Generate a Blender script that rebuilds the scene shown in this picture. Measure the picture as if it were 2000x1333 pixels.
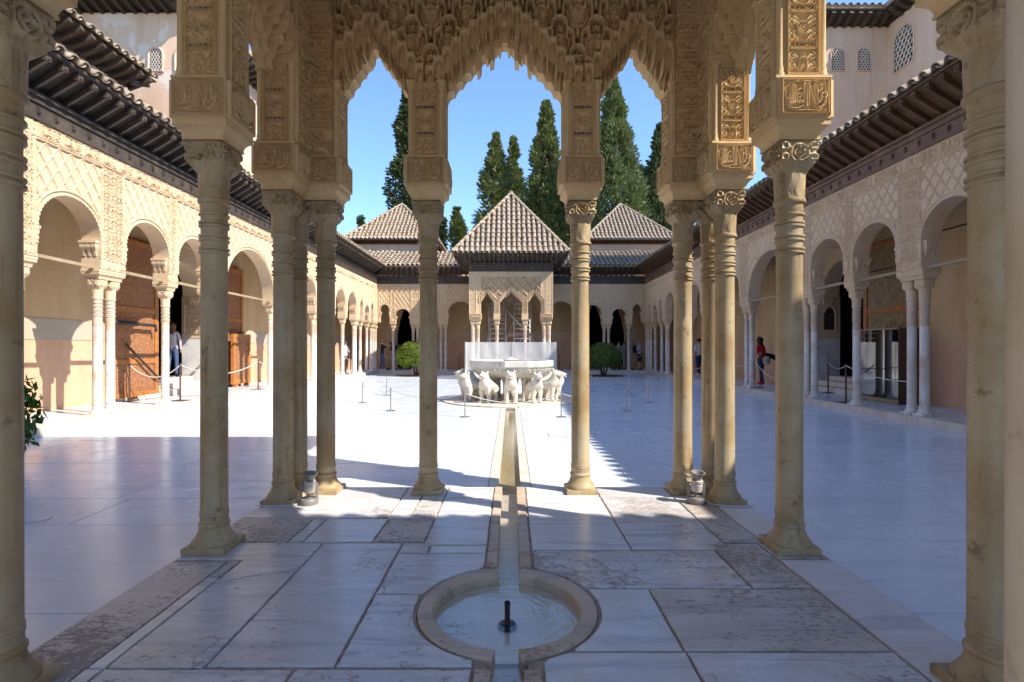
import bpy, math, random
import numpy as np
from mathutils import Vector, Matrix, Euler

random.seed(11)
rng = np.random.default_rng(11)
for _o in list(bpy.data.objects):
    bpy.data.objects.remove(_o)
scene = bpy.context.scene
COL = scene.collection
PI = math.pi

# ------------------------------------------------------------------ camera, sky, sun, exposure
cam_d = bpy.data.cameras.new("camera")
cam = bpy.data.objects.new("camera", cam_d)
COL.objects.link(cam)
cam.location = (0, 0, 1.45)
cam.rotation_euler = (PI / 2, 0, 0)
cam_d.sensor_width = 36
cam_d.lens = 18.0
cam_d.shift_x = 0.001
cam_d.shift_y = 0.0068
cam_d.clip_start = 0.05
cam_d.clip_end = 2000
scene.camera = cam

SUN_TO = Vector((0.945, -0.45, 1.0)).normalized()
world = bpy.data.worlds.new("World")
scene.world = world
world.use_nodes = True
wn = world.node_tree.nodes
wl = world.node_tree.links
bg = wn["Background"]
sky = wn.new("ShaderNodeTexSky")
sky.sky_type = 'NISHITA'
sky.sun_disc = False
sky.sun_elevation = math.asin(SUN_TO.z)
sky.sun_rotation = math.atan2(SUN_TO.x, SUN_TO.y)
sky.altitude = 700
sky.air_density = 1.0
sky.dust_density = 0.3
sky.ozone_density = 6.0
wl.new(sky.outputs[0], bg.inputs[0])
bg.inputs[1].default_value = 0.089

sun_d = bpy.data.lights.new("sun", 'SUN')
sun_d.energy = 2.2
sun_d.angle = math.radians(0.5)
sun_d.color = (1.0, 0.93, 0.82)
sun = bpy.data.objects.new("sun", sun_d)
COL.objects.link(sun)
sun.location = (20, -10, 30)
sun.rotation_euler = SUN_TO.to_track_quat('Z', 'Y').to_euler()

scene.view_settings.view_transform = 'Standard'
scene.view_settings.look = 'None'
scene.view_settings.exposure = 2.02
scene.view_settings.gamma = 1.0
scene.view_settings.use_curve_mapping = False
scene.cycles.max_bounces = 9
scene.cycles.diffuse_bounces = 6
scene.cycles.glossy_bounces = 3
scene.cycles.transparent_max_bounces = 10
scene.cycles.sample_clamp_indirect = 8
scene.cycles.use_adaptive_sampling = False
scene.cycles.caustics_reflective = False
scene.cycles.caustics_refractive = False
try:
    scene.cycles.use_denoising = True
    scene.cycles.denoiser = 'OPENIMAGEDENOISE'
except Exception:
    pass

# ------------------------------------------------------------------ mesh helpers
WLOC = {}

class MB:
    """collects geometry for ONE mesh object"""
    def __init__(s):
        s.v = []; s.f = []; s.m = []; s.n = 0
    def add(s, verts, faces, mi=0):
        b = s.n
        s.v.extend([tuple(map(float, p)) for p in verts])
        s.n += len(verts)
        for f in faces:
            s.f.append([i + b for i in f]); s.m.append(mi)
        return s
    def box(s, x0, x1, y0, y1, z0, z1, mi=0):
        v = [(x0, y0, z0), (x1, y0, z0), (x1, y1, z0), (x0, y1, z0), (x0, y0, z1), (x1, y0, z1), (x1, y1, z1), (x0, y1, z1)]
        return s.add(v, [(0, 3, 2, 1), (4, 5, 6, 7), (0, 1, 5, 4), (1, 2, 6, 5), (2, 3, 7, 6), (3, 0, 4, 7)], mi)
    def bar(s, p, q, w, h, mi=0, up=(0, 0, 1)):
        p = Vector(p); q = Vector(q); d = (q - p).normalized()
        upv = Vector(up)
        if abs(d.dot(upv)) > .98: upv = Vector((1, 0, 0))
        r = d.cross(upv).normalized(); u = r.cross(d)
        v = []
        for c in (p, q):
            for a, b in ((-1, -1), (1, -1), (1, 1), (-1, 1)):
                v.append(c + r * (a * w / 2) + u * (b * h / 2))
        return s.add(v, [(0, 3, 2, 1), (4, 5, 6, 7), (0, 1, 5, 4), (1, 2, 6, 5), (2, 3, 7, 6), (3, 0, 4, 7)], mi)
    def lathe(s, prof, n=24, c=(0, 0, 0), mi=0, cap=True, a0=0.0):
        v = []; f = []
        for r, z in prof:
            for k in range(n):
                a = a0 + 2 * PI * k / n
                v.append((c[0] + r * math.cos(a), c[1] + r * math.sin(a), c[2] + z))
        for i in range(len(prof) - 1):
            for k in range(n):
                k2 = (k + 1) % n
                f.append((i * n + k, i * n + k2, (i + 1) * n + k2, (i + 1) * n + k))
        if cap:
            f.append(tuple(range(n - 1, -1, -1)))
            f.append(tuple(range((len(prof) - 1) * n, len(prof) * n)))
        return s.add(v, f, mi)
    def tube(s, pts, r, n=8, mi=0, cap=True):
        pts = [Vector(p) for p in pts]
        rs = r if isinstance(r, (list, tuple)) else [r] * len(pts)
        v = []; f = []
        ref = Vector((0.13, 0.27, 0.95))
        for i, p in enumerate(pts):
            d = (pts[min(i + 1, len(pts) - 1)] - pts[max(i - 1, 0)]).normalized()
            rr = ref if abs(d.dot(ref)) < .95 else Vector((1, 0, 0))
            a = d.cross(rr).normalized(); b = d.cross(a)
            for k in range(n):
                t = 2 * PI * k / n
                v.append(p + (a * math.cos(t) + b * math.sin(t)) * rs[i])
        for i in range(len(pts) - 1):
            for k in range(n):
                k2 = (k + 1) % n
                f.append((i * n + k, i * n + k2, (i + 1) * n + k2, (i + 1) * n + k))
        if cap:
            f.append(tuple(range(n - 1, -1, -1)))
            f.append(tuple(range((len(pts) - 1) * n, len(pts) * n)))
        return s.add(v, f, mi)
    def grid(s, P, mi=0, flip=False):
        P = np.asarray(P); n, m = P.shape[:2]
        idx = np.arange(n * m).reshape(n, m)
        q = np.stack([idx[:-1, :-1], idx[1:, :-1], idx[1:, 1:], idx[:-1, 1:]], -1).reshape(-1, 4)
        if flip: q = q[:, ::-1]
        b = s.n
        s.v.extend(map(tuple, P.reshape(-1, 3).tolist())); s.n += n * m
        s.f.extend((q + b).tolist()); s.m.extend([mi] * len(q))
        return s
    def prism(s, pts, z0, z1, mi=0, bev=0.0):
        """pts: ccw list of (x,y)"""
        n = len(pts)
        rings = [[(x, y, z0) for x, y in pts]]
        if bev:
            cx = sum(p[0] for p in pts) / n; cy = sum(p[1] for p in pts) / n
            rings.append([(x, y, z1 - bev) for x, y in pts])
            top = []
            for x, y in pts:
                dx, dy = cx - x, cy - y; L = math.hypot(dx, dy) or 1
                top.append((x + dx / L * bev, y + dy / L * bev, z1))
            rings.append(top)
        else:
            rings.append([(x, y, z1) for x, y in pts])
        v = [p for r in rings for p in r]; f = []
        for i in range(len(rings) - 1):
            for k in range(n):
                k2 = (k + 1) % n
                f.append((i * n + k, i * n + k2, (i + 1) * n + k2, (i + 1) * n + k))
        f.append(tuple(range((len(rings) - 1) * n, len(rings) * n)))
        f.append(tuple(range(n - 1, -1, -1)))
        return s.add(v, f, mi)
    def mesh(s, name, mats, smooth=False, angle=None):
        me = bpy.data.meshes.new(name)
        me.from_pydata(s.v, [], s.f)
        if not isinstance(mats, (list, tuple)): mats = [mats]
        for m in mats: me.materials.append(m)
        if len(mats) > 1: me.polygons.foreach_set("material_index", s.m)
        if smooth:
            me.polygons.foreach_set("use_smooth", [True] * len(me.polygons))
            if angle is not None:
                me.set_sharp_from_angle(angle=math.radians(angle))
        me.update()
        return me

def obj(name, me, parent=None, loc=(0, 0, 0), rot=(0, 0, 0), scl=(1, 1, 1), local=False, **kw):
    """link a mesh as an object; loc is in world space unless local"""
    o = bpy.data.objects.new(name, me)
    COL.objects.link(o)
    L = Vector(loc)
    if parent is not None:
        o.parent = parent
        if not local: L = L - WLOC.get(parent.name, Vector((0, 0, 0)))
    o.location = L; o.rotation_euler = rot; o.scale = scl
    WLOC[o.name] = Vector(loc) if not local else (WLOC.get(parent.name, Vector((0, 0, 0))) + L if parent else L)
    for k, v in kw.items(): o[k] = v
    return o

def thing(name, label, cat, loc=(0, 0, 0), rotz=0.0, group=None):
    o = bpy.data.objects.new(name, None)
    COL.objects.link(o)
    o.empty_display_size = .2
    o.location = loc; o.rotation_euler = (0, 0, rotz)
    o['label'] = label; o['category'] = cat
    if group: o['group'] = group
    WLOC[o.name] = Vector(loc)
    return o

def tag(o, label, cat, group=None):
    o['label'] = label; o['category'] = cat
    if group: o['group'] = group
    return o

def structure(name, me=None, loc=(0, 0, 0)):
    o = bpy.data.objects.new(name, me)
    COL.objects.link(o)
    o.location = loc; o['kind'] = 'structure'
    WLOC[o.name] = Vector(loc)
    return o

def dup(o, loc, rotz=None, label=None, parent=None):
    c = o.copy(); COL.objects.link(c)
    c.location = loc
    if rotz is not None: c.rotation_euler = (0, 0, rotz)
    if label: c['label'] = label
    if parent is not None: c.parent = parent
    for ch in list(o.children):
        k = ch.copy(); COL.objects.link(k); k.parent = c
        for g in list(ch.children):
            q = g.copy(); COL.objects.link(q); q.parent = k
    return c

# ------------------------------------------------------------------ materials
class NT:
    def __init__(s, name):
        s.m = bpy.data.materials.new(name); s.m.use_nodes = True
        s.t = s.m.node_tree; s.N = s.t.nodes; s.L = s.t.links
        s.b = s.N["Principled BSDF"]; s.out = s.N["Material Output"]
        tc = s.N.new("ShaderNodeTexCoord"); s.co = tc.outputs["Object"]
    def n(s, t, **kw):
        d = s.N.new(t)
        for k, v in kw.items(): setattr(d, k, v)
        return d
    def lk(s, a, b): s.L.new(a, b); return s
    def world(s):
        g = s.n("ShaderNodeNewGeometry"); s.co = g.outputs["Position"]; return s
    def mapv(s, scale=(1, 1, 1), rot=(0, 0, 0)):
        d = s.n("ShaderNodeMapping"); d.inputs["Scale"].default_value = scale; d.inputs["Rotation"].default_value = rot
        s.lk(s.co, d.inputs["Vector"]); return d.outputs[0]
    def noise(s, scale, detail=4, rough=.55, vec=None, dist=0.0):
        d = s.n("ShaderNodeTexNoise"); d.inputs["Scale"].default_value = scale; d.inputs["Detail"].default_value = detail
        d.inputs["Roughness"].default_value = rough; d.inputs["Distortion"].default_value = dist
        s.lk(vec if vec is not None else s.co, d.inputs["Vector"]); return d.outputs["Fac"]
    def vor(s, scale, feat='F1', vec=None):
        d = s.n("ShaderNodeTexVoronoi", feature=feat); d.inputs["Scale"].default_value = scale
        s.lk(vec if vec is not None else s.co, d.inputs["Vector"]); return d
    def ramp(s, fac, stops, interp='LINEAR'):
        d = s.n("ShaderNodeValToRGB"); d.color_ramp.interpolation = interp
        e = d.color_ramp.elements
        while len(e) < len(stops): e.new(0.5)
        for i, (p, c) in enumerate(stops):
            e[i].position = p
            e[i].color = (c, c, c, 1) if isinstance(c, (int, float)) else (*c, 1)
        s.lk(fac, d.inputs[0]); return d.outputs[0]
    def mix(s, fac, a, b, mode='MIX'):
        d = s.n("ShaderNodeMix", data_type='RGBA', blend_type=mode)
        for sock, v in ((d.inputs[0], fac), (d.inputs[6], a), (d.inputs[7], b)):
            if isinstance(v, (int, float)): sock.default_value = v
            elif isinstance(v, tuple): sock.default_value = (*v, 1)
            else: s.lk(v, sock)
        return d.outputs[2]
    def math(s, op, a, b=0.0):
        d = s.n("ShaderNodeMath", operation=op)
        for sock, v in ((d.inputs[0], a), (d.inputs[1], b)):
            if isinstance(v, (int, float)): sock.default_value = v
            else: s.lk(v, sock)
        return d.outputs[0]
    def rand(s):
        return s.n("ShaderNodeObjectInfo").outputs["Random"]
    def bump(s, h, strength=.4, dist=.02, normal=None):
        d = s.n("ShaderNodeBump"); d.inputs["Strength"].default_value = strength; d.inputs["Distance"].default_value = dist
        s.lk(h, d.inputs["Height"])
        if normal is not None: s.lk(normal, d.inputs["Normal"])
        s.lk(d.outputs[0], s.b.inputs["Normal"]); return d.outputs[0]
    def col(s, c):
        if isinstance(c, tuple): s.b.inputs["Base Color"].default_value = (*c, 1)
        else: s.lk(c, s.b.inputs["Base Color"])
        return s
    def rough(s, r, spec=None):
        if isinstance(r, (int, float)): s.b.inputs["Roughness"].default_value = r
        else: s.lk(r, s.b.inputs["Roughness"])
        if spec is not None: s.b.inputs["Specular IOR Level"].default_value = spec
        return s

def simple(name, c, r=.6, spec=.4, metal=0.0, var=0.0):
    t = NT(name)
    if var:
        t.col(t.mix(t.ramp(t.noise(9, 5), [(.3, 0.), (.7, 1.)]), tuple(x * (1 - var) for x in c), tuple(min(1, x * (1 + var)) for x in c)))
    else: t.col(c)
    t.rough(r, spec); t.b.inputs["Metallic"].default_value = metal
    return t.m

def m_plaster(name, c1, c2, c3, bumpy=.5, fine=60):
    """carved stucco: warm, blotchy"""
    t = NT(name).world()
    a = t.noise(1.1, 5, .6); b = t.noise(7, 6, .65)
    c = t.mix(t.ramp(a, [(.35, 0.), (.68, 1.)]), c1, c2)
    c = t.mix(t.ramp(b, [(.45, 0.), (.75, .7)]), c, c3)
    sp = t.noise(90, 2, .5)
    c = t.mix(t.ramp(sp, [(.66, 0.), (.74, .45)]), c, tuple(x * .55 for x in c1))
    t.col(c).rough(.85, .15)
    t.bump(t.mix(.5, t.noise(fine, 3, .6), t.noise(fine * 3, 2)), bumpy, .008)
    return t.m

M = {}
M['stucco'] = m_plaster('golden_stucco', (.64, .465, .25), (.70, .535, .32), (.56, .39, .19))
M['stucco_pale'] = m_plaster('pale_stucco', (.58, .425, .27), (.64, .495, .34), (.53, .375, .222), .6, 45)
M['stucco_far'] = m_plaster('far_stucco', (.56, .41, .25), (.62, .48, .31), (.48, .33, .19), .6, 30)

def m_column(name, base, light, stain, dark, patch):
    t = NT(name)
    r = t.rand()
    # offset by object so that columns differ
    vm = t.n("ShaderNodeVectorMath", operation='ADD'); t.lk(t.co, vm.inputs[0])
    cmb = t.n("ShaderNodeCombineXYZ"); k = t.math('MULTIPLY', r, 37.0)
    t.lk(k, cmb.inputs[0]); t.lk(k, cmb.inputs[1]); t.lk(k, cmb.inputs[2]); t.lk(cmb.outputs[0], vm.inputs[1])
    t.co = vm.outputs[0]
    st = t.mapv((9, 9, .9))
    n1 = t.noise(1.0, 6, .6, st); n2 = t.noise(3.2, 6, .6); n3 = t.noise(14, 5, .6)
    c = t.mix(t.ramp(n1, [(.3, 0.), (.7, 1.)]), base, light)
    c = t.mix(t.ramp(n2, [(.5 - patch * .2, 0.), (.72 - patch * .2, .8)]), c, stain)
    st2 = t.mapv((16, 16, .7))
    c = t.mix(t.ramp(t.noise(1.0, 4, .7, st2), [(.57, 0.), (.74, .75)]), c, dark)
    c = t.mix(t.ramp(n3, [(.60, 0.), (.68, .65)]), c, dark)
    st3 = t.mapv((5, 5, .35)); c = t.mix(t.ramp(t.noise(1.0, 6, .6, st3), [(.48, 0.), (.66, .7)]), c, tuple(x * .62 + .03 for x in base))
    c = t.mix(t.ramp(t.noise(1.7, 5, .6), [(.52, 0.), (.66, .6)]), c, (light[0] * .92, light[1] * .96, light[2] * 1.08))
    t.col(c).rough(.5, .35)
    t.bump(t.mix(.5, n3, t.noise(50, 4, .7)), .35, .006)
    return t.m
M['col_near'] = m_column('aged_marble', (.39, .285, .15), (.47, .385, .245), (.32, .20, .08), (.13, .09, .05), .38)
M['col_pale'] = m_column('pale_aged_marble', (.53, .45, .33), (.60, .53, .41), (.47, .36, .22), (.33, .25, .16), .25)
M['col_gal'] = m_column('white_marble_shaft', (.66, .60, .53), (.74, .70, .65), (.52, .34, .20), (.42, .29, .19), .15)
M['col_gal_brown'] = m_column('browned_marble_collar', (.58, .46, .34), (.66, .54, .42), (.48, .33, .22), (.40, .28, .19), .25)

def m_court():
    t = NT('court_marble').world()
    r = t.rand()
    st = t.mapv((.45, 2.6, 1)); st2 = t.mapv((.9, 7, 1))
    v = t.noise(1.2, 6, .55, st, .5); v2 = t.noise(1.5, 5, .55, st2, .4)
    c = t.mix(t.ramp(v, [(.30, 0.), (.50, 1.)]), (.58, .63, .70), (.70, .75, .81))
    c = t.mix(t.ramp(v2, [(.30, .7), (.44, 0.)]), c, (.47, .52, .59))
    c = t.mix(t.ramp(r, [(0., 0.), (1., .75)]), c, (.60, .64, .69))
    t.col(c)
    t.rough(t.ramp(t.noise(3, 5, .6), [(.3, .16), (.7, .30)]), .55)
    t.bump(t.noise(2.3, 3, .5), .05, .004)
    return t.m
M['court'] = m_court()

def m_worn(name, light, mid, pit, amt, rough0=.3):
    """worn marble flag: pitted brown patches, bluish veins"""
    t = NT(name).world()
    r = t.rand()
    vm = t.n("ShaderNodeVectorMath", operation='ADD'); t.lk(t.co, vm.inputs[0])
    cmb = t.n("ShaderNodeCombineXYZ"); t.lk(t.math('MULTIPLY', r, 53.0), cmb.inputs[0]); t.lk(t.math('MULTIPLY', r, 31.0), cmb.inputs[1]); t.lk(cmb.outputs[0], vm.inputs[1])
    t.co = vm.outputs[0]
    big = t.noise(1.1, 5, .55); st = t.mapv((1.2, 5.5, 1), (0, 0, .6))
    vein = t.noise(1.7, 7, .62, st, 1.4)
    c = t.mix(t.ramp(vein, [(.35, 0.), (.66, 1.)]), mid, light)
    c = t.mix(t.ramp(t.noise(2.4, 5, .6), [(.45, 0.), (.72, .6)]), c, (mid[0] * .95, mid[1] * .86, mid[2] * .72))
    stp = t.mapv((1.0, 1.8, 1), (0, 0, .35))
    sv = t.mapv((.8, 9, 1), (0, 0, .62)); vv = t.noise(1.3, 4, .5, sv, .6)
    c = t.mix(t.ramp(vv, [(.56, 0.), (.66, .65), (.74, .1)]), c, (mid[0] * .62, mid[1] * .66, mid[2] * .74))
    wv = t.n('ShaderNodeVectorMath', operation='MULTIPLY_ADD'); wn3 = t.n('ShaderNodeTexNoise'); wn3.inputs['Scale'].default_value = 3.5; wn3.inputs['Detail'].default_value = 5; t.lk(t.co, wn3.inputs[0]); t.lk(wn3.outputs['Color'], wv.inputs[0]); wv.inputs[1].default_value = (.35, .35, .35); t.lk(stp, wv.inputs[2])
    cr = t.vor(.6, 'DISTANCE_TO_EDGE', wv.outputs[0])
    cm = t.math('MULTIPLY', t.ramp(cr.outputs['Distance'], [(0., .8), (.006, 0.)]), t.ramp(t.noise(.9, 2, .5), [(.52, 0.), (.58, 1.)]))
    c = t.mix(cm, c, pit)
    pits = t.noise(30, 7, .72, stp)
    mask = t.ramp(big, [(.42, 0.), (.68, 1.)])
    p = t.math('ADD', t.math('MULTIPLY', mask, .20 * amt + .05), pits)
    pm = t.ramp(p, [(.685 - .05 * amt, 0.), (.735 - .05 * amt, 1.)])
    c = t.mix(t.math('MULTIPLY', pm, .8), c, pit)
    t.col(c)
    t.rough(t.ramp(pm, [(0., rough0), (1., .8)]), .5)
    h = t.math('SUBTRACT', t.math('MULTIPLY', t.noise(4, 4, .5), .25), pm)
    t.bump(h, .55, .004)
    return t.m
M['flag'] = m_worn('worn_marble_flag', (.70, .68, .66), (.53, .52, .53), (.30, .235, .19), .7, .26)
M['flag_rough'] = m_worn('pitted_marble_flag', (.60, .555, .51), (.48, .44, .40), (.31, .235, .185), .95, .38)
M['flag_clean'] = m_worn('smooth_white_marble_flag', (.70, .69, .68), (.60, .60, .61), (.38, .32, .27), .15, .24)
M['curb'] = m_worn('worn_ochre_curb', (.58, .47, .36), (.49, .385, .285), (.34, .245, .17), .7, .5)
M['mortar'] = simple('brown_mortar', (.40, .315, .245), .9, .1, var=.25)
M['bed'] = simple('grey_joint_bed', (.26, .24, .22), .9, .1, var=.2)
M['kerb'] = m_worn('pale_kerb_stone', (.66, .60, .52), (.56, .50, .43), (.40, .32, .25), .5, .5)

def m_wood(name, c1, c2, r=.6):
    t = NT(name).world()
    st = t.mapv((30, 3, 30)); n = t.noise(1.0, 5, .6, st); n2 = t.noise(2.2, 4, .6)
    c = t.mix(n, c1, c2); c = t.mix(t.ramp(n2, [(.5, 0.), (.75, .6)]), c, tuple(x * 1.7 for x in c2))
    t.col(c).rough(r, .25); t.bump(t.noise(22, 5, .6), .5, .01)
    return t.m
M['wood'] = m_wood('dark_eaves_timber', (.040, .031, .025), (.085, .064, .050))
M['soffit'] = m_wood('shade_black_soffit', (.014, .011, .009), (.03, .022, .017))  # near-black boards: shade between the left rafters put into the colour
M['rafter'] = m_wood('weathered_rafter', (.060, .045, .034), (.12, .092, .07))
M['basin_st'] = m_worn('pale_basin_stone', (.70, .66, .60), (.60, .56, .52), (.46, .33, .22), .5, .35)
M['channel_st'] = m_worn('ochre_stained_channel_stone', (.62, .51, .33), (.52, .40, .23), (.36, .24, .11), .7, .35)
M['wood_red'] = m_wood('reddish_eaves_timber', (.075, .040, .022), (.14, .08, .042))
M['wood_red2'] = m_wood('red_brown_beam', (.11, .060, .036), (.19, .115, .07))

def m_tile(name, bright=1.0):
    t = NT(name).world()
    r = t.rand()
    c = t.ramp(r, [(0., (.38 * bright, .27 * bright, .18 * bright)), (.25, (.45 * bright, .33 * bright, .22 * bright)), (.5, (.44 * bright, .345 * bright, .26 * bright)), (.75, (.50 * bright, .40 * bright, .28 * bright)), (1., (.33 * bright, .265 * bright, .20 * bright))])
    c = t.mix(t.ramp(t.noise(2.2, 5, .65), [(.35, 0.), (.65, .6)]), c, (.27 * bright, .215 * bright, .165 * bright))
    c = t.mix(t.ramp(t.noise(13, 5, .65), [(.5, 0.), (.7, .7)]), c, (.58 * bright, .50 * bright, .40 * bright))
    c = t.mix(t.ramp(t.noise(4.7, 4, .6), [(.60, 0.), (.72, .8)]), c, (.42 * bright, .27 * bright, .17 * bright))
    t.col(c).rough(.85, .15); t.bump(t.noise(40, 4), .4, .01)
    return t.m
M['tile'] = m_tile('clay_roof_tile', .86)
M['tile_bed'] = simple('roof_bed_mortar', (.16, .13, .10), .95, .1, var=.3)

def m_wall(name, c1, c2, c3=None, sc=.7):
    t = NT(name).world()
    st = t.mapv((1.6, 1.6, .5))
    a = t.noise(sc * 2, 6, .6, st); b = t.noise(12, 5, .6)
    c = t.mix(t.ramp(a, [(.35, 0.), (.66, 1.)]), c1, c2)
    c = t.mix(t.ramp(b, [(.5, 0.), (.8, .35)]), c, tuple(x * .8 for x in c1))
    dr = t.mapv((2.2, 2.2, .22)); c = t.mix(t.ramp(t.noise(1.3, 6, .65, dr), [(.54, 0.), (.70, .55)]), c, tuple(x * .74 for x in c1))
    if c3:
        e = t.noise(1.3, 7, .68)
        c = t.mix(t.ramp(e, [(.53, 0.), (.57, .85)]), c, c3)
    t.col(c).rough(.9, .12); t.bump(t.noise(25, 5, .6), .25, .01)
    return t.m
M['wall_ochre'] = m_wall('ochre_render', (.53, .355, .18), (.60, .43, .245))
M['wall_dado'] = m_wall('salmon_dado', (.56, .335, .21), (.63, .405, .265))
M['wall_pink'] = m_wall('pink_render', (.60, .42, .30), (.66, .48, .36))
M['wall_peel'] = m_wall('peeling_pink_render', (.62, .43, .30), (.66, .48, .35), (.69, .58, .49))
M['wall_grey'] = m_wall('grey_render', (.40, .34, .26), (.46, .39, .30))
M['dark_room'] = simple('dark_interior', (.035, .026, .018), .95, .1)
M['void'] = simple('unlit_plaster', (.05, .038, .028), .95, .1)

def m_door():
    t = NT('carved_door_wood')
    d = t.vor(7, 'DISTANCE_TO_EDGE'); e = t.vor(14, 'F1')
    h = t.ramp(d.outputs["Distance"], [(0., 1.), (.09, 0.)])
    c = t.mix(t.noise(3, 5), (.21, .075, .03), (.30, .12, .05))
    c = t.mix(t.ramp(e.outputs["Distance"], [(.25, 0.), (.5, .5)]), c, (.40, .21, .11))
    t.col(c).rough(.6, .2); t.bump(t.math('ADD', h, t.math('MULTIPLY', e.outputs["Distance"], .6)), .7, .012)
    return t.m
M['door'] = m_door()
M['door_frame'] = simple('orange_door_stile', (.38, .155, .045), .5, .3, var=.2)
def m_goldpanel():
    t = NT('painted_leather_panel')
    e = t.vor(4.5, 'F1'); n = t.noise(5, 7, .65, dist=1.5)
    c = t.mix(t.ramp(n, [(.35, 0.), (.65, 1.)]), (.12, .075, .035), (.38, .26, .12))
    c = t.mix(t.ramp(e.outputs["Distance"], [(.2, .0), (.45, .4)]), c, (.24, .17, .09))
    t.col(c).rough(.5, .3); t.bump(n, .4, .01); return t.m
M['gold'] = m_goldpanel()
M['lion'] = m_worn('white_lion_marble', (.68, .64, .55), (.60, .55, .46), (.44, .34, .22), .4, .6)
M['basin'] = m_worn('grey_white_basin_marble', (.64, .62, .57), (.50, .49, .45), (.42, .37, .30), .3, .45)
M['plinth_st'] = m_worn('stained_plinth_marble', (.70, .66, .58), (.62, .56, .47), (.44, .34, .21), .7, .4)
M['steel'] = simple('brushed_steel', (.42, .41, .40), .38, .5, .85)
M['brown_metal'] = simple('brown_painted_metal', (.085, .045, .035), .5, .4)
M['rope'] = simple('white_rope', (.52, .50, .45), .8, .1)
M['rope_grey'] = simple('thin_grey_rope', (.48, .46, .43), .8, .1)
M['alu'] = simple('scaffold_aluminium', (.55, .54, .52), .45, .5, .5)
M['board'] = simple('pinkish_platform_board', (.34, .21, .18), .7, .2)
M['lamp_grey'] = simple('grey_lamp_metal', (.22, .20, .19), .5, .4, .2)
M['lamp_pale'] = simple('pale_lamp_band', (.42, .39, .36), .5, .4)
M['black'] = simple('black_metal', (.014, .014, .015), .35, .5)
M['cable'] = simple('white_cable', (.62, .60, .57), .6, .3)
M['yellow'] = simple('yellow_plastic', (.60, .36, .02), .5, .4)
M['iron'] = simple('dark_iron', (.035, .03, .028), .6, .3)
M['beam_white'] = m_wall('limewashed_tie_wood', (.30, .225, .135), (.37, .29, .19))
M['net'] = simple('lattice_plaster', (.60, .52, .45), .9, .1)

def m_water():
    t = NT('clear_water').world()
    N = t.N
    for k in (t.b,): N.remove(k)
    gl = t.n("ShaderNodeBsdfGlossy"); gl.inputs["Roughness"].default_value = .03
    tr = t.n("ShaderNodeBsdfTransparent"); tr.inputs[0].default_value = (.93, .93, .88, 1)
    fr = t.n("ShaderNodeFresnel"); fr.inputs[0].default_value = 1.5
    mx = t.n("ShaderNodeMixShader")
    w = t.n("ShaderNodeTexWave", wave_type='RINGS', rings_direction='Z'); w.inputs["Scale"].default_value = 6; w.inputs["Distortion"].default_value = 7; w.inputs["Detail"].default_value = 3; w.inputs["Detail Scale"].default_value = 2.0
    mp = t.n("ShaderNodeMapping"); mp.inputs["Location"].default_value = (.018, -2.58, 0)
    t.lk(t.co, mp.inputs[0]); t.lk(mp.outputs[0], w.inputs[0])
    b = t.n("ShaderNodeBump"); b.inputs["Strength"].default_value = .15; b.inputs["Distance"].default_value = .012
    h = t.math('ADD', t.math('MULTIPLY', w.outputs[1], .22), t.noise(11, 5, .65)); t.lk(h, b.inputs["Height"])
    for k in (gl, fr): t.lk(b.outputs[0], k.inputs["Normal"])
    f2 = t.math('MULTIPLY', fr.outputs[0], 1.6); f2 = t.math('MULTIPLY', f2, t.math('SUBTRACT', 1.0, t.n('ShaderNodeNewGeometry').outputs['Backfacing'])); f3 = t.math('MINIMUM', f2, .8)
    t.lk(f3, mx.inputs[0]); t.lk(tr.outputs[0], mx.inputs[1]); t.lk(gl.outputs[0], mx.inputs[2]); t.lk(mx.outputs[0], t.out.inputs[0])
    return t.m
M['water'] = m_water()

def m_glass(name, tint, refl, rough, opaque=0.0, col=(.8, .8, .8), vis=.5):
    t = NT(name); t.N.remove(t.b)
    tr = t.n("ShaderNodeBsdfTransparent"); tr.inputs[0].default_value = (*tint, 1)
    gl = t.n("ShaderNodeBsdfGlossy"); gl.inputs["Roughness"].default_value = rough
    m1 = t.n("ShaderNodeMixShader"); m1.inputs[0].default_value = refl
    t.lk(tr.outputs[0], m1.inputs[1]); t.lk(gl.outputs[0], m1.inputs[2]); last = m1.outputs[0]
    if opaque:
        df = t.n("ShaderNodeBsdfDiffuse"); df.inputs[0].default_value = (*col, 1)
        tl = t.n("ShaderNodeBsdfTranslucent"); tl.inputs[0].default_value = (*col, 1)
        m3 = t.n("ShaderNodeMixShader"); m3.inputs[0].default_value = .35; t.lk(df.outputs[0], m3.inputs[1]); t.lk(tl.outputs[0], m3.inputs[2])
        m2 = t.n("ShaderNodeMixShader"); m2.inputs[0].default_value = opaque
        t.lk(last, m2.inputs[1]); t.lk(m3.outputs[0], m2.inputs[2]); last = m2.outputs[0]
    t.lk(last, t.out.inputs[0]); return t.m
M['glass'] = m_glass('smoky_display_glass', (.42, .40, .36), .35, .02)
M['sheet'] = m_glass('translucent_white_sheet', (.95, .95, .95), .04, .2, .72, (.74, .74, .72))

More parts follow.
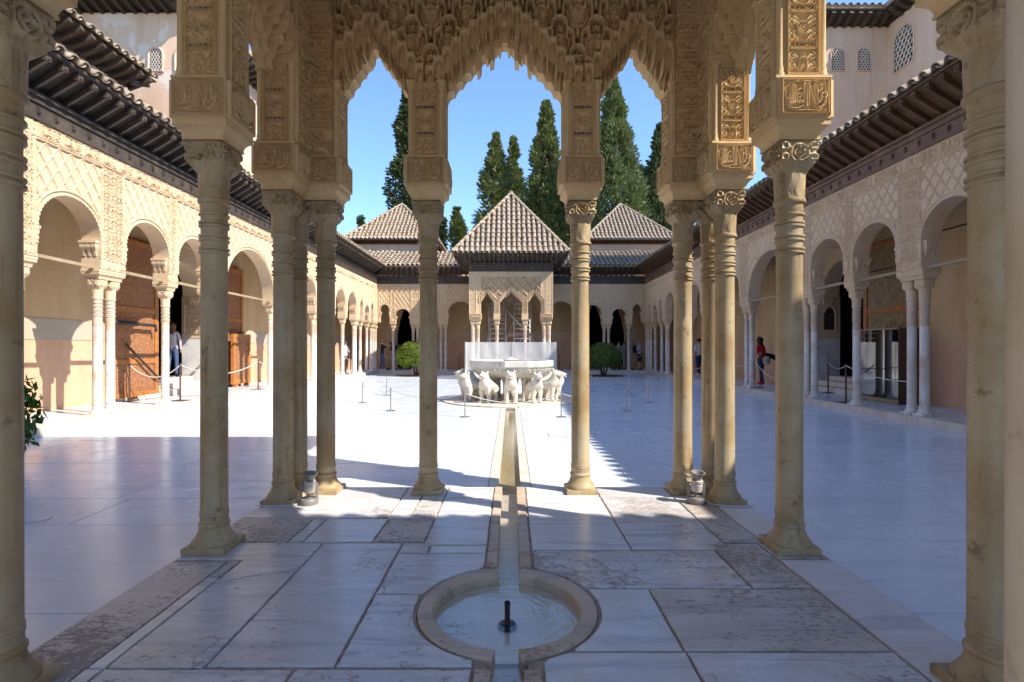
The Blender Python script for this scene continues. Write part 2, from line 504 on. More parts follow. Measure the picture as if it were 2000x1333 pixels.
def m_leaf(name, c1, c2, c3, trans=.35):
    t = NT(name).world()
    n = t.noise(1.7, 4, .6); n2 = t.noise(9, 3, .6)
    c = t.mix(t.ramp(n, [(.35, 0.), (.65, 1.)]), c1, c2)
    c = t.mix(t.ramp(n2, [(.5, 0.), (.75, .7)]), c, c3)
    t.col(c).rough(.55, .3)
    tl = t.n("ShaderNodeBsdfTranslucent"); t.lk(c, tl.inputs[0])
    mx = t.n("ShaderNodeMixShader"); mx.inputs[0].default_value = trans
    t.lk(t.b.outputs[0], mx.inputs[1]); t.lk(tl.outputs[0], mx.inputs[2]); t.lk(mx.outputs[0], t.out.inputs[0])
    return t.m
M['cypress'] = m_leaf('cypress_foliage', (.10, .13, .04), (.16, .18, .055), (.25, .235, .085), .25)
M['cypress_light'] = m_leaf('light_cypress_foliage', (.10, .135, .045), (.155, .19, .07), (.20, .22, .09), .25)
M['cypress_dark'] = m_leaf('dark_conifer_foliage', (.055, .08, .034), (.09, .115, .042), (.16, .165, .06), .25)
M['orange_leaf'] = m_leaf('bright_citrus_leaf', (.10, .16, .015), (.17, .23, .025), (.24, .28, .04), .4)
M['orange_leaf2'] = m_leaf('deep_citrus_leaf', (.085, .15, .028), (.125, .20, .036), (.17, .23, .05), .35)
M['big_leaf'] = m_leaf('glossy_shrub_leaf', (.05, .12, .02), (.09, .18, .025), (.16, .2, .035), .35)
M['bark'] = simple('brown_bark', (.10, .065, .04), .9, .1, var=.35)
M['soil'] = simple('brown_soil', (.09, .065, .045), .95, .1, var=.3)
M['ground'] = simple('dry_earth', (.25, .19, .13), .95, .1, var=.2)
M['ceil'] = simple('brown_ceiling_boards', (.10, .06, .035), .7, .2, var=.3)

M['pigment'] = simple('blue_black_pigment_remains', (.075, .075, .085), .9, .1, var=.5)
# ------------------------------------------------------------------ relief patterns (heights in 0..1)
def sst(a, b, x):
    t = np.clip((x - a) / (b - a), 0, 1); return t * t * (3 - 2 * t)

def arcpts(cx, cz, r, a0, a1, n=8):
    return [(cx + r * math.cos(math.radians(a0 + (a1 - a0) * k / n)), cz + r * math.sin(math.radians(a0 + (a1 - a0) * k / n))) for k in range(n + 1)]

def spiral(cx, cz, r, turns, a0, hand=1, n=26):
    o = []
    for k in range(n + 1):
        t = k / n
        a = math.radians(a0) + hand * turns * 2 * PI * t
        rr = r * (1 - .86 * t)
        o.append((cx + rr * math.cos(a), cz + rr * math.sin(a)))
    return o

def stroke_field(w, h, res, strokes, wrap=False):
    """strokes: (polyline, radius, height). returns sampled height tile"""
    nx, nz = int(round(w / res)) + 1, int(round(h / res)) + 1
    X, Z = np.meshgrid(np.linspace(0, w, nx), np.linspace(0, h, nz), indexing='ij')
    H = np.zeros_like(X)
    offs = [(0, 0)]
    if wrap: offs = [(a * w, b * h) for a in (-1, 0, 1) for b in (-1, 0, 1)]
    for pl, r, ht in strokes:
        pl = np.asarray(pl, float)
        for ox, oz in offs:
            q = pl + (ox, oz)
            if q[:, 0].max() < -r or q[:, 0].min() > w + r or q[:, 1].max() < -r or q[:, 1].min() > h + r: continue
            D = np.full_like(X, 9.0)
            if len(q) == 1: D = np.hypot(X - q[0, 0], Z - q[0, 1])
            for (ax, az), (bx, bz) in zip(q[:-1], q[1:]):
                dx, dz = bx - ax, bz - az; L = dx * dx + dz * dz
                if L < 1e-12: continue
                t = np.clip(((X - ax) * dx + (Z - az) * dz) / L, 0, 1)
                np.minimum(D, np.hypot(X - ax - t * dx, Z - az - t * dz), out=D)
            H = np.maximum(H, ht * (.8 * sst(r * 1.12, r * .82, D) + .2 * sst(r * .8, 0, D)))
    return H

def sampler(T, w, h):
    nx, nz = T.shape
    def f(u, z, wrapu=True, wrapz=True):
        a = np.mod(u, w) / w * (nx - 1) if wrapu else np.clip(u / w, 0, 1) * (nx - 1)
        b = np.mod(z, h) / h * (nz - 1) if wrapz else np.clip(z / h, 0, 1) * (nz - 1)
        i = np.clip(a.astype(int), 0, nx - 2); j = np.clip(b.astype(int), 0, nz - 2)
        fa = a - i; fb = b - j
        return (T[i, j] * (1 - fa) * (1 - fb) + T[i + 1, j] * fa * (1 - fb) + T[i, j + 1] * (1 - fa) * fb + T[i + 1, j + 1] * fa * fb)
    return f

# ataurique: scrolls with leaves, period 1x1
_s = []
for i, (cx, cz, hnd, a0) in enumerate([(.25, .25, 1, 200), (.75, .25, -1, -20), (.25, .75, -1, 160), (.75, .75, 1, 20)]):
    _s.append((spiral(cx, cz, .235, 1.5, a0, hnd), .026, 1.0))
    for a in (40, 160, 280):
        ca, sa = math.cos(math.radians(a + a0)), math.sin(math.radians(a + a0))
        _s.append(([(cx + .20 * ca, cz + .20 * sa), (cx + .27 * ca - .05 * sa, cz + .27 * sa + .05 * ca)], .034, .85))
for p in [(.5, .5), (0, 0), (.5, 0), (0, .5)]:
    for a in range(0, 360, 60):
        _s.append(([(p[0], p[1]), (p[0] + .07 * math.cos(math.radians(a)), p[1] + .07 * math.sin(math.radians(a)))], .022, .9))
ARAB = sampler(stroke_field(1, 1, 1 / 90, _s, True), 1, 1)
def arab(u, z, p=.2): return ARAB(u / p, z / p)

# far diamond net with a leaf in every cell, period 1x1 (lozenge)
_s = []
for pl in ([(0, 0), (.25, .27), (.5, .5)], [(.5, .5), (.75, .77), (1, 1)], [(0, 1), (.25, .77), (.5, .5)], [(.5, .5), (.75, .27), (1, 0)]):
    _s.append((pl, .055, 1.0))
for cx, cz in ((.5, 0), (0, .5), (1, .5), (.5, 1)):
    _s.append(([(cx, cz - .3), (cx, cz + .25)], .035, .45))
    for d in (-1, 1):
        _s.append(([(cx, cz - .22), (cx + .13 * d, cz - .02), (cx, cz + .2)], .03, .42))
        _s.append(([(cx + .13 * d, cz + .02), (cx + .2 * d, cz + .1)], .03, .4))
NET = sampler(stroke_field(1, 1, 1 / 90, _s, True), 1, 1)

# lobed sebka (near pavilion). period w=.326 h=.512, two staggered cells
SW, SH = .326, .512
def sebka_cell(cx, cz):
    s = []
    hood = [(cx - .062, cz + .06), (cx - .068, cz + .12)] + arcpts(cx, cz + .157, .068, 180, 0, 9) + [(cx + .068, cz + .12), (cx + .062, cz + .06)]
    s.append((hood, .0155, 1.0))
    for d in (-1, 1):
        sh = [(cx + d * .068, cz + .125)] + [(cx + d * (.072 + .055 * math.sin(t)), cz + .115 - .05 * (1 - math.cos(t))) for t in (0.2, .6, 1.0, 1.3, 1.57)]
        sh += [(cx + d * .128, cz + .02), (cx + d * .128, cz - .035), (cx + d * .118, cz - .06)]
        s.append((sh, .0155, 1.0))
        s.append(([(cx + d * .062, cz + .052)], .020, .95))
    s.append(([(cx, cz)], .078, .60)); s.append(([(cx, cz)], .060, .70)); s.append((arcpts(cx, cz, .066, 0, 360, 24), .006, .82))
    for a in range(0, 360, 45):
        ca, sa = math.cos(math.radians(a)), math.sin(math.radians(a))
        s.append(([(cx + .012 * ca, cz + .012 * sa), (cx + .045 * ca, cz + .045 * sa)], .006, .84))
    for a in (90, 25, 155, -35, 215):
        ca, sa = math.cos(math.radians(a)), math.sin(math.radians(a))
        s.append(([(cx + .012 * ca, cz + .135 + .012 * sa), (cx + .042 * ca, cz + .135 + .042 * sa)], .011, .5))
    # leaves between the frames and the finial under the medallion
    for d in (-1, 1):
        s.append(([(cx + d * .09, cz - .02), (cx + d * .06, cz - .09), (cx, cz - .105)], .011, .48))
        s.append(([(cx + d * .095, cz + .05), (cx + d * .085, cz + .0)], .010, .45))
        s.append(([(cx + d * .03, cz - .10), (cx + d * .05, cz - .135)], .009, .45))
    s.append(([(cx, cz - .09), (cx, cz - .13)], .016, .6))
    s.append(([(cx, cz - .155), (cx, cz - .175)], .019, .85))
    return s
SEBKA = sampler(stroke_field(SW, SH, .0022, sebka_cell(SW / 2, SH / 2) + sebka_cell(0, 0), True), SW, SH)

# kufic strip, period .28 (across u) x .62 (up z): bars across the strip with knots
_s = []
for z, a, b in ((.03, .03, .25), (.065, .03, .2), (.13, .05, .25), (.165, .03, .25), (.25, .03, .17), (.30, .03, .25), (.335, .03, .25), (.42, .06, .25), (.47, .03, .22), (.505, .03, .25), (.575, .03, .15)):
    _s.append(([(a, z), (b, z)], .0075, 1.0))
for x, a, b in ((.25, .03, .165), (.25, .30, .42), (.225, .47, .575), (.06, .13, .2), (.07, .25, .30), (.19, .335, .42), (.045, .505, .575)):
    _s.append(([(x, a), (x, b)], .0075, 1.0))
for x, z, r in ((.10, .105, .026), (.17, .22, .03), (.09, .38, .03), (.20, .545, .026), (.12, .54, .022)):
    _s.append((arcpts(x, z, r, 0, 360, 16), .0065, .95))
for k in range(16):
    x = .045 + .19 * ((k * 7) % 5) / 4; z = .62 * k / 16 + .012
    _s.append((spiral(x, z, .024, 1.1, k * 77, 1 if k % 2 else -1, 12), .0042, .42))
_s.append(([(.138, .2), (.1, .235), (.138, .27), (.176, .235), (.138, .2)], .006, .9))
KUFIC = sampler(stroke_field(.28, .62, .0024, _s, True), .28, .62)

# the Nasrid motto in cursive, drawn stroke by stroke in a lobed cartouche
CW, CH = .335, .255
def cartouche(W, H, inner=True):
    s = []
    e = .014
    fr = [(e, e), (W - e, e), (W - e, H - e), (e, H - e), (e, e)]
    s.append((fr, .004, .75))
    b = .026
    fr2 = [(b, b * .95), (W - b, b * .95), (W - b, H - b * .95), (b, H - b * .95), (b, b * .95)]
    s.append((fr2, .0035, .8))
    x0, x1, z0, z1 = b + .012, W - b - .012, b + .008, H - b - .008
    n = 12
    lob = []
    for k in range(97):   # lobed oval
        a = 2 * PI * k / 96
        rr = 1 - .055 * abs(math.sin(7 * a))
        ex = abs(math.cos(a)) ** .55 * math.copysign(1, math.cos(a)); ez = abs(math.sin(a)) ** .7 * math.copysign(1, math.sin(a))
        lob.append(((x0 + x1) / 2 + (x1 - x0) / 2 * ex * rr, (z0 + z1) / 2 + (z1 - z0) / 2 * ez * rr))
    s.append((lob, .0042, .9))
    sx, sz = (x1 - x0) / 1.3, (z1 - z0)
    def S(*pts): return [(x0 + p[0] * sx, z0 + p[1] * sz) for p in pts]
    def C(cx, cz, r, a0=0, a1=360): return [(x0 + cx * sx + r * sz * math.cos(math.radians(a0 + (a1 - a0) * k / 14)), z0 + cz * sz + r * sz * math.sin(math.radians(a0 + (a1 - a0) * k / 14))) for k in range(15)]
    T = .0056
    L = [S((.15, .26), (.145, .80)), S((.215, .27), (.21, .86)), S((.28, .27), (.275, .86)), S((.09, .42), (.08, .30), (.12, .23), (.2, .25), (.29, .25), (.34, .33), (.335, .60)),
         S((.36, .34), (.41, .24), (.46, .37), (.51, .25), (.555, .32)), C(.43, .50, .07), S((.40, .66), (.47, .72)), S((.345, .66), (.345, .82)),
         S((.585, .11), (.58, .92)), S((.655, .11), (.65, .92)), S((.72, .90), (.80, .60), (.92, .14)), S((.735, .90), (.725, .14)), S((.92, .88), (.925, .14)),
         S((1.0, .88), (.985, .42), (1.03, .25), (1.10, .30), (1.12, .48), (1.09, .88)), C(1.19, .50, .085), S((1.23, .46), (1.22, .28), (1.10, .12), (.97, .09)),
         S((.12, .12), (.25, .07), (.42, .09), (.54, .16)), S((1.0, .6), (1.14, .72))]
    for l in L: s.append((l, T, 1.0))
    k = 0
    for ix in range(8):
        for iz in range(4):
            k += 1
            px = x0 + (ix + .5 + .2 * ((k * 5) % 3 - 1)) * (x1 - x0) / 8; pz = z0 + (iz + .5 + .2 * ((k * 7) % 3 - 1)) * (z1 - z0) / 4
            s.append((spiral(px, pz, .0145, 1.15, k * 67, 1 if k % 2 else -1, 12), .0030, .38))
    for cx in (b + .012, W - b - .012):
        for cz in (b + .012, H - b - .012): s.append((spiral(cx, cz, .013, 1.0, 45, 1, 10), .0036, .6))
    return s
CART_T = stroke_field(CW, CH, .0024, cartouche(CW, CH))
CART = sampler(CART_T, CW, CH)

# tall pier panel: knots, star, cartouches, rosette, small arch
PW, PH = .20, .62
_s = [([(.008, .008), (PW - .008, .008), (PW - .008, PH - .008), (.008, PH - .008), (.008, .008)], .005, 1.0)]
c0 = PW / 2
_s.append((arcpts(c0, .085, .026, 180, 0, 10) + [(c0 + .026, .03)], .005, 1.0)); _s.append(([(c0 - .026, .085), (c0 - .026, .03)], .005, 1.0))
_s.append(([(c0 - .01, .035), (c0, .07), (c0 + .012, .05)], .005, .9)); _s.append((arcpts(c0, .125, .012, 0, 360, 10), .004, 1.0))
for zc in (.185, .415):
    _s.append(([(c0 - .075, zc - .022), (c0 + .075, zc - .022), (c0 + .085, zc), (c0 + .075, zc + .022), (c0 - .075, zc + .022), (c0 - .085, zc), (c0 - .075, zc - .022)], .004, 1.0))
    for k in range(9):
        x = c0 - .066 + k * .0165
        _s.append(([(x, zc - .012), (x + .004 * ((k % 3) - 1), zc + (.013 if k % 2 else .004))], .0035, .95))
    _s.append(([(c0 - .066, zc - .011), (c0 - .02, zc - .013), (c0 + .03, zc - .009), (c0 + .066, zc - .012)], .003, .9))
_s.append((arcpts(c0, .295, .036, 0, 360, 20), .0055, 1.0)); _s.append((arcpts(c0, .295, .020, 0, 360, 14), .005, .95)); _s.append(([(c0, .295)], .010, 1.0))
for zc, R in ((.52, .046),):
    pts = []
    for k in range(17):
        a = PI * 2 * k / 16; rr = R if k % 2 else R * .72
        pts.append((c0 + rr * math.cos(a), zc + rr * math.sin(a)))
    _s.append((pts, .0045, 1.0)); _s.append((arcpts(c0, zc - .004, .017, 0, 360, 12), .007, .9))
for d in (-1, 1):
    for zc in (.06, .12, .24, .27, .33, .36, .46, .49, .565, .595):
        _s.append((spiral(c0 + d * .062, zc, .026, 1.1, 90 if d > 0 else 90, -d, 12), .0046, .8))
        _s.append(([(c0 + d * .03, zc - .012), (c0 + d * .05, zc + .012)], .007, .7))
    _s.append(([(c0 + d * .01, .44), (c0 + d * .06, .455), (c0 + d * .06, .475)], .004, .95))
    _s.append(([(c0, .57), (c0 + d * .04, .60)], .004, .95))
PIERP = sampler(stroke_field(PW, PH, .0024, _s), PW, PH)

def panel_mesh(name, W, H, f, depth, res, mat, extra=None):
    """relief plate in its own XZ plane, facing -Y, origin at bottom centre"""
    nu, nz = int(W / res) + 1, int(H / res) + 1
    U, Z = np.meshgrid(np.linspace(0, W, nu), np.linspace(0, H, nz), indexing='ij')
    h = f(U, Z) * depth
    P = np.stack([U - W / 2, -h, Z], -1)
    mb = MB(); mb.grid(P)
    return mb.mesh(name, mat, smooth=True, angle=42)

# ------------------------------------------------------------------ arcade walls
def lobes(n, x0, z0, x1, z1, pw=.5):
    """scalloped profile rising from (x0,z0) to (x1,z1) in n steps; returns z(x) for x between"""
    def f(x):
        t = np.clip((x - x0) / (x1 - x0), 0, 1) * n
        k = np.minimum(np.floor(t), n - 1); s = t - k
        return z0 + (z1 - z0) * (k + np.sqrt(np.clip(1 - (1 - s) ** 2, 0, 1)) ** (pw * 2)) / n
    return f

def lobe_phase(n, x0, x1):
    def f(x):
        t = np.clip((x - x0) / (x1 - x0), 0, .9999) * n
        return t - np.floor(t)
    return f

def arcade_mesh(name, mat, segs, h, frame, thick, du, dz, back=True, smooth=True, pierce=None):
    """segs: (u0,u1,lower(u) or number,top,kind). Front face displaced outward by h(u,z); jambs, soffits and back built too."""
    mb = MB()
    for si, (u0, u1, low, top, kind) in enumerate(segs):
        if kind == 'round':
            th = np.linspace(0, PI, max(10, int((u1 - u0) * 1.6 / du)))
            u = (u0 + u1) / 2 - (u1 - u0) / 2 * np.cos(th)
        else:
            u = np.linspace(u0, u1, max(2, int(round((u1 - u0) / du)) + 1))
        L = low(u) if callable(low) else np.full_like(u, low)
        nz = max(3, int(round((top - L.min()) / dz)) + 1)
        t = np.linspace(0, 1, nz)
        Z = L[:, None] + (top - L)[:, None] * t[None, :]
        U = np.repeat(u[:, None], nz, 1)
        Hh = h(U, Z)
        mb.grid(frame(U, Z, Hh))
        if pierce is not None:
            pm = pierce(U, Z); q = (pm[:-1, :-1] & pm[1:, :-1] & pm[1:, 1:] & pm[:-1, 1:]).reshape(-1); k0 = len(mb.f) - len(q)
            keep = [f for f, d in zip(mb.f[k0:], q) if not d]; mb.f = mb.f[:k0] + keep; mb.m = mb.m[:len(mb.f)]
        # soffit
        nb = np.array([0., .33, .66, 1.0])
        D = Hh[:, 0][:, None] * (1 - nb)[None, :] - thick * nb[None, :]
        if kind == 'lob':
            nb2 = np.linspace(0, 1, 17); D = Hh[:, 0][:, None] * (1 - nb2)[None, :] - thick * nb2[None, :]
            fq = np.mod(nb2 * 2, 1.0); lift = (.045 if 'side' in name else .004) * np.sqrt(np.clip(1 - (2 * fq - 1) ** 2, 0, 1)); lift[0] = lift[-1] = 0
            mb.grid(frame(np.repeat(u[:, None], 17, 1), L[:, None] + lift[None, :], D), flip=True)
        else:
            mb.grid(frame(np.repeat(u[:, None], 4, 1), np.repeat(L[:, None], 4, 1), D), flip=True)
        if back:
            zz = np.array([0., 1.])
            Zb = L[:, None] + (top - L)[:, None] * zz[None, :]
            mb.grid(frame(np.repeat(u[:, None], 2, 1), Zb, np.full_like(Zb, -thick)), flip=True)
        # side jambs where the neighbour starts higher (or there is none)
        for end, flip in ((0, True), (-1, False)):
            j = si - 1 if end == 0 else si + 1
            myl = L[end]
            if 0 <= j < len(segs):
                lw = segs[j][2]; ub = u[end]
                ol = float(lw(np.array([ub]))[0]) if callable(lw) else lw
            else: ol = top
            if ol > myl + 1e-4:
                za = np.linspace(myl, ol, max(2, int((ol - myl) / (dz * 2)) + 1))
                ha = h(np.full_like(za, u[end]), za)
                D = ha[:, None] * (1 - nb)[None, :] - thick * nb[None, :]
                mb.grid(frame(np.full_like(D, u[end]), np.repeat(za[:, None], 4, 1), D), flip=flip)
    return mb.mesh(name, mat, smooth=smooth, angle=60)

# ------------------------------------------------------------------ columns
def col_profile(detail=True):
    p = [(.083, .175), (.083, .215), (.0865, .222), (.0865, .232), (.0835, .238), (.0865, .244), (.0835, .252), (.0815, .26), (.0805, .8), (.079, 1.5), (.078, 1.90)]
    for z in (1.905, 1.932, 1.985, 2.012, 2.075, 2.098, 2.15):
        p += [(.079, z), (.0895, z + .004), (.0905, z + .010), (.0895, z + .016), (.0775, z + .020)]
    p += [(.081, 2.18), (.081, 2.225), (.095, 2.235), (.097, 2.247), (.095, 2.258), (.081, 2.265)]
    return p

def shaft_mesh(name, mat, n=28):
    mb = MB(); mb.lathe(col_profile(), n)
    return mb.mesh(name, mat, smooth=True, angle=40)

def base_mesh(name, mat, n=28):
    mb = MB()
    pts = [(-.135, -.135), (.135, -.132), (.137, .135), (-.134, .136)]
    mb.prism(pts, 0, .04, bev=.007)
    mb.lathe([(.131, .04), (.132, .052), (.122, .068), (.105, .09), (.094, .115), (.088, .14), (.087, .148), (.093, .154), (.094, .165), (.088, .175), (.083, .178)], n)
    return mb.mesh(name, mat, smooth=True, angle=45)

def capital_mesh(name, mat, nang=96, nz=48):
    """cylinder with wavy leaf grooves growing into a carved cube"""
    z0, zc, z1 = 2.262, 2.43, 2.606
    zz = np.linspace(z0, z1, nz); aa = np.linspace(0, 2 * PI, nang + 1)
    A, Z = np.meshgrid(aa, zz, indexing='ij')
    t = sst(zc - .015, zc + .075, Z)
    r0 = .0865 + .004 * sst(z0, zc, Z)
    ca, sa = np.cos(A), np.sin(A)
    n = 2 + 14 * t
    sq = 1.0 / (np.abs(ca) ** n + np.abs(sa) ** n) ** (1 / n)
    R = (r0 * (1 - t) + .123 * t) * sq
    # grooves on the cylinder part
    g = np.sin(A * 8 + 1.2 * np.sin((Z - z0) / (zc - z0) * 2 * PI)) ; R = R + (1 - t) * .0035 * sst(-.2, .3, g)
    # face relief on the cube part: scroll ring and palmette
    fa = np.mod(A + PI / 4, PI / 2) - PI / 4
    fu = np.tan(fa) * .123; fz = Z - (zc + .1)
    rr = np.hypot(fu, fz)
    rel = sst(.012, .004, np.abs(rr - .055)) + sst(.011, .004, np.abs(np.hypot(np.abs(fu) - .088, fz - .045) - .022)) + sst(.011, .004, np.abs(np.hypot(np.abs(fu) - .09, fz + .025) - .02)) \
        + sst(.012, .003, np.abs(np.abs(fu) - .028 * (1 + np.cos(fz * 70)) * .6)) * (rr < .05) + sst(.014, .004, rr)
    R = R + sst(.6, .95, t) * (.019 * np.clip(rel, 0, 1) - .011)
    # leafy underside
    R = R - .008 * sst(.05, .35, t) * sst(.95, .5, t) * sst(0, .6, np.sin(A * 12))
    P = np.stack([R * ca, R * sa, Z], -1)
    mb = MB(); mb.grid(P)
    mb.add([(-.12, -.12, z1), (.12, -.12, z1), (.12, .12, z1), (-.12, .12, z1)], [(0, 1, 2, 3)])
    return mb.mesh(name, mat, smooth=True, angle=50)

ME = {}
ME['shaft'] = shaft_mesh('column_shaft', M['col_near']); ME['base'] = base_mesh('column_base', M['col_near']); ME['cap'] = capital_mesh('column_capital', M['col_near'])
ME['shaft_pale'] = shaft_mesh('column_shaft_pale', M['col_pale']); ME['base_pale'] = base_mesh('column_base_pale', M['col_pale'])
ME['gshaft'] = shaft_mesh('gallery_shaft', M['col_gal'], 16); ME['gbase'] = base_mesh('gallery_base', M['col_gal'], 16); ME['gcap'] = capital_mesh('gallery_capital', M['stucco_pale'], 48, 24)
# gallery shafts are browned near the rings, white below
_c = MB(); _c.lathe([(.0806, 1.72), (.0812, 1.74), (.0795, 1.90)] + [(r + .0008, z) for r, z in col_profile() if z > 1.9], 16)
ME['gcollar'] = _c.mesh('gallery_collar', M['col_gal_brown'], smooth=True, angle=40)

def column(parent, x, y, z, kind='near'):
    s, b, c = {'near': ('shaft', 'base', 'cap'), 'pale': ('shaft_pale', 'base_pale', 'cap'), 'gal': ('gshaft', 'gbase', 'gcap')}[kind]
    o = obj('column', ME[s], parent, (x, y, z))
    for nm, k in (('base', b), ('capital', c)): obj(nm, ME[k], o, (0, 0, 0), local=True)
    if kind == 'gal': obj('collar', ME['gcollar'], o, (0, 0, 0), local=True)
    return o

def abacus_mb(mb, x0, x1, y0, y1, z0, z1):
    """fillet, cove, fillet growing outward; x0.. are the lower extents"""
    H = z1 - z0
    prof = [(0, 0), (.008, 0), (.008, .10 * H), (.004, .12 * H), (.006, .25 * H), (.014, .42 * H), (.030, .58 * H), (.042, .66 * H), (.046, .68 * H), (.046, .98 * H), (.052, H)]
    rings = []
    for o, dz in prof:
        rings.append([(x0 - o, y0 - o, z0 + dz), (x1 + o, y0 - o, z0 + dz), (x1 + o, y1 + o, z0 + dz), (x0 - o, y1 + o, z0 + dz)])
    v = [p for r in rings for p in r]; f = []
    for i in range(len(rings) - 1):
        for k in range(4):
            k2 = (k + 1) % 4
            f.append((i * 4 + k, i * 4 + k2, (i + 1) * 4 + k2, (i + 1) * 4 + k))
    f.append((3, 2, 1, 0)); b = (len(rings) - 1) * 4; f.append((b, b + 1, b + 2, b + 3))
    mb.add(v, f)
# ================================================================== GROUND AND FLOORS
CX, CZF = 7.65, .15            # court half width, gallery floor height
YN, YF = 1.05, 29.45           # court ends (kerb lines)
YG = 29.8                      # far column line
XS = 7.9                       # side column line
AX = -.06                      # axis of the near pavilion
DN, A = 4.65, 1.875            # near pavilion front row / half width

g = MB(); g.box(-260, 260, -60, 420, -.9, -.5)
structure('ground', g.mesh('ground', M['ground']))

bed = MB(); bed.box(-CX, -.137, YN, YF, -.3, -.012); bed.box(.107, CX, YN, YF, -.3, -.012); bed.box(-.136, .106, 12.4, YF, -.3, -.012)
court = structure('court_floor', bed.mesh('court_bed', M['bed']))
def clip_hole(x0, x1, y0, y1, cx, cy, R, step=.03, jit=0.0):
    """ccw outline of a rectangle minus a disc (one corner or edge bite)"""
    pts = []
    def side(ax, ay, bx, by):
        L = math.hypot(bx - ax, by - ay); n = max(1, int(L / step))
        for k in range(n):
            t = k / n
            j = (random.random() - .5) * jit if 0 < k else 0
            nx, ny = (by - ay) / L, -(bx - ax) / L
            pts.append((ax + (bx - ax) * t - nx * abs(j), ay + (by - ay) * t - ny * abs(j)))
    side(x0, y0, x1, y0); side(x1, y0, x1, y1); side(x1, y1, x0, y1); side(x0, y1, x0, y0)
    ins = [math.hypot(p[0] - cx, p[1] - cy) < R for p in pts]
    if not any(ins): return pts
    if all(ins): return None
    n = len(pts)
    st = next(k for k in range(n) if ins[k - 1] and not ins[k])
    out = []
    run = [pts[(st + k) % n] for k in range(n) if not ins[(st + k) % n]]
    a_in = math.atan2(run[-1][1] - cy, run[-1][0] - cx); a_out = math.atan2(run[0][1] - cy, run[0][0] - cx)
    # walk the arc from the last kept point back to the first, clockwise seen from the disc centre
    d = (a_in - a_out) % (2 * PI)
    m = max(2, int(d * R / .03))
    arc = [(cx + R * math.cos(a_in - d * k / m), cy + R * math.sin(a_in - d * k / m)) for k in range(1, m)]
    return run + arc

def slab(parent, name, pts, z0, z1, mat, bev=.003):
    mb = MB(); mb.prism(pts, z0, z1, bev=bev)
    return obj(name, mb.mesh(name, mat), parent, (0, 0, 0))

PX0, PX1, PY1 = -2.06, 1.97, 4.80       # near pavilion platform
FCX, FCY = .0, 14.3                     # lion fountain centre
rows = [1.05, 1.9, 2.8, 4.2, 4.93, 5.58, 6.42, 7.22, 8.02, 8.85, 9.6, 10.4, 11.2, 12.0, 12.8, 13.6, 14.4, 15.25, 16.1, 16.95, 17.8, 18.7, 19.6, 20.5, 21.4, 22.3, 23.2, 24.1, 25.0, 26.0, 27.0, 28.0, 28.75, 29.45]
CHW = .115                              # half width of the court channel
nslab = 0
far_mb = MB()
for ri in range(len(rows) - 1):
    y0, y1 = rows[ri], rows[ri + 1]
    spans = []
    lo, hi = -CX, CX
    parts = [(-CX, -.24), (.21, CX)]
    if y1 <= PY1 + .01: parts = [(-CX, PX0), (PX1, CX)]
    elif y0 < PY1: parts = [(-CX, PX0), (PX1, CX)]
    for a, b in parts:
        x = a; rr = random.Random(ri * 17 + int(a * 10))
        cuts = [a]
        x = a + rr.uniform(.9, 2.2)
        while x < b - .7:
            cuts.append(x); x += rr.uniform(1.5, 2.7)
        cuts.append(b)
        for c0, c1 in zip(cuts[:-1], cuts[1:]): spans.append((c0, c1, y0, y1))
    if y0 < PY1 < y1:
        spans += [(PX0, -.24, PY1, y1), (.21, PX1, PY1, y1)]
    for c0, c1, a0, a1 in spans:
        w = .0042 if a0 < 9 else .0055
        pts = clip_hole(c0 + w, c1 - w, a0 + w, a1 - w, FCX, FCY, 1.93, .2)
        if pts is None: continue
        if nslab < 290:
            slab(court, 'paving_slab', pts, -.06, -.0004 - .0012 * ((nslab * 7) % 3) / 2, M['court'], .0015); nslab += 1
        else:
            far_mb.prism(pts, -.06, -.001)
if far_mb.n: obj('paving', far_mb.mesh('paving', M['court']), court)['kind'] = 'stuff'
# round drain covers and square hatch
for x, y, r in ((-4.02, 4.33, .10), (6.2, 6.0, .09)):
    d = MB(); d.lathe([(r, -.004), (r, .003), (r - .006, .004)], 28); obj('drain_cover', d.mesh('drain_cover', M['court']), court, (x, y, 0))
    d = MB(); d.lathe([(r + .007, -.004), (r + .007, .0012)], 28); obj('drain_rim', d.mesh('drain_rim', M['bed']), court, (x, y, 0))
d = MB(); d.box(.62, 1.02, 8.35, 8.7, -.01, .0035); obj('hatch_rim', d.mesh('hatch_rim', M['bed']), court)
d = MB(); d.box(.63, 1.01, 8.36, 8.69, -.01, .006); obj('hatch', d.mesh('hatch', M['court']), court)

# water channel across the court and the pavilion platform
ch = structure('water_channel')
b = MB(); b.box(-.135, .105, PY1, FCY - 1.9, -.3, -.055); obj('channel_bed', b.mesh('channel_bed', M['channel_st']), ch)
rr = random.Random(5)
for sx in (-1, 1):
    y = PY1 + .01
    while y < FCY - 1.95:
        L = min(rr.uniform(1.0, 1.9), FCY - 1.93 - y)
        xi = -.015 + sx * .115; xo = -.015 + sx * .222
        e = MB(); e.prism([(min(xi, xo), y), (max(xi, xo), y), (max(xi, xo), y + L - .008), (min(xi, xo), y + L - .008)], -.1, .004, bev=.004)
        obj('edging_stone', e.mesh('edging_stone', M['kerb']), ch); y += L
w = MB(); w.box(-.128, .098, PY1, FCY - 1.9, -.045, -.043); obj('water', w.mesh('water', M['water']), ch)

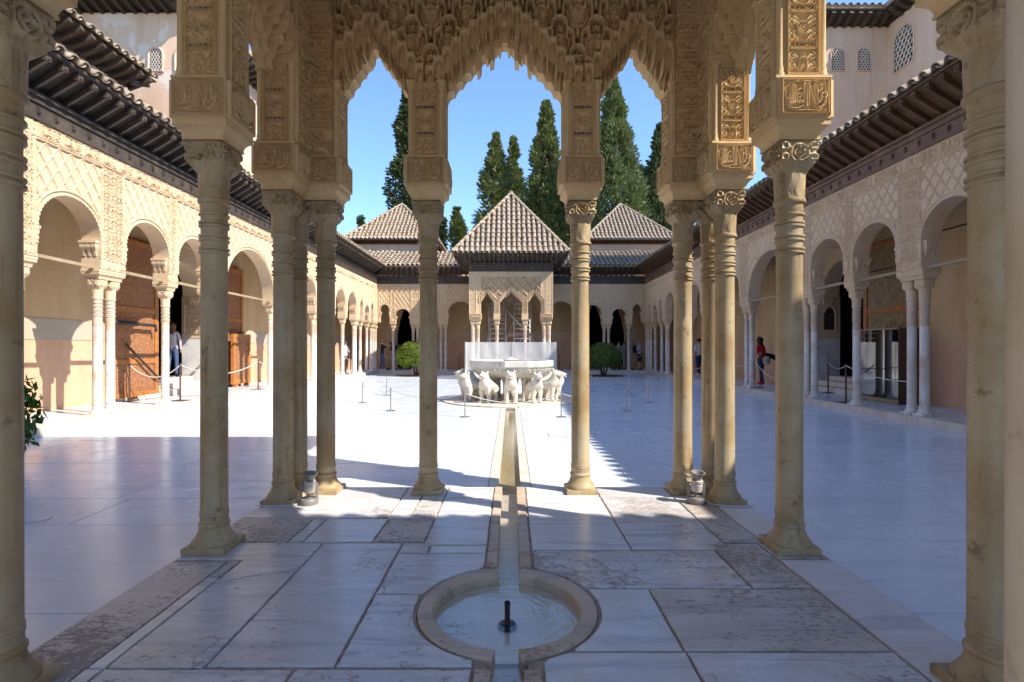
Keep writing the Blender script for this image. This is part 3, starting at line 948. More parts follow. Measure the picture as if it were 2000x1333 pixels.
# ---- near pavilion platform
plat = MB(); plat.box(PX0 + .006, PX1 - .006, -1.9, PY1 - .006, -.5, CZF - .02)
platform = structure('pavilion_floor', None)
BX, BY, BR = -.018, 2.58, .452
def platform_bed():
    mb = MB()
    pts = clip_hole(PX0 + .006, -.10, -1.9, PY1 - .006, BX, BY, BR, .12); mb.prism(pts, -.5, CZF - .012)
    pts = clip_hole(.07, PX1 - .006, -1.9, PY1 - .006, BX, BY, BR, .12); mb.prism(pts, -.5, CZF - .012)
    return mb.mesh('platform_bed', M['mortar'])
obj('mortar_bed', platform_bed(), platform)
_ = [  # x0,x1,y0,y1,material
 (-2.06, -1.725, .2, 1.25, 'flag'), (-2.06, -1.725, 1.25, 3.125, 'flag_rough'), (-2.06, -1.5, 3.14, 3.43, 'flag'), (-1.725, -1.65, 2.08, 2.91, 'flag_clean'), (-1.725, -1.65, 2.91, 3.13, 'flag_rough'), (-1.725, -1.65, .2, 2.08, 'flag'),
 (-1.25, -.72, 2.09, 3.42, 'flag'), (-.72, -.155, 2.71, 3.24, 'flag'), (-.72, -.155, 2.09, 2.71, 'flag'), (-.72, -.53, 3.25, 3.42, 'flag'), (-.53, -.155, 3.25, 3.37, 'flag_clean'),
 (-.58, -.155, 3.385, 4.44, 'flag_clean'), (-.93, -.58, 3.44, 3.90, 'flag_rough'), (-1.40, -.93, 3.44, 3.90, 'flag_clean'), (-1.5, -1.40, 3.44, 3.90, 'flag'), (-2.06, -1.5, 3.44, 3.92, 'flag_rough'),
 (-2.06, -.95, 3.92, 4.795, 'flag'), (-.95, -.78, 3.91, 4.795, 'flag_clean'), (-.78, -.58, 3.91, 4.795, 'flag'), (-.58, -.155, 4.45, 4.795, 'flag_clean'),
 (-1.65, -.88, 1.1, 2.08, 'flag'), (-.88, -.155, 1.1, 2.08, 'flag'), (-1.65, -.155, -1.0, 1.1, 'flag'),
 (.13, .78, 3.3, 4.47, 'flag_clean'), (.78, 1.42, 3.3, 4.47, 'flag'), (1.42, 1.69, 3.42, 4.3, 'flag_rough'), (1.69, 1.97, 3.42, 4.3, 'flag_clean'), (1.42, 1.97, 4.31, 4.795, 'flag'),
 (.13, .78, 4.48, 4.795, 'flag_clean'), (.78, 1.42, 4.48, 4.795, 'flag'), (.13, 1.31, 2.775, 3.29, 'flag'), (1.31, 1.64, 2.775, 3.41, 'flag_rough'), (1.645, 1.97, 3.16, 3.41, 'flag_rough'),
 (1.645, 1.97, .2, 3.15, 'flag_clean'), (.13, .745, 2.2, 2.77, 'flag_clean'), (.745, 1.64, 2.2, 2.77, 'flag_rough'), (.13, .75, 1.2, 2.195, 'flag_clean'), (.75, 1.64, 1.2, 2.195, 'flag'), (.13, 1.64, -1.0, 1.19, 'flag')]
for x0, x1, y0, y1, mt in _:
    gp = .0052
    pts = clip_hole(x0 + gp, x1 - gp, y0 + gp, y1 - gp, BX, BY, BR + .016, .035, .009)
    if pts: slab(platform, 'flagstone', pts, CZF - .05, CZF - .001 * random.random(), M[mt], .004)
# the slanted pair
def poly_j(c):
    o = []
    for (ax, ay), (bx, by) in zip(c, c[1:] + c[:1]):
        n = max(1, int(math.hypot(bx - ax, by - ay) / .04))
        for k in range(n):
            t = k / n; j = (random.random() - .5) * .005
            o.append((ax + (bx - ax) * t + j, ay + (by - ay) * t + j))
    return o
slab(platform, 'flagstone', poly_j([(-1.643, 2.088), (-1.258, 2.088), (-1.258, 3.04), (-1.643, 2.82)]), CZF - .05, CZF, M['flag'], .004)
slab(platform, 'flagstone', poly_j([(-1.643, 2.835), (-1.258, 3.055), (-1.258, 3.42), (-1.643, 3.42)]), CZF - .05, CZF - .001, M['flag'], .004)
# channel edging inside the pavilion
for sx, xi, xo in ((-1, -.082, -.148), (1, .052, .122)):
    for y0, y1 in ((.0, 1.5), (1.507, 2.075), (3.05, 3.27), (3.277, 3.80), (3.807, 4.5), (4.507, 4.797)):
        slab(platform, 'edging_stone', poly_j([(min(xi, xo), y0), (max(xi, xo), y0), (max(xi, xo), y1), (min(xi, xo), y1)]), CZF - .06, CZF + .001, M['curb'], .006)
# round basin: curb ring (broken by the channel), bowl, bed
def ring_sector(r0, r1, a0, a1, z0, z1, n=40):
    mb = MB(); P = []
    prof = [(r1, z0), (r1, z1 - .008), (r1 - .008, z1), (r0 + .012, z1), (r0, z1 - .014), (r0 + .004, z0)]
    for k in range(n + 1):
        a = math.radians(a0 + (a1 - a0) * k / n)
        P.append([(BX + r * math.cos(a), BY + r * math.sin(a), z) for r, z in prof])
    mb.grid(np.array(P), flip=True)
    mb.add(P[0], [tuple(range(len(prof)))]); mb.add(P[-1], [tuple(range(len(prof) - 1, -1, -1))])
    return mb.mesh('basin_curb', M['curb'], smooth=True, angle=40)
obj('basin_curb', ring_sector(.365, .448, -82, 80, CZF - .16, CZF + .002), platform)
obj('basin_curb', ring_sector(.365, .448, 98, 262, CZF - .16, CZF + .002), platform)
b = MB(); b.lathe([(.37, CZF - .066), (.30, CZF - .074), (.001, CZF - .078)], 48, (BX, BY, 0), cap=False); b.box(-.085, .055, -1.0, PY1, CZF - .3, CZF - .079)
obj('basin_bed', b.mesh('basin_bed', M['basin_st'], smooth=False), platform)
w = MB()
w.lathe([(.366, CZF - .055), (.0005, CZF - .055)], 64, (BX, BY, 0), cap=False)
obj('basin_water', w.mesh('basin_water', M['water']), platform)
w = MB(); w.add([(-.082, -1, CZF - .052), (.052, -1, CZF - .052), (.052, 2.25, CZF - .052), (-.082, 2.25, CZF - .052)], [(0, 1, 2, 3)])
w.add([(-.082, 2.9, CZF - .052), (.052, 2.9, CZF - .052), (.052, PY1, CZF - .052), (-.082, PY1, CZF - .052)], [(0, 1, 2, 3)])
obj('channel_water', w.mesh('channel_water', M['water']), platform)
# marble riser of the platform
r = MB(); r.box(PX0 - .004, -.15, PY1 - .006, PY1 + .0, -.2, CZF - .004); r.box(.122, PX1 + .004, PY1 - .006, PY1, -.2, CZF - .004)
r.box(PX0 - .004, PX0 + .006, .2, PY1 - .007, -.2, CZF - .004); r.box(PX1 - .006, PX1 + .004, .2, PY1 - .007, -.2, CZF - .004)
obj('platform_riser', r.mesh('platform_riser', M['kerb']), platform)

# ---- raised gallery floors round the court (kerb stones, slabs)
gf = structure('gallery_floor')
b = MB()
b.box(-9.9, -CX - .31, -2.2, 33.4, -.4, CZF); b.box(CX + .31, 9.9, -2.2, 33.4, -.4, CZF)
b.box(-CX - .31, CX + .31, YF + .31, 33.4, -.4, CZF)
b.box(-CX - .31, PX0 - .006, -2.2, YN - .02, -.4, CZF); b.box(PX1 + .006, CX + .31, -2.2, YN - .02, -.4, CZF)
b.box(PX0, PX1, -2.2, -1.0, -.4, CZF - .001)
b.box(-2.3, 2.3, 24.95, YF + .31, -.4, CZF - .002)
obj('floor_marble', b.mesh('floor_marble', M['court']), gf)
rr = random.Random(9)
def kerbs(p, q, nrm):
    p = Vector(p); q = Vector(q); L = (q - p).length; d = (q - p) / L; t = 0
    while t < L - .05:
        s = min(rr.uniform(1.0, 1.5), L - t)
        if L - t - s < .3: s = L - t
        a = p + d * (t + .003); b2 = p + d * (t + s - .003); n = Vector(nrm)
        c = [a, b2, b2 + n * .315, a + n * .315]
        pts = [(v.x, v.y) for v in c]
        ar = sum(pts[i][0] * pts[(i + 1) % 4][1] - pts[(i + 1) % 4][0] * pts[i][1] for i in range(4))
        if ar < 0: pts = pts[::-1]
        slab(gf, 'kerb_stone', pts, -.1, CZF + .003, M['kerb'], .006)
        t += s
kerbs((-CX, 1.1), (-CX, YF), (-1, 0)); kerbs((CX, 1.1), (CX, YF), (1, 0))
kerbs((-CX - .31, YF), (-2.3, YF), (0, 1)); kerbs((2.3, YF), (CX + .31, YF), (0, 1))

# planting squares in the court corners at the far end
for x in (-4.9, 4.82):
    s = MB(); s.lathe([(1.05, -.02), (1.05, .006), (.9, .018), (.001, .03)], 30, cap=False)
    obj('planting_bed', s.mesh('planting_bed', M['soil'], smooth=True), court, (x, 26.65, 0))
# ================================================================== NEAR PAVILION
pav = thing('garden_pavilion', 'golden carved stucco pavilion on slim columns framing the view, over the small round basin', 'pavilion', (AX, 2.7, CZF))
ZA0, ZA1, ZB1 = CZF + 2.61, CZF + 2.722, CZF + 2.985      # abacus bottom / top, inscription block top
HB = .1675                                                # block half width
ZT = 4.98                                                 # top of the carved walls

ME['cart'] = panel_mesh('inscription_plate', CW, CH, lambda u, z: CART(u, z, False, False), .036, .0025, M['stucco'])
ME['pierp'] = panel_mesh('pier_plate', PW, PH, lambda u, z: PIERP(u, z, False, False), .030, .0025, M['stucco'])

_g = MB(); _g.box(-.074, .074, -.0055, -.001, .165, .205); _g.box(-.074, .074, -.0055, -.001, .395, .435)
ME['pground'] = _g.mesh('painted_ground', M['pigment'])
def colonnette_mesh():
    mb = MB()
    mb.lathe([(.030, 0), (.030, .02), (.024, .03), (.026, .05), (.0215, .07), (.021, .53), (.026, .54), (.021, .55)], 14)
    mb.lathe([(.021, .55), (.023, .575), (.032, .61), (.034, .635)], 14, cap=False)
    mb.box(-.036, .036, -.036, .036, .635, .66)
    return mb.mesh('colonnette', M['stucco'], smooth=True, angle=40)
ME['colonnette'] = colonnette_mesh()

def impost(parent, boxes, faces, bx):
    """boxes: plan rectangles of the block; faces: (x,y,rotz,width) for inscription plates"""
    mb = MB()
    for x0, x1, y0, y1 in boxes:
        ins = .046
        abacus_mb(mb, x0 + ins, x1 - ins, y0 + ins, y1 - ins, ZA0, ZA1)
    o = obj('abacus', mb.mesh('abacus', M['stucco']), parent)
    mb = MB()
    for x0, x1, y0, y1 in boxes:
        mb.box(x0, x1, y0, y1, ZA1 + .001, ZB1)
        mb.box(x0 - .006, x1 + .006, y0 - .006, y1 + .006, ZB1 - .012, ZB1 + .006)
    ib = obj('impost_block', mb.mesh('impost_block', M['stucco']), parent)
    for x, y, rz, wd in faces:
        obj('inscription', ME['cart'], ib, (x, y, ZA1 + .003), (0, 0, rz), (wd / CW, 1, 1))
    return o

def sq(x, y, h=HB): return (x - h, x + h, y - h, y + h)
def faces4(x, y, h=HB, w=2 * HB):
    e = h + .001
    return [(x, y - e, 0, w), (x + e, y, PI / 2, w), (x, y + e, PI, w), (x - e, y, -PI / 2, w)]

# columns
LX, RX = AX - A, AX + A
frx = [AX - 1.62, AX + 1.62]
YS, Y2, Y3 = 4.35, 3.34, 1.92
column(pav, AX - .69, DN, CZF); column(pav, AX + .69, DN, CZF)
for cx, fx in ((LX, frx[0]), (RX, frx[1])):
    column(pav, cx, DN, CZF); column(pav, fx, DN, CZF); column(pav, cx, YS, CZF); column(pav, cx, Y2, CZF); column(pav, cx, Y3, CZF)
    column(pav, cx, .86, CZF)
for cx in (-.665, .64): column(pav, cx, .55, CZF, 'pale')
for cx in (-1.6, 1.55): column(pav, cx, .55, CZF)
# imposts
for cx in (AX - .69, AX + .69): impost(pav, [sq(cx, DN)], faces4(cx, DN), 0)
for cx in (LX, RX):
    for y in (Y2, Y3): impost(pav, [sq(cx, y)], faces4(cx, y), 0)
for sgn, cx, fx in ((1, LX, frx[0]), (-1, RX, frx[1])):
    xa, xb = min(cx, fx) - HB, max(cx, fx) + HB
    ex = .001 + HB
    bx1 = (xa, xb, DN - HB, DN + HB); bx2 = (cx - HB, cx + HB, YS - HB, DN - HB)
    fcs = [(cx, YS - ex, 0, 2 * HB), (cx + sgn * ex, (YS + DN) / 2 - HB - .0, sgn * PI / 2, DN - YS), (fx + sgn * ex, DN, sgn * PI / 2, 2 * HB), ((cx + sgn * HB + fx + sgn * HB) / 2, DN - ex, 0, abs(fx - cx)),
           (fx - sgn * .0, DN + ex, PI, 2 * HB), (cx, DN + ex, PI, .26), (cx - sgn * ex, YS, -sgn * PI / 2, 2 * HB), (cx - sgn * ex, DN, -sgn * PI / 2, .28)]
    impost(pav, [bx1, bx2], fcs, 0)

# piers over the single columns: core, plates, colonnettes
def pier(parent, x, y, top=3.76, skip=()):
    mb = MB(); mb.box(x - .136, x + .136, y - .136, y + .136, ZB1 + .007, top + .04)
    o = obj('pier', mb.mesh('pier', M['stucco']), parent, (0, 0, 0))
    for k, (dx, dy, rz) in enumerate(((0, -1, 0), (1, 0, PI / 2), (0, 1, PI), (-1, 0, -PI / 2))):
        if k in skip: continue
        obj('pier_plate', ME['pierp'], o, (x + dx * .137, y + dy * .137, ZB1 + .012), (0, 0, rz))
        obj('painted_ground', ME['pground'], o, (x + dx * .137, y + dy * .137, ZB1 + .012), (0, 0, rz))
    for sx in (-1, 1):
        for sy in (-1, 1):
            obj('colonnette', ME['colonnette'], o, (x + sx * .133, y + sy * .133, ZB1 + .006))
    return o
for cx in (AX - .69, AX + .69): pier(pav, cx, DN)
for cx in (LX, RX):
    for y in (Y2, Y3): pier(pav, cx, y)
    pier(pav, cx, YS, skip=(2,))
    # fill of the corner cluster behind the strips
for sgn, cx, fx in ((1, LX, frx[0]), (-1, RX, frx[1])):
    xa, xb = min(cx - sgn * .0, fx), max(cx, fx)
    pier(pav, fx, DN, skip=(0, 3 if sgn > 0 else 1))

# ---- carved walls with lobed, stalactite-edged arches
def make_lobed(c, hw, zs, za, n, zo, tooth=False, no=None):
    gcv = lambda t: (.45 * t + .55 * np.sin(PI / 2 * t)) if hw > .4 else (.7 * t + .3 * np.sin(PI / 2 * t))
    """symmetric opening: inner edge I(u), outer edge O(u)"""
    def fi(d):
        t = np.clip(d / hw, 0, 1) * n; k = np.minimum(np.floor(t), n - 1); s = t - k
        z0_ = gcv(k / n); z1_ = gcv((k + 1) / n)
        return zs + (za - zs) * (z0_ + (z1_ - z0_) * np.sqrt(np.clip(1 - (1 - s) ** 2, 0, 1)))
    ho = hw + .165
    no = no or n
    pho = lobe_phase(no, 0, ho)
    def fo(d):
        t = np.clip(d / ho, 0, .9999) * no; k = np.floor(t); s = (t - k) * 2 - 1
        bz = zo[0] + (zo[1] - zo[0]) * gcv(k / no); dz = (zo[1] - zo[0]) / no
        return bz + dz * (.10 + 1.05 * np.sqrt(np.clip(1 - s * s, 0, 1)))
    def I(u):
        d = np.clip(hw - np.abs(u - c), 0, hw)
        z = fi(d)
        z = z + np.where(np.abs(u - c) < .032, .055, 0)        # slot at the crown
        if tooth:
            for k in (.115, .235):
                z = z - np.where(np.abs(np.abs(u - c) - k) < .022, .075 - .02 * (k > .2), 0)
                z = z + np.where(np.abs(np.abs(u - c) - k + .045) < .018, .03, 0)
        return z
    def O(u):
        d = np.clip(ho - np.abs(u - c), 0, ho)
        return fo(d)
    def ext(u): return np.abs(u - c) < ho
    def dph(u): return pho(np.clip(ho - np.abs(u - c), 0, ho))
    return dict(c=c, hw=hw, ho=ho, I=I, O=O, ext=ext, ph=dph, n=no, zs=zs)

def wall_height(arches, strips, top, front=.136):
    """outward height over the wall core plane for a lobed arcade"""
    def h(U, Z):
        base = SEBKA(U - arches[len(arches) // 2]['c'], Z - 3.905 + SH * 4) * .085 - .070
        H = front + base
        for a in arches:
            O = a['O'](U); I = a['I'](U); ins = a['ext'](U)
            t = np.clip((Z - I) / np.maximum(O - I, .02), 0, 1)
            s = np.abs(a['ph'](U) * 2 - 1)
            s2 = np.abs(np.mod(a['ph'](U) + .5, 1) * 2 - 1)
            c1 = np.sqrt(np.clip(1 - s ** 2, 0, 1)); c2 = np.sqrt(np.clip(1 - s2 ** 2, 0, 1))
            tb = .26 + .30 * c2
            q = np.clip((t - tb) / (1 - tb), 0, 1); p = np.clip(t / tb, 0, 1)
            up_ = front + .010 - .028 * (1 - q) - .060 * c1 * sst(1.0, .93, q) * (.45 + .55 * q) + .016 * sst(.80, .94, s)
            lo_ = front - .075 - .045 * (1 - p) - .055 * c2 * sst(1.0, .92, p) * (.45 + .55 * p) + .014 * sst(.80, .94, s2)
            Hn = np.where(t > tb, up_, lo_)
            Hn = np.maximum(Hn, np.where(np.abs(t - tb) < .045, front - .035, -9))
            band = ins & (Z < O)
            H = np.where(band, Hn, H)
            # moulded rim following the outer scallops
            dz = Z - O
            slope = np.clip(np.abs(np.gradient(O, axis=0)) / np.maximum(np.abs(np.gradient(U, axis=0)), 1e-6), 0, 14) if O.ndim > 1 else 0
            d = np.abs(dz) / np.sqrt(1 + slope ** 2)
            rim = sst(.026, .012, d) * ins
            H = np.maximum(H, np.where(rim > .01, front + .004 + .024 * rim, -9))
        # plain backing over the piers under the hoods
        for (u0, u1, fn) in strips:
            m = (U >= u0 - 1e-6) & (U <= u1 + 1e-6)
            H = np.where(m, front + .004 + fn(U, Z, u0, u1), H)
        return H
    def pierce(U, Z):
        m = SEBKA(U - arches[len(arches) // 2]['c'], Z - 3.905 + SH * 4) < .12
        for a in arches: m &= ~(a['ext'](U) & (Z < a['O'](U) + .03))
        for (u0, u1, fn) in strips: m &= ~((U >= u0 - 1e-6) & (U <= u1 + 1e-6))
        return m & (Z > 3.9)
    h.pierce = pierce
    return h

def kufic_strip(U, Z, u0, u1):
    e = np.minimum(U - u0, u1 - U)
    w = u1 - u0
    hh = KUFIC((U - u0) / w * .28, Z) * .046
    hh = np.where(e < .022, .046 * sst(.0, .006, np.abs(np.mod(e, .011) - .0055)), hh)
    return hh
def frame_front(U, Z, H): return np.stack([AX + U, DN - H, Z], -1)
ac = make_lobed(0, .53, 3.70, 4.17, 7, (3.84, 4.44), True, 9)
al = make_lobed(-1.17, .30, 3.70, 4.11, 5, (3.84, 4.35), False, 6); ar = make_lobed(1.17, .30, 3.70, 4.11, 5, (3.84, 4.35), False, 6)
for q in (al, ar): q['ho'] = .46
PT = 3.752                                   # top of the free piers
_F = wall_height([al, ac, ar], [(-1.80, -1.488, kufic_strip), (1.488, 1.80, kufic_strip)], ZT)
segs = [(-1.80, -1.488, ZB1 + .007, ZT, 'flat'), (-1.488, -.865, al['I'], ZT, 'lob'), (-.865, -.53, PT, ZT, 'flat'), (-.53, .53, ac['I'], ZT, 'lob'), (.53, .865, PT, ZT, 'flat'), (.865, 1.488, ar['I'], ZT, 'lob'), (1.488, 1.80, ZB1 + .007, ZT, 'flat')]
obj('front_arcade', arcade_mesh('front_arcade', M['stucco'], segs, _F, frame_front, .15, .0046, .0046, pierce=_F.pierce), pav)

def frame_side(x, sgn):
    def f(U, Z, H): return np.stack([x + sgn * H, U, Z], -1)
    return f
sa1 = make_lobed((Y2 + YS) / 2, (YS - Y2) / 2 - HB, 3.70, 4.15, 6, (3.84, 4.40))
sa2 = make_lobed((Y3 + Y2) / 2, (Y2 - Y3) / 2 - HB, 3.70, 4.20, 8, (3.84, 4.46), True)
_S = wall_height([sa2, sa1], [(YS - .132, DN - .137, kufic_strip)], ZT)
ssegs = [(Y3 - HB, Y3 + HB, PT, ZT, 'flat'), (Y3 + HB, Y2 - HB, sa2['I'], ZT, 'lob'), (Y2 - HB, Y2 + HB, PT, ZT, 'flat'), (Y2 + HB, YS - .132, sa1['I'], ZT, 'lob'), (YS - .132, DN - .137, ZB1 + .007, ZT, 'flat')]
for x, sgn in ((LX, 1), (RX, -1)):
    obj('side_arcade', arcade_mesh('side_arcade', M['stucco'], ssegs, _S, frame_side(x, sgn), .15, .0065, .0065, pierce=_S.pierce), pav)
# outer leaf of the walls, crown beams, ceiling
mb = MB()
for x in (LX, RX): mb.box(x - .15, x + .15, .4, DN + .15, ZT - .3 + .31, 5.35)
mb.box(LX + .151, RX - .151, DN - .15, DN + .15, ZT + .01, 5.35)
obj('crown_wall', mb.mesh('crown_wall', M['stucco']), pav)
mb = MB()
for x in (LX, RX):
    mb.box(x - .14, x + .14, .86 - .16, .86 + .16, ZA0, ZT); mb.box(x - .12, x + .12, .7, Y3 - HB - .01, 4.3, ZT)
for x in (-.665, .64, -1.6, 1.55): mb.box(x - .15, x + .15, .4, .7, ZA0, ZT)
mb.box(LX - .15, RX + .15, .4, .695, 4.2, ZT - .01)
obj('rear_wall', mb.mesh('rear_wall', M['stucco']), pav)
mb = MB(); mb.box(LX - .16, RX + .16, .38, DN + .16, 5.36, 5.5)
obj('ceiling', mb.mesh('ceiling', M['ceil']), pav)

# roof of the near pavilion (seen only by its shadow and eave)
def tile_cap_mesh(L=.44, r0=.096, r1=.068, n=7):
    """half-round clay tile along +Y (up the slope), thick lower edge"""
    mb = MB(); P = []
    for y, r in ((0, r0), (L, r1)):
        P.append([(r * math.cos(PI * k / n), y, r * math.sin(PI * k / n)) for k in range(n + 1)])
    mb.grid(np.array(P))
    Q = [[(r * math.cos(PI * k / n), 0, r * math.sin(PI * k / n)) for k in range(n + 1)] for r in (r0, r0 - .016)]
    mb.grid(np.array(Q), flip=True)
    Q = [[((r0 - .016) * math.cos(PI * k / n), y, (r0 - .016) * math.sin(PI * k / n)) for k in range(n + 1)] for y in (0, .1)]
    mb.grid(np.array(Q), flip=True)
    return mb.mesh('roof_tile', M['tile'], smooth=True, angle=50)
ME['tile'] = tile_cap_mesh()
def pan_mesh(L=.5, r=.09, n=6):
    mb = MB(); P = []
    for y in (0, L): P.append([(r * math.cos(PI + PI * k / n), y, r * .8 * math.sin(PI + PI * k / n)) for k in range(n + 1)])
    mb.grid(np.array(P))
    P = []
    for rr_ in (r, r - .015): P.append([(rr_ * math.cos(PI + PI * k / n), 0, rr_ * .8 * math.sin(PI + PI * k / n)) for k in range(n + 1)])
    mb.grid(np.array(P))
    return mb.mesh('pan_tile', M['tile'], smooth=True, angle=50)
ME['pan'] = pan_mesh()

def tile_rows(parent, o, ex, up, ny, length, spacing=.25, expo=.36, tri=None, joined=False, pans=True, lift=.03, half=True):
    """lay cap tiles: o eave origin, ex unit along the eave, up unit up-slope; length(x)-> slope length at x. returns count"""
    o = Vector(o); ex = Vector(ex).normalized(); up = Vector(up).normalized(); nz = ex.cross(up).normalized()
    Rm = Matrix((ex, up, nz)).transposed()
    n = 0
    big = MB()
    tv = [v.co.copy() for v in ME['tile'].vertices]; tf = [list(p.vertices) for p in ME['tile'].polygons]
    rr_ = random.Random(int(o.x * 100) + 3)
    for k in range(ny):
        x = (k + .5) * spacing
        L = length(x)
        j = 0
        while j * expo < L - .1:
            p = o + ex * (x + rr_.uniform(-.012, .012)) + up * (j * expo + rr_.uniform(-.02, .02)) + nz * (lift + .012)
            tilt = -.055
            R2 = Rm @ Matrix.Rotation(tilt + rr_.uniform(-.025, .02), 3, 'X') @ Matrix.Rotation(rr_.uniform(-.055, .055), 3, 'Z')
            if joined:
                big.add([p + R2 @ v for v in tv], tf)
            else:
                obj('roof_tile', ME['tile'], parent, p, R2.to_euler())
                n += 1
            j += 1
        if pans and k > 0:
            p = o + ex * (k * spacing) + nz * (lift + .045) - up * .03
            R2 = Rm
            if joined: big.add([p + R2 @ v.co for v in ME['pan'].vertices], [list(q.vertices) for q in ME['pan'].polygons])
            else: obj('pan_tile', ME['pan'], parent, p, R2.to_euler())
    if joined:
        q = obj('tile_field', big.mesh('tile_field', M['tile'], smooth=True, angle=50), parent)
        q['kind'] = 'stuff'
    return n

def pyramid_roof(parent, cx, cy, hx, hy, ze, zt, spacing, expo, solo=(), joined=(), bedmat='tile_bed', hips=True):
    """hipped pyramid with tiles; faces: 'S' (towards -Y), 'W' (-X), 'E' (+X), 'N'"""
    mb = MB()
    c = [(cx - hx, cy - hy, ze), (cx + hx, cy - hy, ze), (cx + hx, cy + hy, ze), (cx - hx, cy + hy, ze), (cx, cy, zt)]
    mb.add(c, [(0, 1, 4), (1, 2, 4), (2, 3, 4), (3, 0, 4), (3, 2, 1, 0)])
    ro = obj('roof', mb.mesh('roof_bed', M[bedmat]), parent)
    F = {'S': (c[0], (1, 0, 0), hx, hy), 'E': (c[1], (0, 1, 0), hy, hx), 'N': (c[2], (-1, 0, 0), hx, hy), 'W': (c[3], (0, -1, 0), hy, hx)}
    ap = Vector(c[4])
    for key in list(solo) + list(joined):
        o, ex, hw, dep = F[key]
        ex = Vector(ex); mid = Vector(o) + ex * hw
        up = (ap - mid); SL = up.length
        n = int(2 * hw / spacing); sp = 2 * hw / n
        tile_rows(ro, o, ex, up, n, lambda x: SL * (1 - abs(x - hw) / hw) - .08, sp, expo, joined=key in joined)
    if hips:
        hb = MB()
        tv = [v.co.copy() for v in ME['tile'].vertices]; tf = [list(p.vertices) for p in ME['tile'].polygons]
        for k in (0, 1, 2, 3):
            a = Vector(c[k]); d = ap - a; L = d.length; d.normalize()
            side = d.cross(Vector((0, 0, 1))).normalized(); nz = side.cross(d)
            Rm = Matrix((side, d, nz)).transposed() @ Matrix.Rotation(-.03, 3, 'X')
            j = 0
            while j * .34 < L - .2:
                p = a + d * (j * .34) + nz * .075
                if k < 2 and 'S' in solo: obj('ridge_tile', ME['tile'], ro, p, Rm.to_euler(), (1.1, 1, 1.1))
                else: hb.add([p + Rm @ Vector((v.x * 1.1, v.y, v.z * 1.1)) for v in tv], tf)
                j += 1
        if hb.n: obj('hip_tiles', hb.mesh('hip_tiles', M['tile'], smooth=True, angle=50), ro)['kind'] = 'stuff'
    return ro

def eave_soffit(parent, x0, x1, y0, y1, ov, z0, z1, mat, spacing=.26, sides='SEWN', w=.07, h=.10):
    """board + rafters rising outward from the wall rectangle"""
    pts_in = [(x0, y0), (x1, y0), (x1, y1), (x0, y1)]; pts_out = [(x0 - ov, y0 - ov), (x1 + ov, y0 - ov), (x1 + ov, y1 + ov), (x0 - ov, y1 + ov)]
    mb = MB()
    for k in range(4):
        k2 = (k + 1) % 4
        mb.add([(*pts_in[k], z0 + .06), (*pts_in[k2], z0 + .06), (*pts_out[k2], z1), (*pts_out[k], z1)], [(0, 1, 2, 3)])
    so = obj('soffit', mb.mesh('soffit', M[mat]), parent)
    r = MB(); L = math.hypot(ov, z1 - z0)
    r.bar((0, 0, 0), (0, -L, 0), w, h); me = r.mesh('rafter', M[mat])
    tilt = math.atan2(z1 - z0 - .06, ov)
    for key, rz in (('S', 0), ('E', PI / 2), ('N', PI), ('W', -PI / 2)):
        if key not in sides: continue
        a, b2 = {'S': (pts_in[0], pts_in[1]), 'E': (pts_in[1], pts_in[2]), 'N': (pts_in[2], pts_in[3]), 'W': (pts_in[3], pts_in[0])}[key]
        LL = math.hypot(b2[0] - a[0], b2[1] - a[1]); n = max(1, round(LL / spacing))
        for j in range(-1, n + 2):
            t = j / n
            p = (a[0] + (b2[0] - a[0]) * t, a[1] + (b2[1] - a[1]) * t, z0 + .005)
            obj('rafter', me, so, p, (-tilt, 0, rz))
    return so

PE = .85
pyramid_roof(pav, AX, 2.63, A + .15 + PE, 2.17 + PE, 6.05, 9.4, .25, .4, joined=('S', 'E', 'W'))
mb = MB(); mb.box(LX - .16, RX + .16, .3, DN + .17, 5.51, 5.75)
obj('wall_plate', mb.mesh('wall_plate', M['wood']), pav)
mb = MB()
mb.add([(LX - .16, .3, 5.76), (RX + .16, .3, 5.76), (RX + .16, DN + .17, 5.76), (LX - .16, DN + .17, 5.76), (LX - PE - .1, -.3, 6.03), (RX + PE + .1, -.3, 6.03), (RX + PE + .1, DN + PE + .1, 6.03), (LX - PE - .1, DN + PE + .1, 6.03)],
       [(0, 1, 5, 4), (1, 2, 6, 5), (2, 3, 7, 6), (3, 0, 4, 7)])
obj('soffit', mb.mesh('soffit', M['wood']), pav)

# water jet in the little basin
j = MB(); j.lathe([(.046, 0), (.047, .012), (.040, .02), (.016, .024), (.0135, .03), (.0135, .105), (.015, .108), (.015, .125), (.010, .128), (.009, .12)], 20)
o = tag(obj('water_jet', j.mesh('water_jet', M['black'], smooth=True, angle=35), None, (BX, BY - .06, CZF - .075)), 'short black metal jet pipe standing in the small round basin', 'jet pipe')
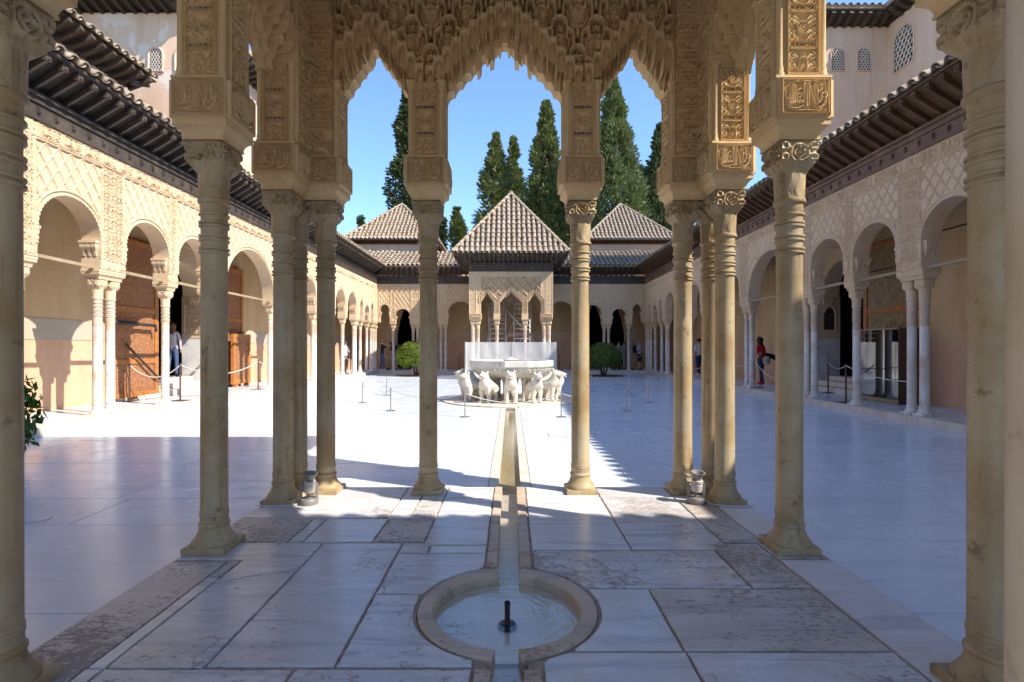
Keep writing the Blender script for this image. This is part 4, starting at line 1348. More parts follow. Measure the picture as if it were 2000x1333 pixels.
# floodlights beside the front column bases
def lamp(x, y, rz, label):
    t = thing('floodlight', label, 'lamp', (x, y, CZF), rz, 'small uplights at the column feet')
    mb = MB(); mb.lathe([(.072, 0), (.075, .012), (.075, .04), (.068, .05)], 28); obj('base', mb.mesh('lamp_base', M['lamp_grey'], smooth=True, angle=35), t, local=True)
    mb = MB(); mb.bar((-.062, 0, .04), (-.062, 0, .175), .010, .022); mb.bar((.062, 0, .04), (.062, 0, .175), .010, .022); mb.tube([(-.062, 0, .165), (.062, 0, .165)], .007); mb.tube([(-.01, 0, .05), (0, 0, .1)], .008)
    obj('bracket', mb.mesh('lamp_bracket', M['lamp_grey']), t, local=True)
    mb = MB(); mb.lathe([(.038, 0), (.046, .004), (.047, .06), (.0445, .062), (.0445, .075), (.047, .077), (.047, .095), (.043, .10)], 28)
    h = obj('lamp_head', mb.mesh('lamp_head', M['lamp_pale'], smooth=True, angle=35), t, (0, 0, .10), (.12, .08, 0), local=True)
    mb = MB(); mb.lathe([(.030, .10), (.030, .112), (.058, .158), (.060, .164), (.048, .162), (.026, .12), (.001, .119)], 28, cap=False)
    obj('hood', mb.mesh('lamp_hood', M['lamp_grey'], smooth=True, angle=35), h, local=True)
    return t
lamp(-1.685, 4.27, .3, 'grey floodlight on a round base between the two left column clusters')
lamp(1.555, 4.30, -.2, 'grey floodlight on a round base between the right column bases')
def cable(pts, label):
    mb = MB(); mb.tube([(x, y, CZF + .008) for x, y in pts], .006, 6)
    tag(obj('power_cable', mb.mesh('power_cable', M['cable'], smooth=True)), label, 'cable')
cable([(-2.1, 4.20), (-1.95, 4.185), (-1.8, 4.2), (-1.745, 4.27)], 'thin white cable lying round the base of the left corner column')
cable([(1.63, 4.30), (1.68, 4.22), (1.76, 4.185), (1.9, 4.18), (1.99, 4.2)], 'thin white cable lying round the base of the right corner column')
# ================================================================== GALLERIES
ZW = 5.16                      # top of the plaster walls
ZI = CZF + 2.61                # underside of abaci
ZBK = 2.93                     # bottom of arch blocks
EAVE_X, EAVE_Z = 7.2, 6.08

def bays(cols):
    """cols: list of (y_first, y_last) per support; returns pier and opening spans"""
    sp = []
    for k, (a, b) in enumerate(cols):
        sp.append(('p', a - .165, b + .165))
        if k + 1 < len(cols): sp.append(('o', b + .165, cols[k + 1][0] - .165))
    return sp

def gallery_wall(cols, zsp, du, frame, name, mat, thick=.17, lobed=(), wide_from=2.0):
    sp = bays(cols); ops = []
    segs = []
    for k, a, b in sp:
        if k == 'p': segs.append((a, b, ZBK, ZW, 'flat'))
        else:
            c, hw = (a + b) / 2, (b - a) / 2
            if hw > .95: s0 = 3.02; kz = .95
            elif hw < .5: s0 = 3.30; kz = 1.0
            else: s0 = zsp; kz = 1.0
            if hw < .30: s0 = 3.55; kz = 1.5
            def low(u, c=c, hw=hw, s0=s0, kz=kz): return s0 + kz * np.sqrt(np.clip(hw ** 2 - (u - c) ** 2, 0, None))
            segs.append((a, b, low, ZW, 'round')); ops.append((c, hw, s0, kz))
    def h(U, Z):
        H = .030 * arab(U, Z, .21)
        # thin vertical fillets on the piers
        for k, a, b in sp:
            if k == 'p':
                for e in (a + .035, b - .035): H = np.maximum(H, .032 * sst(.014, .006, np.abs(U - e)) * (Z > 3.3))
        for c, hw, s0, kz in ops:
            cr = s0 + hw * kz
            x = np.abs(U - c)
            pan = (x < hw + .06) & (Z > s0 + .1) & (Z < 4.86)
            if hw > .95: pw, ph = .30, .44
            else: pw, ph = .24, .36
            H = np.where(pan, .062 * NET((U - c) / pw + .5, Z / ph) - .034, H)
            # frame of the panel
            fe = np.minimum(np.abs(x - (hw + .06)), 9) * 1.0
            H = np.maximum(H, .036 * sst(.018, .010, fe) * (Z < 4.88) * (Z > s0 + .1))
            H = np.maximum(H, .036 * sst(.018, .010, np.abs(Z - 4.87)) * (x < hw + .07))
            # archivolt: rim, plain band with teeth
            rr = np.where(Z > s0, np.sqrt((U - c) ** 2 + ((Z - s0) / kz) ** 2), x)
            d = rr - hw
            av = (d < .105) & (d > -.02) & (Z > s0 - .3) & (x < hw + .11)
            ang = np.arctan2(Z - s0, U - c)
            teeth = .012 * (np.sin(ang * hw * 80) > 0)
            H = np.where(av, .008 + .02 * sst(.035, .02, d) + teeth * (d < .05) + .026 * sst(.02, .008, np.abs(d - .085)) * (Z > s0), H)
        # inscription band under the frieze
        H = np.where(Z > 4.90, .030 * CART((np.mod(U, .42)) / .42 * CW, (Z - 4.92) / .22 * CH, False, False), H)
        H = np.maximum(H, .036 * sst(.016, .008, np.abs(Z - 4.905)))
        # band at the foot of the blocks
        lowb = Z < ZBK + .20
        H = np.where(lowb, .024 * CART(np.mod(U, .335), (Z - ZBK) / .2 * CH, False, False) + .004, H)
        return H
    return arcade_mesh(name, mat, segs, h, frame, thick, du, du, back=True), ops

ME['pierp_pale'] = ME['pierp'].copy(); ME['pierp_pale'].materials[0] = M['stucco_pale']; ME['cart_far'] = ME['cart'].copy(); ME['cart_far'].materials[0] = M['stucco_far']; ME['pierp_far'] = ME['pierp'].copy(); ME['pierp_far'].materials[0] = M['stucco_far']; ME['colonnette_far'] = ME['colonnette'].copy(); ME['colonnette_far'].materials[0] = M['stucco_far']
# supports along the long sides (y of first / last shaft)
side_cols = [(1.6, 1.9), (3.3, 3.3), (4.95, 5.25), (6.7, 6.7), (7.92, 8.18), (9.78, 10.09), (11.70, 11.70), (13.33, 13.66), (16.80, 17.13), (18.76, 18.76), (20.4, 20.7), (22.35, 22.35), (24.0, 24.0), (25.7, 25.95), (26.8, 26.8), (28.0, 28.0), (28.85, 29.8)]
near_sc = side_cols[4:10]; far_sc = side_cols[9:]; back_sc = side_cols[:5]
def fr_left(U, Z, H): return np.stack([-XS + .17 + H, U, Z], -1)
ME['sw_a'], ops_a = gallery_wall(near_sc, 3.46, .0125, fr_left, 'gallery_wall', M['stucco_pale'], .34)
ME['sw_b'], ops_b = gallery_wall(far_sc, 3.46, .022, fr_left, 'gallery_wall', M['stucco_pale'], .34)
ME['sw_c'], ops_c = gallery_wall(back_sc, 3.46, .05, fr_left, 'gallery_wall', M['stucco_pale'], .34)

def bracket_mesh():
    """stalactite corbel under an arch springing; local: projects along +Y, width along X"""
    mb = MB()
    mb.box(-.165, .165, -.02, .085, .30, .345)
    for k in (-1, 0, 1):
        x = k * .105
        mb.add([(x - .045, 0, .30), (x + .045, 0, .30), (x + .045, .075, .30), (x - .045, .075, .30), (x - .022, 0, .06), (x + .022, 0, .06), (x + .022, .018, .06), (x - .022, .018, .06), (x - .045, 0, .2), (x + .045, 0, .2), (x + .045, .07, .22), (x - .045, .07, .22), (x - .02, 0, .15), (x + .02, 0, .15), (x + .02, .035, .15), (x - .02, .035, .15)],
               [(0, 1, 2, 3), (3, 2, 10, 11), (1, 9, 10, 2), (0, 3, 11, 8), (11, 10, 14, 15), (9, 13, 14, 10), (8, 11, 15, 12), (15, 14, 6, 7), (13, 5, 6, 14), (12, 15, 7, 4), (4, 7, 6, 5)])
    return mb.mesh('bracket', M['stucco_pale'])
ME['bracket'] = bracket_mesh()

def gal_abacus():
    mb = MB(); abacus_mb(mb, -.125, .125, -.125, .125, 0, .125); mb.box(-.178, .178, -.178, .178, .126, ZBK - ZI + .006)
    return mb.mesh('gallery_abacus', M['stucco_pale'])
ME['gaba'] = gal_abacus()
def gal_abacus2(s):
    mb = MB(); abacus_mb(mb, -.125, .125, -.125, .125 + s, 0, .125); mb.box(-.178, .178, -.178, .178 + s, .126, ZBK - ZI + .006)
    return mb.mesh('gallery_abacus_pair', M['stucco_pale'])
_abc = {}
def gal_support(g, x, y0, y1, ax='y'):
    d = y1 - y0
    def P(t): return (x, t, CZF) if ax == 'y' else (t, x, CZF)
    n = 1 if d < .05 else (2 if d < .6 else 3)
    for k in range(n):
        column(g, *P(y0 + (d * k / (n - 1) if n > 1 else 0)), 'gal')
    if n == 1: me = ME['gaba']
    else:
        key = round(d, 2)
        if key not in _abc: _abc[key] = gal_abacus2(d)
        me = _abc[key]
    px, py, _ = P(y0)
    obj('abacus', me, g, (px, py, ZI), (0, 0, 0 if ax == 'y' else -PI / 2))

def frieze_mesh(L, name='frieze'):
    """timber frieze along +X from 0 to L, face towards -Y; z from 0 to .42; with knobs and mouldings"""
    mb = MB()
    mb.box(0, L, .0, .3, 0, .24, 0); mb.box(0, L, -.035, .3, .241, .285, 0); mb.box(0, L, -.015, .3, .286, .345, 0); mb.box(0, L, -.06, .3, .346, .40, 0); mb.box(0, L, -.02, .3, -.03, -.001, 0)
    n = int(L / .33)
    for k in range(n):
        x = (k + .5) * L / n
        mb.add([(x - .03, 0, .06), (x + .03, 0, .06), (x + .025, -.045, .10), (x - .025, -.045, .10), (x - .03, 0, .19), (x + .03, 0, .19), (x + .02, -.055, .165), (x - .02, -.055, .165)],
               [(0, 1, 2, 3), (3, 2, 6, 7), (7, 6, 5, 4), (1, 5, 6, 2), (0, 3, 7, 4)])
    return mb

_mid = {}
def side_gallery(sgn, label):
    wood = 'wood' if sgn < 0 else 'wood_red'
    g = thing('side_gallery', label, 'gallery', (sgn * 8.8, 15, CZF))
    rz = 0
    for k, key in enumerate(('sw_a', 'sw_b', 'sw_c')):
        obj('arcade_wall', ME[key], g, (0, 0, 0), (0, 0, 0), (1 if sgn < 0 else -1, 1, 1))
    for a, b in side_cols: gal_support(g, sgn * XS, a, b)
    for c, hw, s0, kz in ops_a + ops_b:
        if .4 < hw < .95:
            for e, r in ((c - hw, 0), (c + hw, PI)):
                obj('corbel', ME['bracket'], g, (sgn * XS, e, s0 - .345), (0, 0, r))
    # tie beams between the imposts
    for c, hw, s0, kz in ops_a[:5]:
        mb = MB(); mb.bar((0, -hw - .02, 0), (0, hw + .02, -.02), .05, .055)
        obj('tie_beam', mb.mesh('tie_beam', M['beam_white']), g, (sgn * (XS - .06), c, 2.985))
    # frieze, eave
    y0, y1 = 1.2, YG - .02
    mb = frieze_mesh(y1 - y0)
    fo = obj('frieze', mb.mesh('frieze', M['wood'] if sgn < 0 else M['wood_red2']), g, (sgn * (XS - .19), y1 if sgn > 0 else y0, ZW + .03), (0, 0, PI / 2 if sgn < 0 else -PI / 2))
    zi = ZW + .44
    ov = XS - .19 - EAVE_X
    mb = MB()
    mb.add([(sgn * (XS - .13), y0, zi + .11), (sgn * (XS - .13), y1, zi + .11), (sgn * EAVE_X, y1 - (XS - .13 - EAVE_X), EAVE_Z), (sgn * EAVE_X, y0, EAVE_Z)], [(0, 1, 2, 3)])
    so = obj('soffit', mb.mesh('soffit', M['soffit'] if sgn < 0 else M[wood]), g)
    x_in, x_out = XS - .10, EAVE_X + .02
    r = MB(); r.bar((0, 0, 0), (-(x_in - x_out), 0, EAVE_Z - zi - .13), .052, .095)
    # carved end notch
    r.box(-(x_in - x_out) - .0, -(x_in - x_out) + .09, -.05, .05, EAVE_Z - zi - .20, EAVE_Z - zi - .08)
    me = r.mesh('rafter', M['rafter' if sgn < 0 else wood])
    y = 2.0
    while y < 28.9:
        obj('rafter', me, so, (sgn * x_in, y, zi + .055), (0, 0, 0 if sgn > 0 else PI)); y += .30
    mb = MB(); mb.bar((sgn * EAVE_X, y0, EAVE_Z + .005), (sgn * EAVE_X, y1 - .7, EAVE_Z + .005), .05, .05)
    obj('fascia', mb.mesh('fascia', M[wood]), g)
    mb = MB(); mb.box(min(sgn * (XS - .11), sgn * (XS + .2)), max(sgn * (XS - .11), sgn * (XS + .2)), y0, y1, ZW + .441, EAVE_Z + .22); obj('closing_wall', mb.mesh('closing_wall', M[wood]), g)  # closing wall added over the frieze so no daylight leaks past the soffit
    # roof bed and eave tiles
    xr, zr = 10.0, EAVE_Z + 1.35
    mb = MB()
    v = [(sgn * (EAVE_X + .02), 1.2, EAVE_Z + .035), (sgn * (EAVE_X + .02), 30.5 - .7, EAVE_Z + .035), (sgn * xr, 32.6, zr), (sgn * xr, 1.2, zr)]
    mb.add(v + [(a, b, c - .03) for a, b, c in v], [(0, 1, 2, 3), (7, 6, 5, 4), (0, 4, 5, 1), (1, 5, 6, 2), (2, 6, 7, 3), (3, 7, 4, 0)])
    ro = obj('roof', mb.mesh('roof_bed', M['tile_bed']), g)
    L = 27.3; n = 108
    up = Vector((sgn * (xr - EAVE_X), 0, zr - EAVE_Z))
    if sgn < 0: tile_rows(ro, (-EAVE_X + .05, 29.2 - L, EAVE_Z + .03), (0, 1, 0), up, n, lambda x: .5, L / n, .36)
    else: tile_rows(ro, (EAVE_X - .05, 29.2, EAVE_Z + .03), (0, -1, 0), up, n, lambda x: .5, L / n, .36)
    big = MB()
    # ceiling over the walk
    mb = MB(); mb.box(min(sgn * 8.0, sgn * 9.7), max(sgn * 8.0, sgn * 9.7), 1.2, 32.6, 5.0, 5.1)
    obj('ceiling', mb.mesh('gallery_ceiling', M['ceil']), g)
    # rear wall with the great doorway: dado, band, ochre render
    mb = MB(); X0, X1 = sgn * 9.6, sgn * 10.4
    lo, hi = min(X0, X1), max(X0, X1)
    dy0, dy1 = 13.9, 16.2
    for a, b in ((1.2, dy0), (dy1, 24.75), (25.75, 32.7)):
        mb.box(lo, hi, a, b, CZF - .3, 1.62, 1); mb.box(lo - (.012 if sgn > 0 else 0), hi + (.012 if sgn < 0 else 0), a, b, 1.621, 2.06, 2); mb.box(lo, hi, a, b, 2.061, 5.1, 0)
    mb.box(lo, hi, dy0, dy1, 4.45, 5.1, 0); mb.box(lo, hi, 24.75, 25.75, 2.4, 5.1, 0)
    obj('rear_wall', mb.mesh('rear_wall', [M['wall_ochre'], M['wall_dado'], M['wall_grey'] if sgn < 0 else M['wall_ochre']]), g)
    # doorway: reveal with marble dado and stucco, arch, dark room behind, steps
    rv = MB()
    for yy, e in ((dy1, -1), (dy0, 1)):
        rv.box(min(X0, X1) + .02, max(X0, X1) - .02, min(yy, yy + e * .05), max(yy, yy + e * .05), CZF, 1.75, 0)
        rv.box(min(X0, X1) + .02, max(X0, X1) - .02, min(yy, yy + e * .06), max(yy, yy + e * .06), 1.751, 3.05, 1)
    obj('door_reveal', rv.mesh('door_reveal', [M['flag_clean'], M['stucco_pale']]), g)
    for yy, r in ((dy1 - .06, 0), (dy0 + .06, PI)):
        if sgn > 0 and r == 0: continue
        o = obj('reveal_panel', ME['pierp_pale'], g, (sgn * 10.0, yy + (-.003 if r == 0 else .003), 1.9), (0, 0, r), (3.2, 1, 1.5))
    def frd(U, Z, H): return np.stack([sgn * 9.72 - sgn * H, U, Z], -1)
    cy = (dy0 + dy1) / 2; hw = .92
    lowf = lambda u: 3.05 + 1.05 * np.sqrt(np.clip(hw ** 2 - (u - cy) ** 2, 0, None))
    am = arcade_mesh('door_arch', M['stucco_pale'], [(dy0 + .06, cy - hw, 3.06, 4.5, 'flat'), (cy - hw, cy + hw, lowf, 4.5, 'round'), (cy + hw, dy1 - .06, 3.06, 4.5, 'flat')], lambda U, Z: .02 * arab(U, Z, .2), frd, .5, .02, .02)
    obj('door_arch', am, g)
    for yy, r in ((dy0 + .07, 0), (dy1 - .07, PI)): obj('corbel', ME['bracket'], g, (sgn * 9.95, yy, 2.70), (0, 0, r))
    rm = MB()
    xr0, xr1 = sgn * 10.41, sgn * 13.5; a, b = min(xr0, xr1), max(xr0, xr1)
    rm.add([(xr0, dy0 - 1.5, .1), (xr1, dy0 - 1.5, .1), (xr1, dy1 + 1.5, .1), (xr0, dy1 + 1.5, .1), (xr0, dy0 - 1.5, 4.6), (xr1, dy0 - 1.5, 4.6), (xr1, dy1 + 1.5, 4.6), (xr0, dy1 + 1.5, 4.6)],
           [(0, 1, 2, 3), (4, 7, 6, 5), (1, 5, 6, 2), (0, 4, 5, 1), (3, 2, 6, 7)])
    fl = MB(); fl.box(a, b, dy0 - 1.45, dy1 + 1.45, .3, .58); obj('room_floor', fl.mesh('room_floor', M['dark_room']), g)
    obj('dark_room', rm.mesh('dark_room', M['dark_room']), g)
    # little side door near the far end
    rm = MB()
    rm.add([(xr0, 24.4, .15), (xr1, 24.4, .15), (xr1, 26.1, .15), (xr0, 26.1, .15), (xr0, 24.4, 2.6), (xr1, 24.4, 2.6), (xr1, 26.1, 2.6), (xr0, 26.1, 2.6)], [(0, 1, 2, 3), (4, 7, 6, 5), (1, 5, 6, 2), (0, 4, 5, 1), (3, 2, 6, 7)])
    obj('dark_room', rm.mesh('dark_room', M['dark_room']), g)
    for k, (xx, zz) in enumerate(((9.28, .30), (9.62, .44), (9.95, .58))):
        st = MB(); xa, xb = sgn * xx, sgn * 10.4
        st.box(min(xa, xb), max(xa, xb), dy0 + .12 + (0 if k else -.25), dy1 - .12 - (0 if k else -.25), CZF - .02 if k == 0 else zz - .14 + .001, zz)
        obj('door_step', st.mesh('door_step', M['kerb']), g)
    return g
GL = side_gallery(-1, 'sunlit left arcade of pale carved stucco with carved wooden doors')
GR = side_gallery(1, 'shaded right arcade of carved stucco with reddish rafters and tiled eave')

# door leaves folded back beside the doorways
def door_leaf(g, sgn, ya, yb, z1, face, framem, wicket=None):
    mb = MB(); x = sgn * 9.44; xa, xb = min(x, x + sgn * .1), max(x, x + sgn * .1)
    fw = .13
    mb.box(xa, xb, ya, ya + fw, CZF + .08, z1); mb.box(xa, xb, yb - fw, yb, CZF + .08, z1)
    for z in (CZF + .08, 1.05, 2.35, z1 - .16): mb.box(xa + .004, xb - .004, ya + fw + .001, yb - fw - .001, z, z + .12)
    d = obj('door_leaf', mb.mesh('door_leaf', M[framem]), g)
    mb = MB(); mb.box(xa + .03, xb - .03, ya + fw - .01, yb - fw + .01, CZF + .1, z1 - .02)
    obj('door_panel', mb.mesh('door_panel', M[face]), d)
    for yy in (ya + .3, yb - .4):
        mb = MB(); mb.box(xa - .02, xb + .02, yy, yy + .18, CZF, CZF + .079)
        obj('door_foot', mb.mesh('door_foot', M['kerb']), d)
    return d
dl = door_leaf(GL, -1, 12.1, 13.72, 4.2, 'door', 'door_frame')
mb = MB(); mb.tube([(-9.30, 12.0, 2.05), (-9.30, 12.75, 2.05)], .055, 12); mb.tube([(-9.31, 12.75, 2.05), (-9.31, 13.4, 2.03)], .04, 10); mb.tube([(-9.3, 13.4, 2.03), (-9.3, 13.42, 1.88)], .03, 8)
obj('bolt', mb.mesh('door_bolt', M['iron'], smooth=True), dl)
mb = MB(); mb.bar((-9.37, 12.45, 1.55), (-9.37, 13.65, .62), .03, .045)
obj('bar', mb.mesh('door_bar', M['iron']), dl)
mb = MB()
for k in range(8): mb.lathe([(.02, 0), (.06, .03), (.06, .09), (.02, .12)], 10, (-9.2, 12.7 + k * .11, CZF + .0))
obj('roller', mb.mesh('door_roller', M['kerb'], smooth=True), dl)
door_leaf(GL, -1, 16.4, 18.05, 4.2, 'door', 'door_frame')
dw = MB(); dw.box(-9.25, -9.15, 16.9, 17.03, CZF + .1, 1.92); dw.box(-9.25, -9.15, 17.87, 18.0, CZF + .1, 1.92); dw.box(-9.246, -9.154, 17.031, 17.869, 1.8, 1.92); dw.box(-9.246, -9.154, 17.031, 17.869, CZF + .1, .4)
wk = thing('door_wicket', 'low carved wooden door leaf standing before a taller leaf in the left arcade', 'door', (-9.2, 17.45, CZF))
obj('frame', dw.mesh('wicket_frame', M['door_frame']), wk)
dw = MB(); dw.box(-9.225, -9.17, 17.02, 17.88, .38, 1.82); obj('panel', dw.mesh('wicket_panel', M['door']), wk)
for yy in (17.0, 17.75):
    dw = MB(); dw.box(-9.27, -9.13, yy, yy + .14, CZF, CZF + .098); obj('foot', dw.mesh('wicket_foot', M['door_frame']), wk)
dw = MB()
for yy in (17.25, 17.45, 17.65): dw.tube([(-9.2, yy - .07, 1.95), (-9.2, yy, 1.99), (-9.2, yy + .07, 1.95)], .018, 6)
obj('latch', dw.mesh('wicket_latch', M['iron']), wk)
dr = door_leaf(GR, 1, 12.1, 13.72, 4.2, 'gold', 'door_frame')
door_leaf(GR, 1, 16.4, 18.0, 4.2, 'gold', 'door_frame')
# niche in the right reveal
mb = MB()
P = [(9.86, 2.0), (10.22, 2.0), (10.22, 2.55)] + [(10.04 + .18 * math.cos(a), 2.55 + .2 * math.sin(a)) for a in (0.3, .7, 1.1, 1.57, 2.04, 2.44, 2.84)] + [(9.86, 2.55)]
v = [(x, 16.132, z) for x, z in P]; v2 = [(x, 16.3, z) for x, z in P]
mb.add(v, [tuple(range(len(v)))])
obj('niche', mb.mesh('niche', M['void']), GR)
mb = MB(); mb.tube([(x, 16.128, z) for x, z in P], .03, 8); obj('niche_frame', mb.mesh('niche_frame', M['stucco_pale']), GR)

# glass display screen before the right leaf
gc = thing('glass_screen', 'reflecting glass display box before the painted door under the right arcade', 'glass screen', (8.95, 12.45, CZF))
mb = MB(); mb.box(8.86, 8.87, 11.72, 13.25, CZF + .12, 1.88); obj('pane', mb.mesh('glass_pane', M['glass']), gc)
mb = MB(); mb.box(8.871, 9.35, 11.70, 11.715, CZF + .0, 1.90); mb.box(8.875, 9.35, 11.72, 13.25, CZF, CZF + .1)
obj('casing', mb.mesh('glass_casing', M['brown_metal']), gc)
mb = MB(); mb.bar((8.865, 11.7, 1.90), (8.865, 13.27, 1.90), .05, .035); mb.bar((8.865, 11.7, CZF + .06), (8.865, 13.27, CZF + .06), .06, .10); mb.bar((8.865, 13.26, CZF), (8.865, 13.26, 1.89), .03, .03)
obj('rail', mb.mesh('glass_rail', M['beam_white']), gc)

# ---- far gallery
fg = thing('far_gallery', 'arcade of carved stucco closing the far end of the court', 'gallery', (0, 31.3, CZF))
def fr_far(U, Z, H): return np.stack([U, YG - .17 - H, Z], -1)
lc = [(-7.9, -7.75), (-6.85, -6.85), (-5.68, -5.42), (-4.07, -3.80), (-2.05, -2.05)]
rc = [(2.05, 2.05), (3.80, 4.07), (5.42, 5.68), (6.85, 6.85), (7.75, 7.9)]
for cols in (lc, rc):
    me, ops = gallery_wall(cols, 3.44, .028, fr_far, 'far_wall', M['stucco_far'], .34)
    obj('arcade_wall', me, fg)
    for a, b in cols:
        if abs(a) > 3 and abs(a) < 7.5: gal_support(fg, YG, a, b, 'x')
    for c, hw, s0, kz in ops:
        for e, r in ((c - hw, -PI / 2), (c + hw, PI / 2)):
            obj('corbel', ME['bracket'], fg, (e, YG, s0 - .345), (0, 0, r))
for a, b in ((-7.72, -2.3), (2.3, 7.72)):
    obj('frieze', frieze_mesh(b - a).mesh('frieze', M['wood']), fg, (a, YG - .19, ZW + .03))
zi = ZW + .44
yE = 29.05
for a, b in ((-7.75, -2.2), (2.2, 7.75)):
    mb = MB(); s = 1 if a > 0 else -1
    oa, ob = (a if a > 0 else a + .6), (b - .6 if a > 0 else b)
    mb.add([(a, YG - .13, zi + .11), (b, YG - .13, zi + .11), (ob, yE, EAVE_Z), (oa, yE, EAVE_Z)], [(0, 1, 2, 3)])
    so = obj('soffit', mb.mesh('soffit', M['wood']), fg)
r = MB(); r.bar((0, 0, 0), (0, -(YG - .1 - yE - .02), EAVE_Z - zi - .13), .085, .11); me = r.mesh('rafter', M['wood'])
x = -7.1
while x < 7.2:
    if abs(x) > 2.6: obj('rafter', me, so, (x, YG - .1, zi + .055))
    x += .30
mb = MB(); zr, yr = 7.42, 31.9
for a, b in ((-7.25, -2.0), (2.0, 7.25)):
    oa, ob = (a - 2.75 if a < -3 else a, b + 2.75 if b > 3 else b)
    v = [(a, yE, EAVE_Z + .035), (b, yE, EAVE_Z + .035), (ob, yr, zr), (oa, yr, zr)]
    mb.add(v + [(p, q, z - .03) for p, q, z in v], [(0, 1, 2, 3), (7, 6, 5, 4), (0, 4, 5, 1), (1, 5, 6, 2), (2, 6, 7, 3), (3, 7, 4, 0)])
fro = obj('roof', mb.mesh('roof_bed', M['tile_bed']), fg)
SL = math.hypot(yr - yE, zr - EAVE_Z)
for a, b, e in ((-9.5, -2.75, -1), (2.75, 9.5, 1)):
    n = int((b - a) / .27)
    def ln(x, a=a, e=e, b=b):
        X = a + x
        return SL - .05
    # full rows only between valley lines; start each row at the valley
    up = Vector((0, yr - yE, zr - EAVE_Z)).normalized()
    rr_ = random.Random(8)
    for k in range(n):
        X = a + (k + .5) * (b - a) / n
        s0 = max(0, (abs(X) - 7.2) * 1.02) * SL / (yr - yE)
        j = 0
        while s0 + j * .37 < SL - .2:
            p = Vector((X + rr_.uniform(-.01, .01), yE, EAVE_Z + .05)) + up * (s0 + j * .37)
            Rm = Matrix((Vector((1, 0, 0)), up, Vector((1, 0, 0)).cross(up))).transposed() @ Matrix.Rotation(-.055 + rr_.uniform(-.025, .02), 3, 'X') @ Matrix.Rotation(rr_.uniform(-.055, .055), 3, 'Z')
            obj('roof_tile', ME['tile'], fro, p, Rm.to_euler(), (1.15, 1, 1.15)); j += 1
        if s0 == 0 and k > 0: obj('pan_tile', ME['pan'], fro, (a + k * (b - a) / n, yE - .02, EAVE_Z + .07), (math.atan2(up.z, up.y), 0, 0))
# inner wall, dado, dark halls behind with an inner arcade
mb = MB(); yb = 32.2
for a, b in ((-7.85, -7.2), (-4.55, 4.55), (7.2, 7.85)):
    mb.box(a, b, yb, yb + .4, CZF - .3, 2.0, 1); mb.box(a, b, yb - .01, yb + .41, 2.001, 2.5, 2); mb.box(a, b, yb, yb + .4, 2.501, 5.1, 0)
for a, b in ((-9.75, -7.86), (7.86, 9.75)): mb.box(a, b, yb, yb + .4, CZF - .3, 5.1, 0)
for a, b in ((-7.2, -4.55), (4.55, 7.2)): mb.box(a, b, yb, yb + .4, 4.6, 5.1, 0)
obj('rear_wall', mb.mesh('far_rear_wall', [M['wall_ochre'], M['wall_dado'], M['stucco_far']]), fg)
for a, b in ((-7.2, -4.55), (4.55, 7.2)):
    rm = MB(); x0, x1, y0, y1, z0, z1 = a - 1, b + 1, yb + .41, yb + 6, CZF - .01, 5.5
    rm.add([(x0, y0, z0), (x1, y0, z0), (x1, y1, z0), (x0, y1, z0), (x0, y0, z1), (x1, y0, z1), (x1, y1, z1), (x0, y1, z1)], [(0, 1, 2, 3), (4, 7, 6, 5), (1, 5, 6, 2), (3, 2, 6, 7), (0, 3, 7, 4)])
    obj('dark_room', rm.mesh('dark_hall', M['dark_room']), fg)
for s in (-1, 1):
    def fr_in(U, Z, H): return np.stack([U, yb + .1 - H, Z], -1)
    if s < 0: cc = [(-7.25, -7.2), (-5.9, -5.9), (-4.6, -4.55)]
    else: cc = [(4.55, 4.6), (5.9, 5.9), (7.2, 7.25)]
    sp = bays(cc); sg = []
    for k, a, b in sp:
        if k == 'p': sg.append((a, b, 2.93, 4.62, 'flat'))
        else:
            q = make_lobed((a + b) / 2, (b - a) / 2, 3.1, 4.25, 7, (3.2, 4.5)); sg.append((a, b, q['I'], 4.62, 'lob'))
    obj('inner_arcade', arcade_mesh('inner_arcade', M['stucco_far'], sg, lambda U, Z: .02 * arab(U, Z, .25), fr_in, .2, .035, .04), fg)
    for a, b in cc: gal_support(fg, yb + .15, (a + b) / 2, (a + b) / 2, 'x')
mb = MB(); mb.box(-7.9, 7.9, YG + .2, yb, 5.0, 5.1); obj('ceiling', mb.mesh('gallery_ceiling', M['ceil']), fg)
mb = MB(); mb.box(-7.9, 7.9, yb + .2, yb + .6, 5.11, 7.35); obj('upper_wall', mb.mesh('upper_wall', M['wall_pink']), fg)

# ---- near (camera-side) gallery: mostly behind and beside the camera, casts the near shade
ng = thing('near_gallery', 'plain arcade wall at the near end of the court beside the framing pavilion', 'gallery', (0, -.9, CZF))
mb = MB()
for a, b in ((-9.6, LX - .2), (RX + .2, 9.6)):
    mb.box(a, b, .38, .72, 4.1, ZW); mb.box(a, b, .36, .66, ZW + .01, ZW + .4)
mb.box(-9.6, -3.6, -2.3, -1.9, -.3, 5.6); mb.box(3.6, 9.6, -2.3, -1.9, -.3, 5.6); mb.box(9.61, 9.9, -2.3, 1.19, -.3, 6.0); mb.box(-9.9, -9.61, -2.3, 1.19, -.3, 6.0)  # unseen rear wall left open in the middle so western sky lights the arches
obj('wall', mb.mesh('near_wall', M['stucco_pale']), ng)
for s in (-1, 1):
    for x in (3.2, 4.6, 6.0, 7.6): column(ng, s * x, .55, CZF, 'gal'); obj('abacus', ME['gaba'], ng, (s * x, .55, ZI)); 
    mb = MB()
    for x in (3.2, 4.6, 6.0, 7.6): mb.box(s * x - .17, s * x + .17, .385, .715, ZBK + .01, 4.099)
    obj('pier', mb.mesh('near_piers', M['stucco_pale']), ng)
mb = MB()
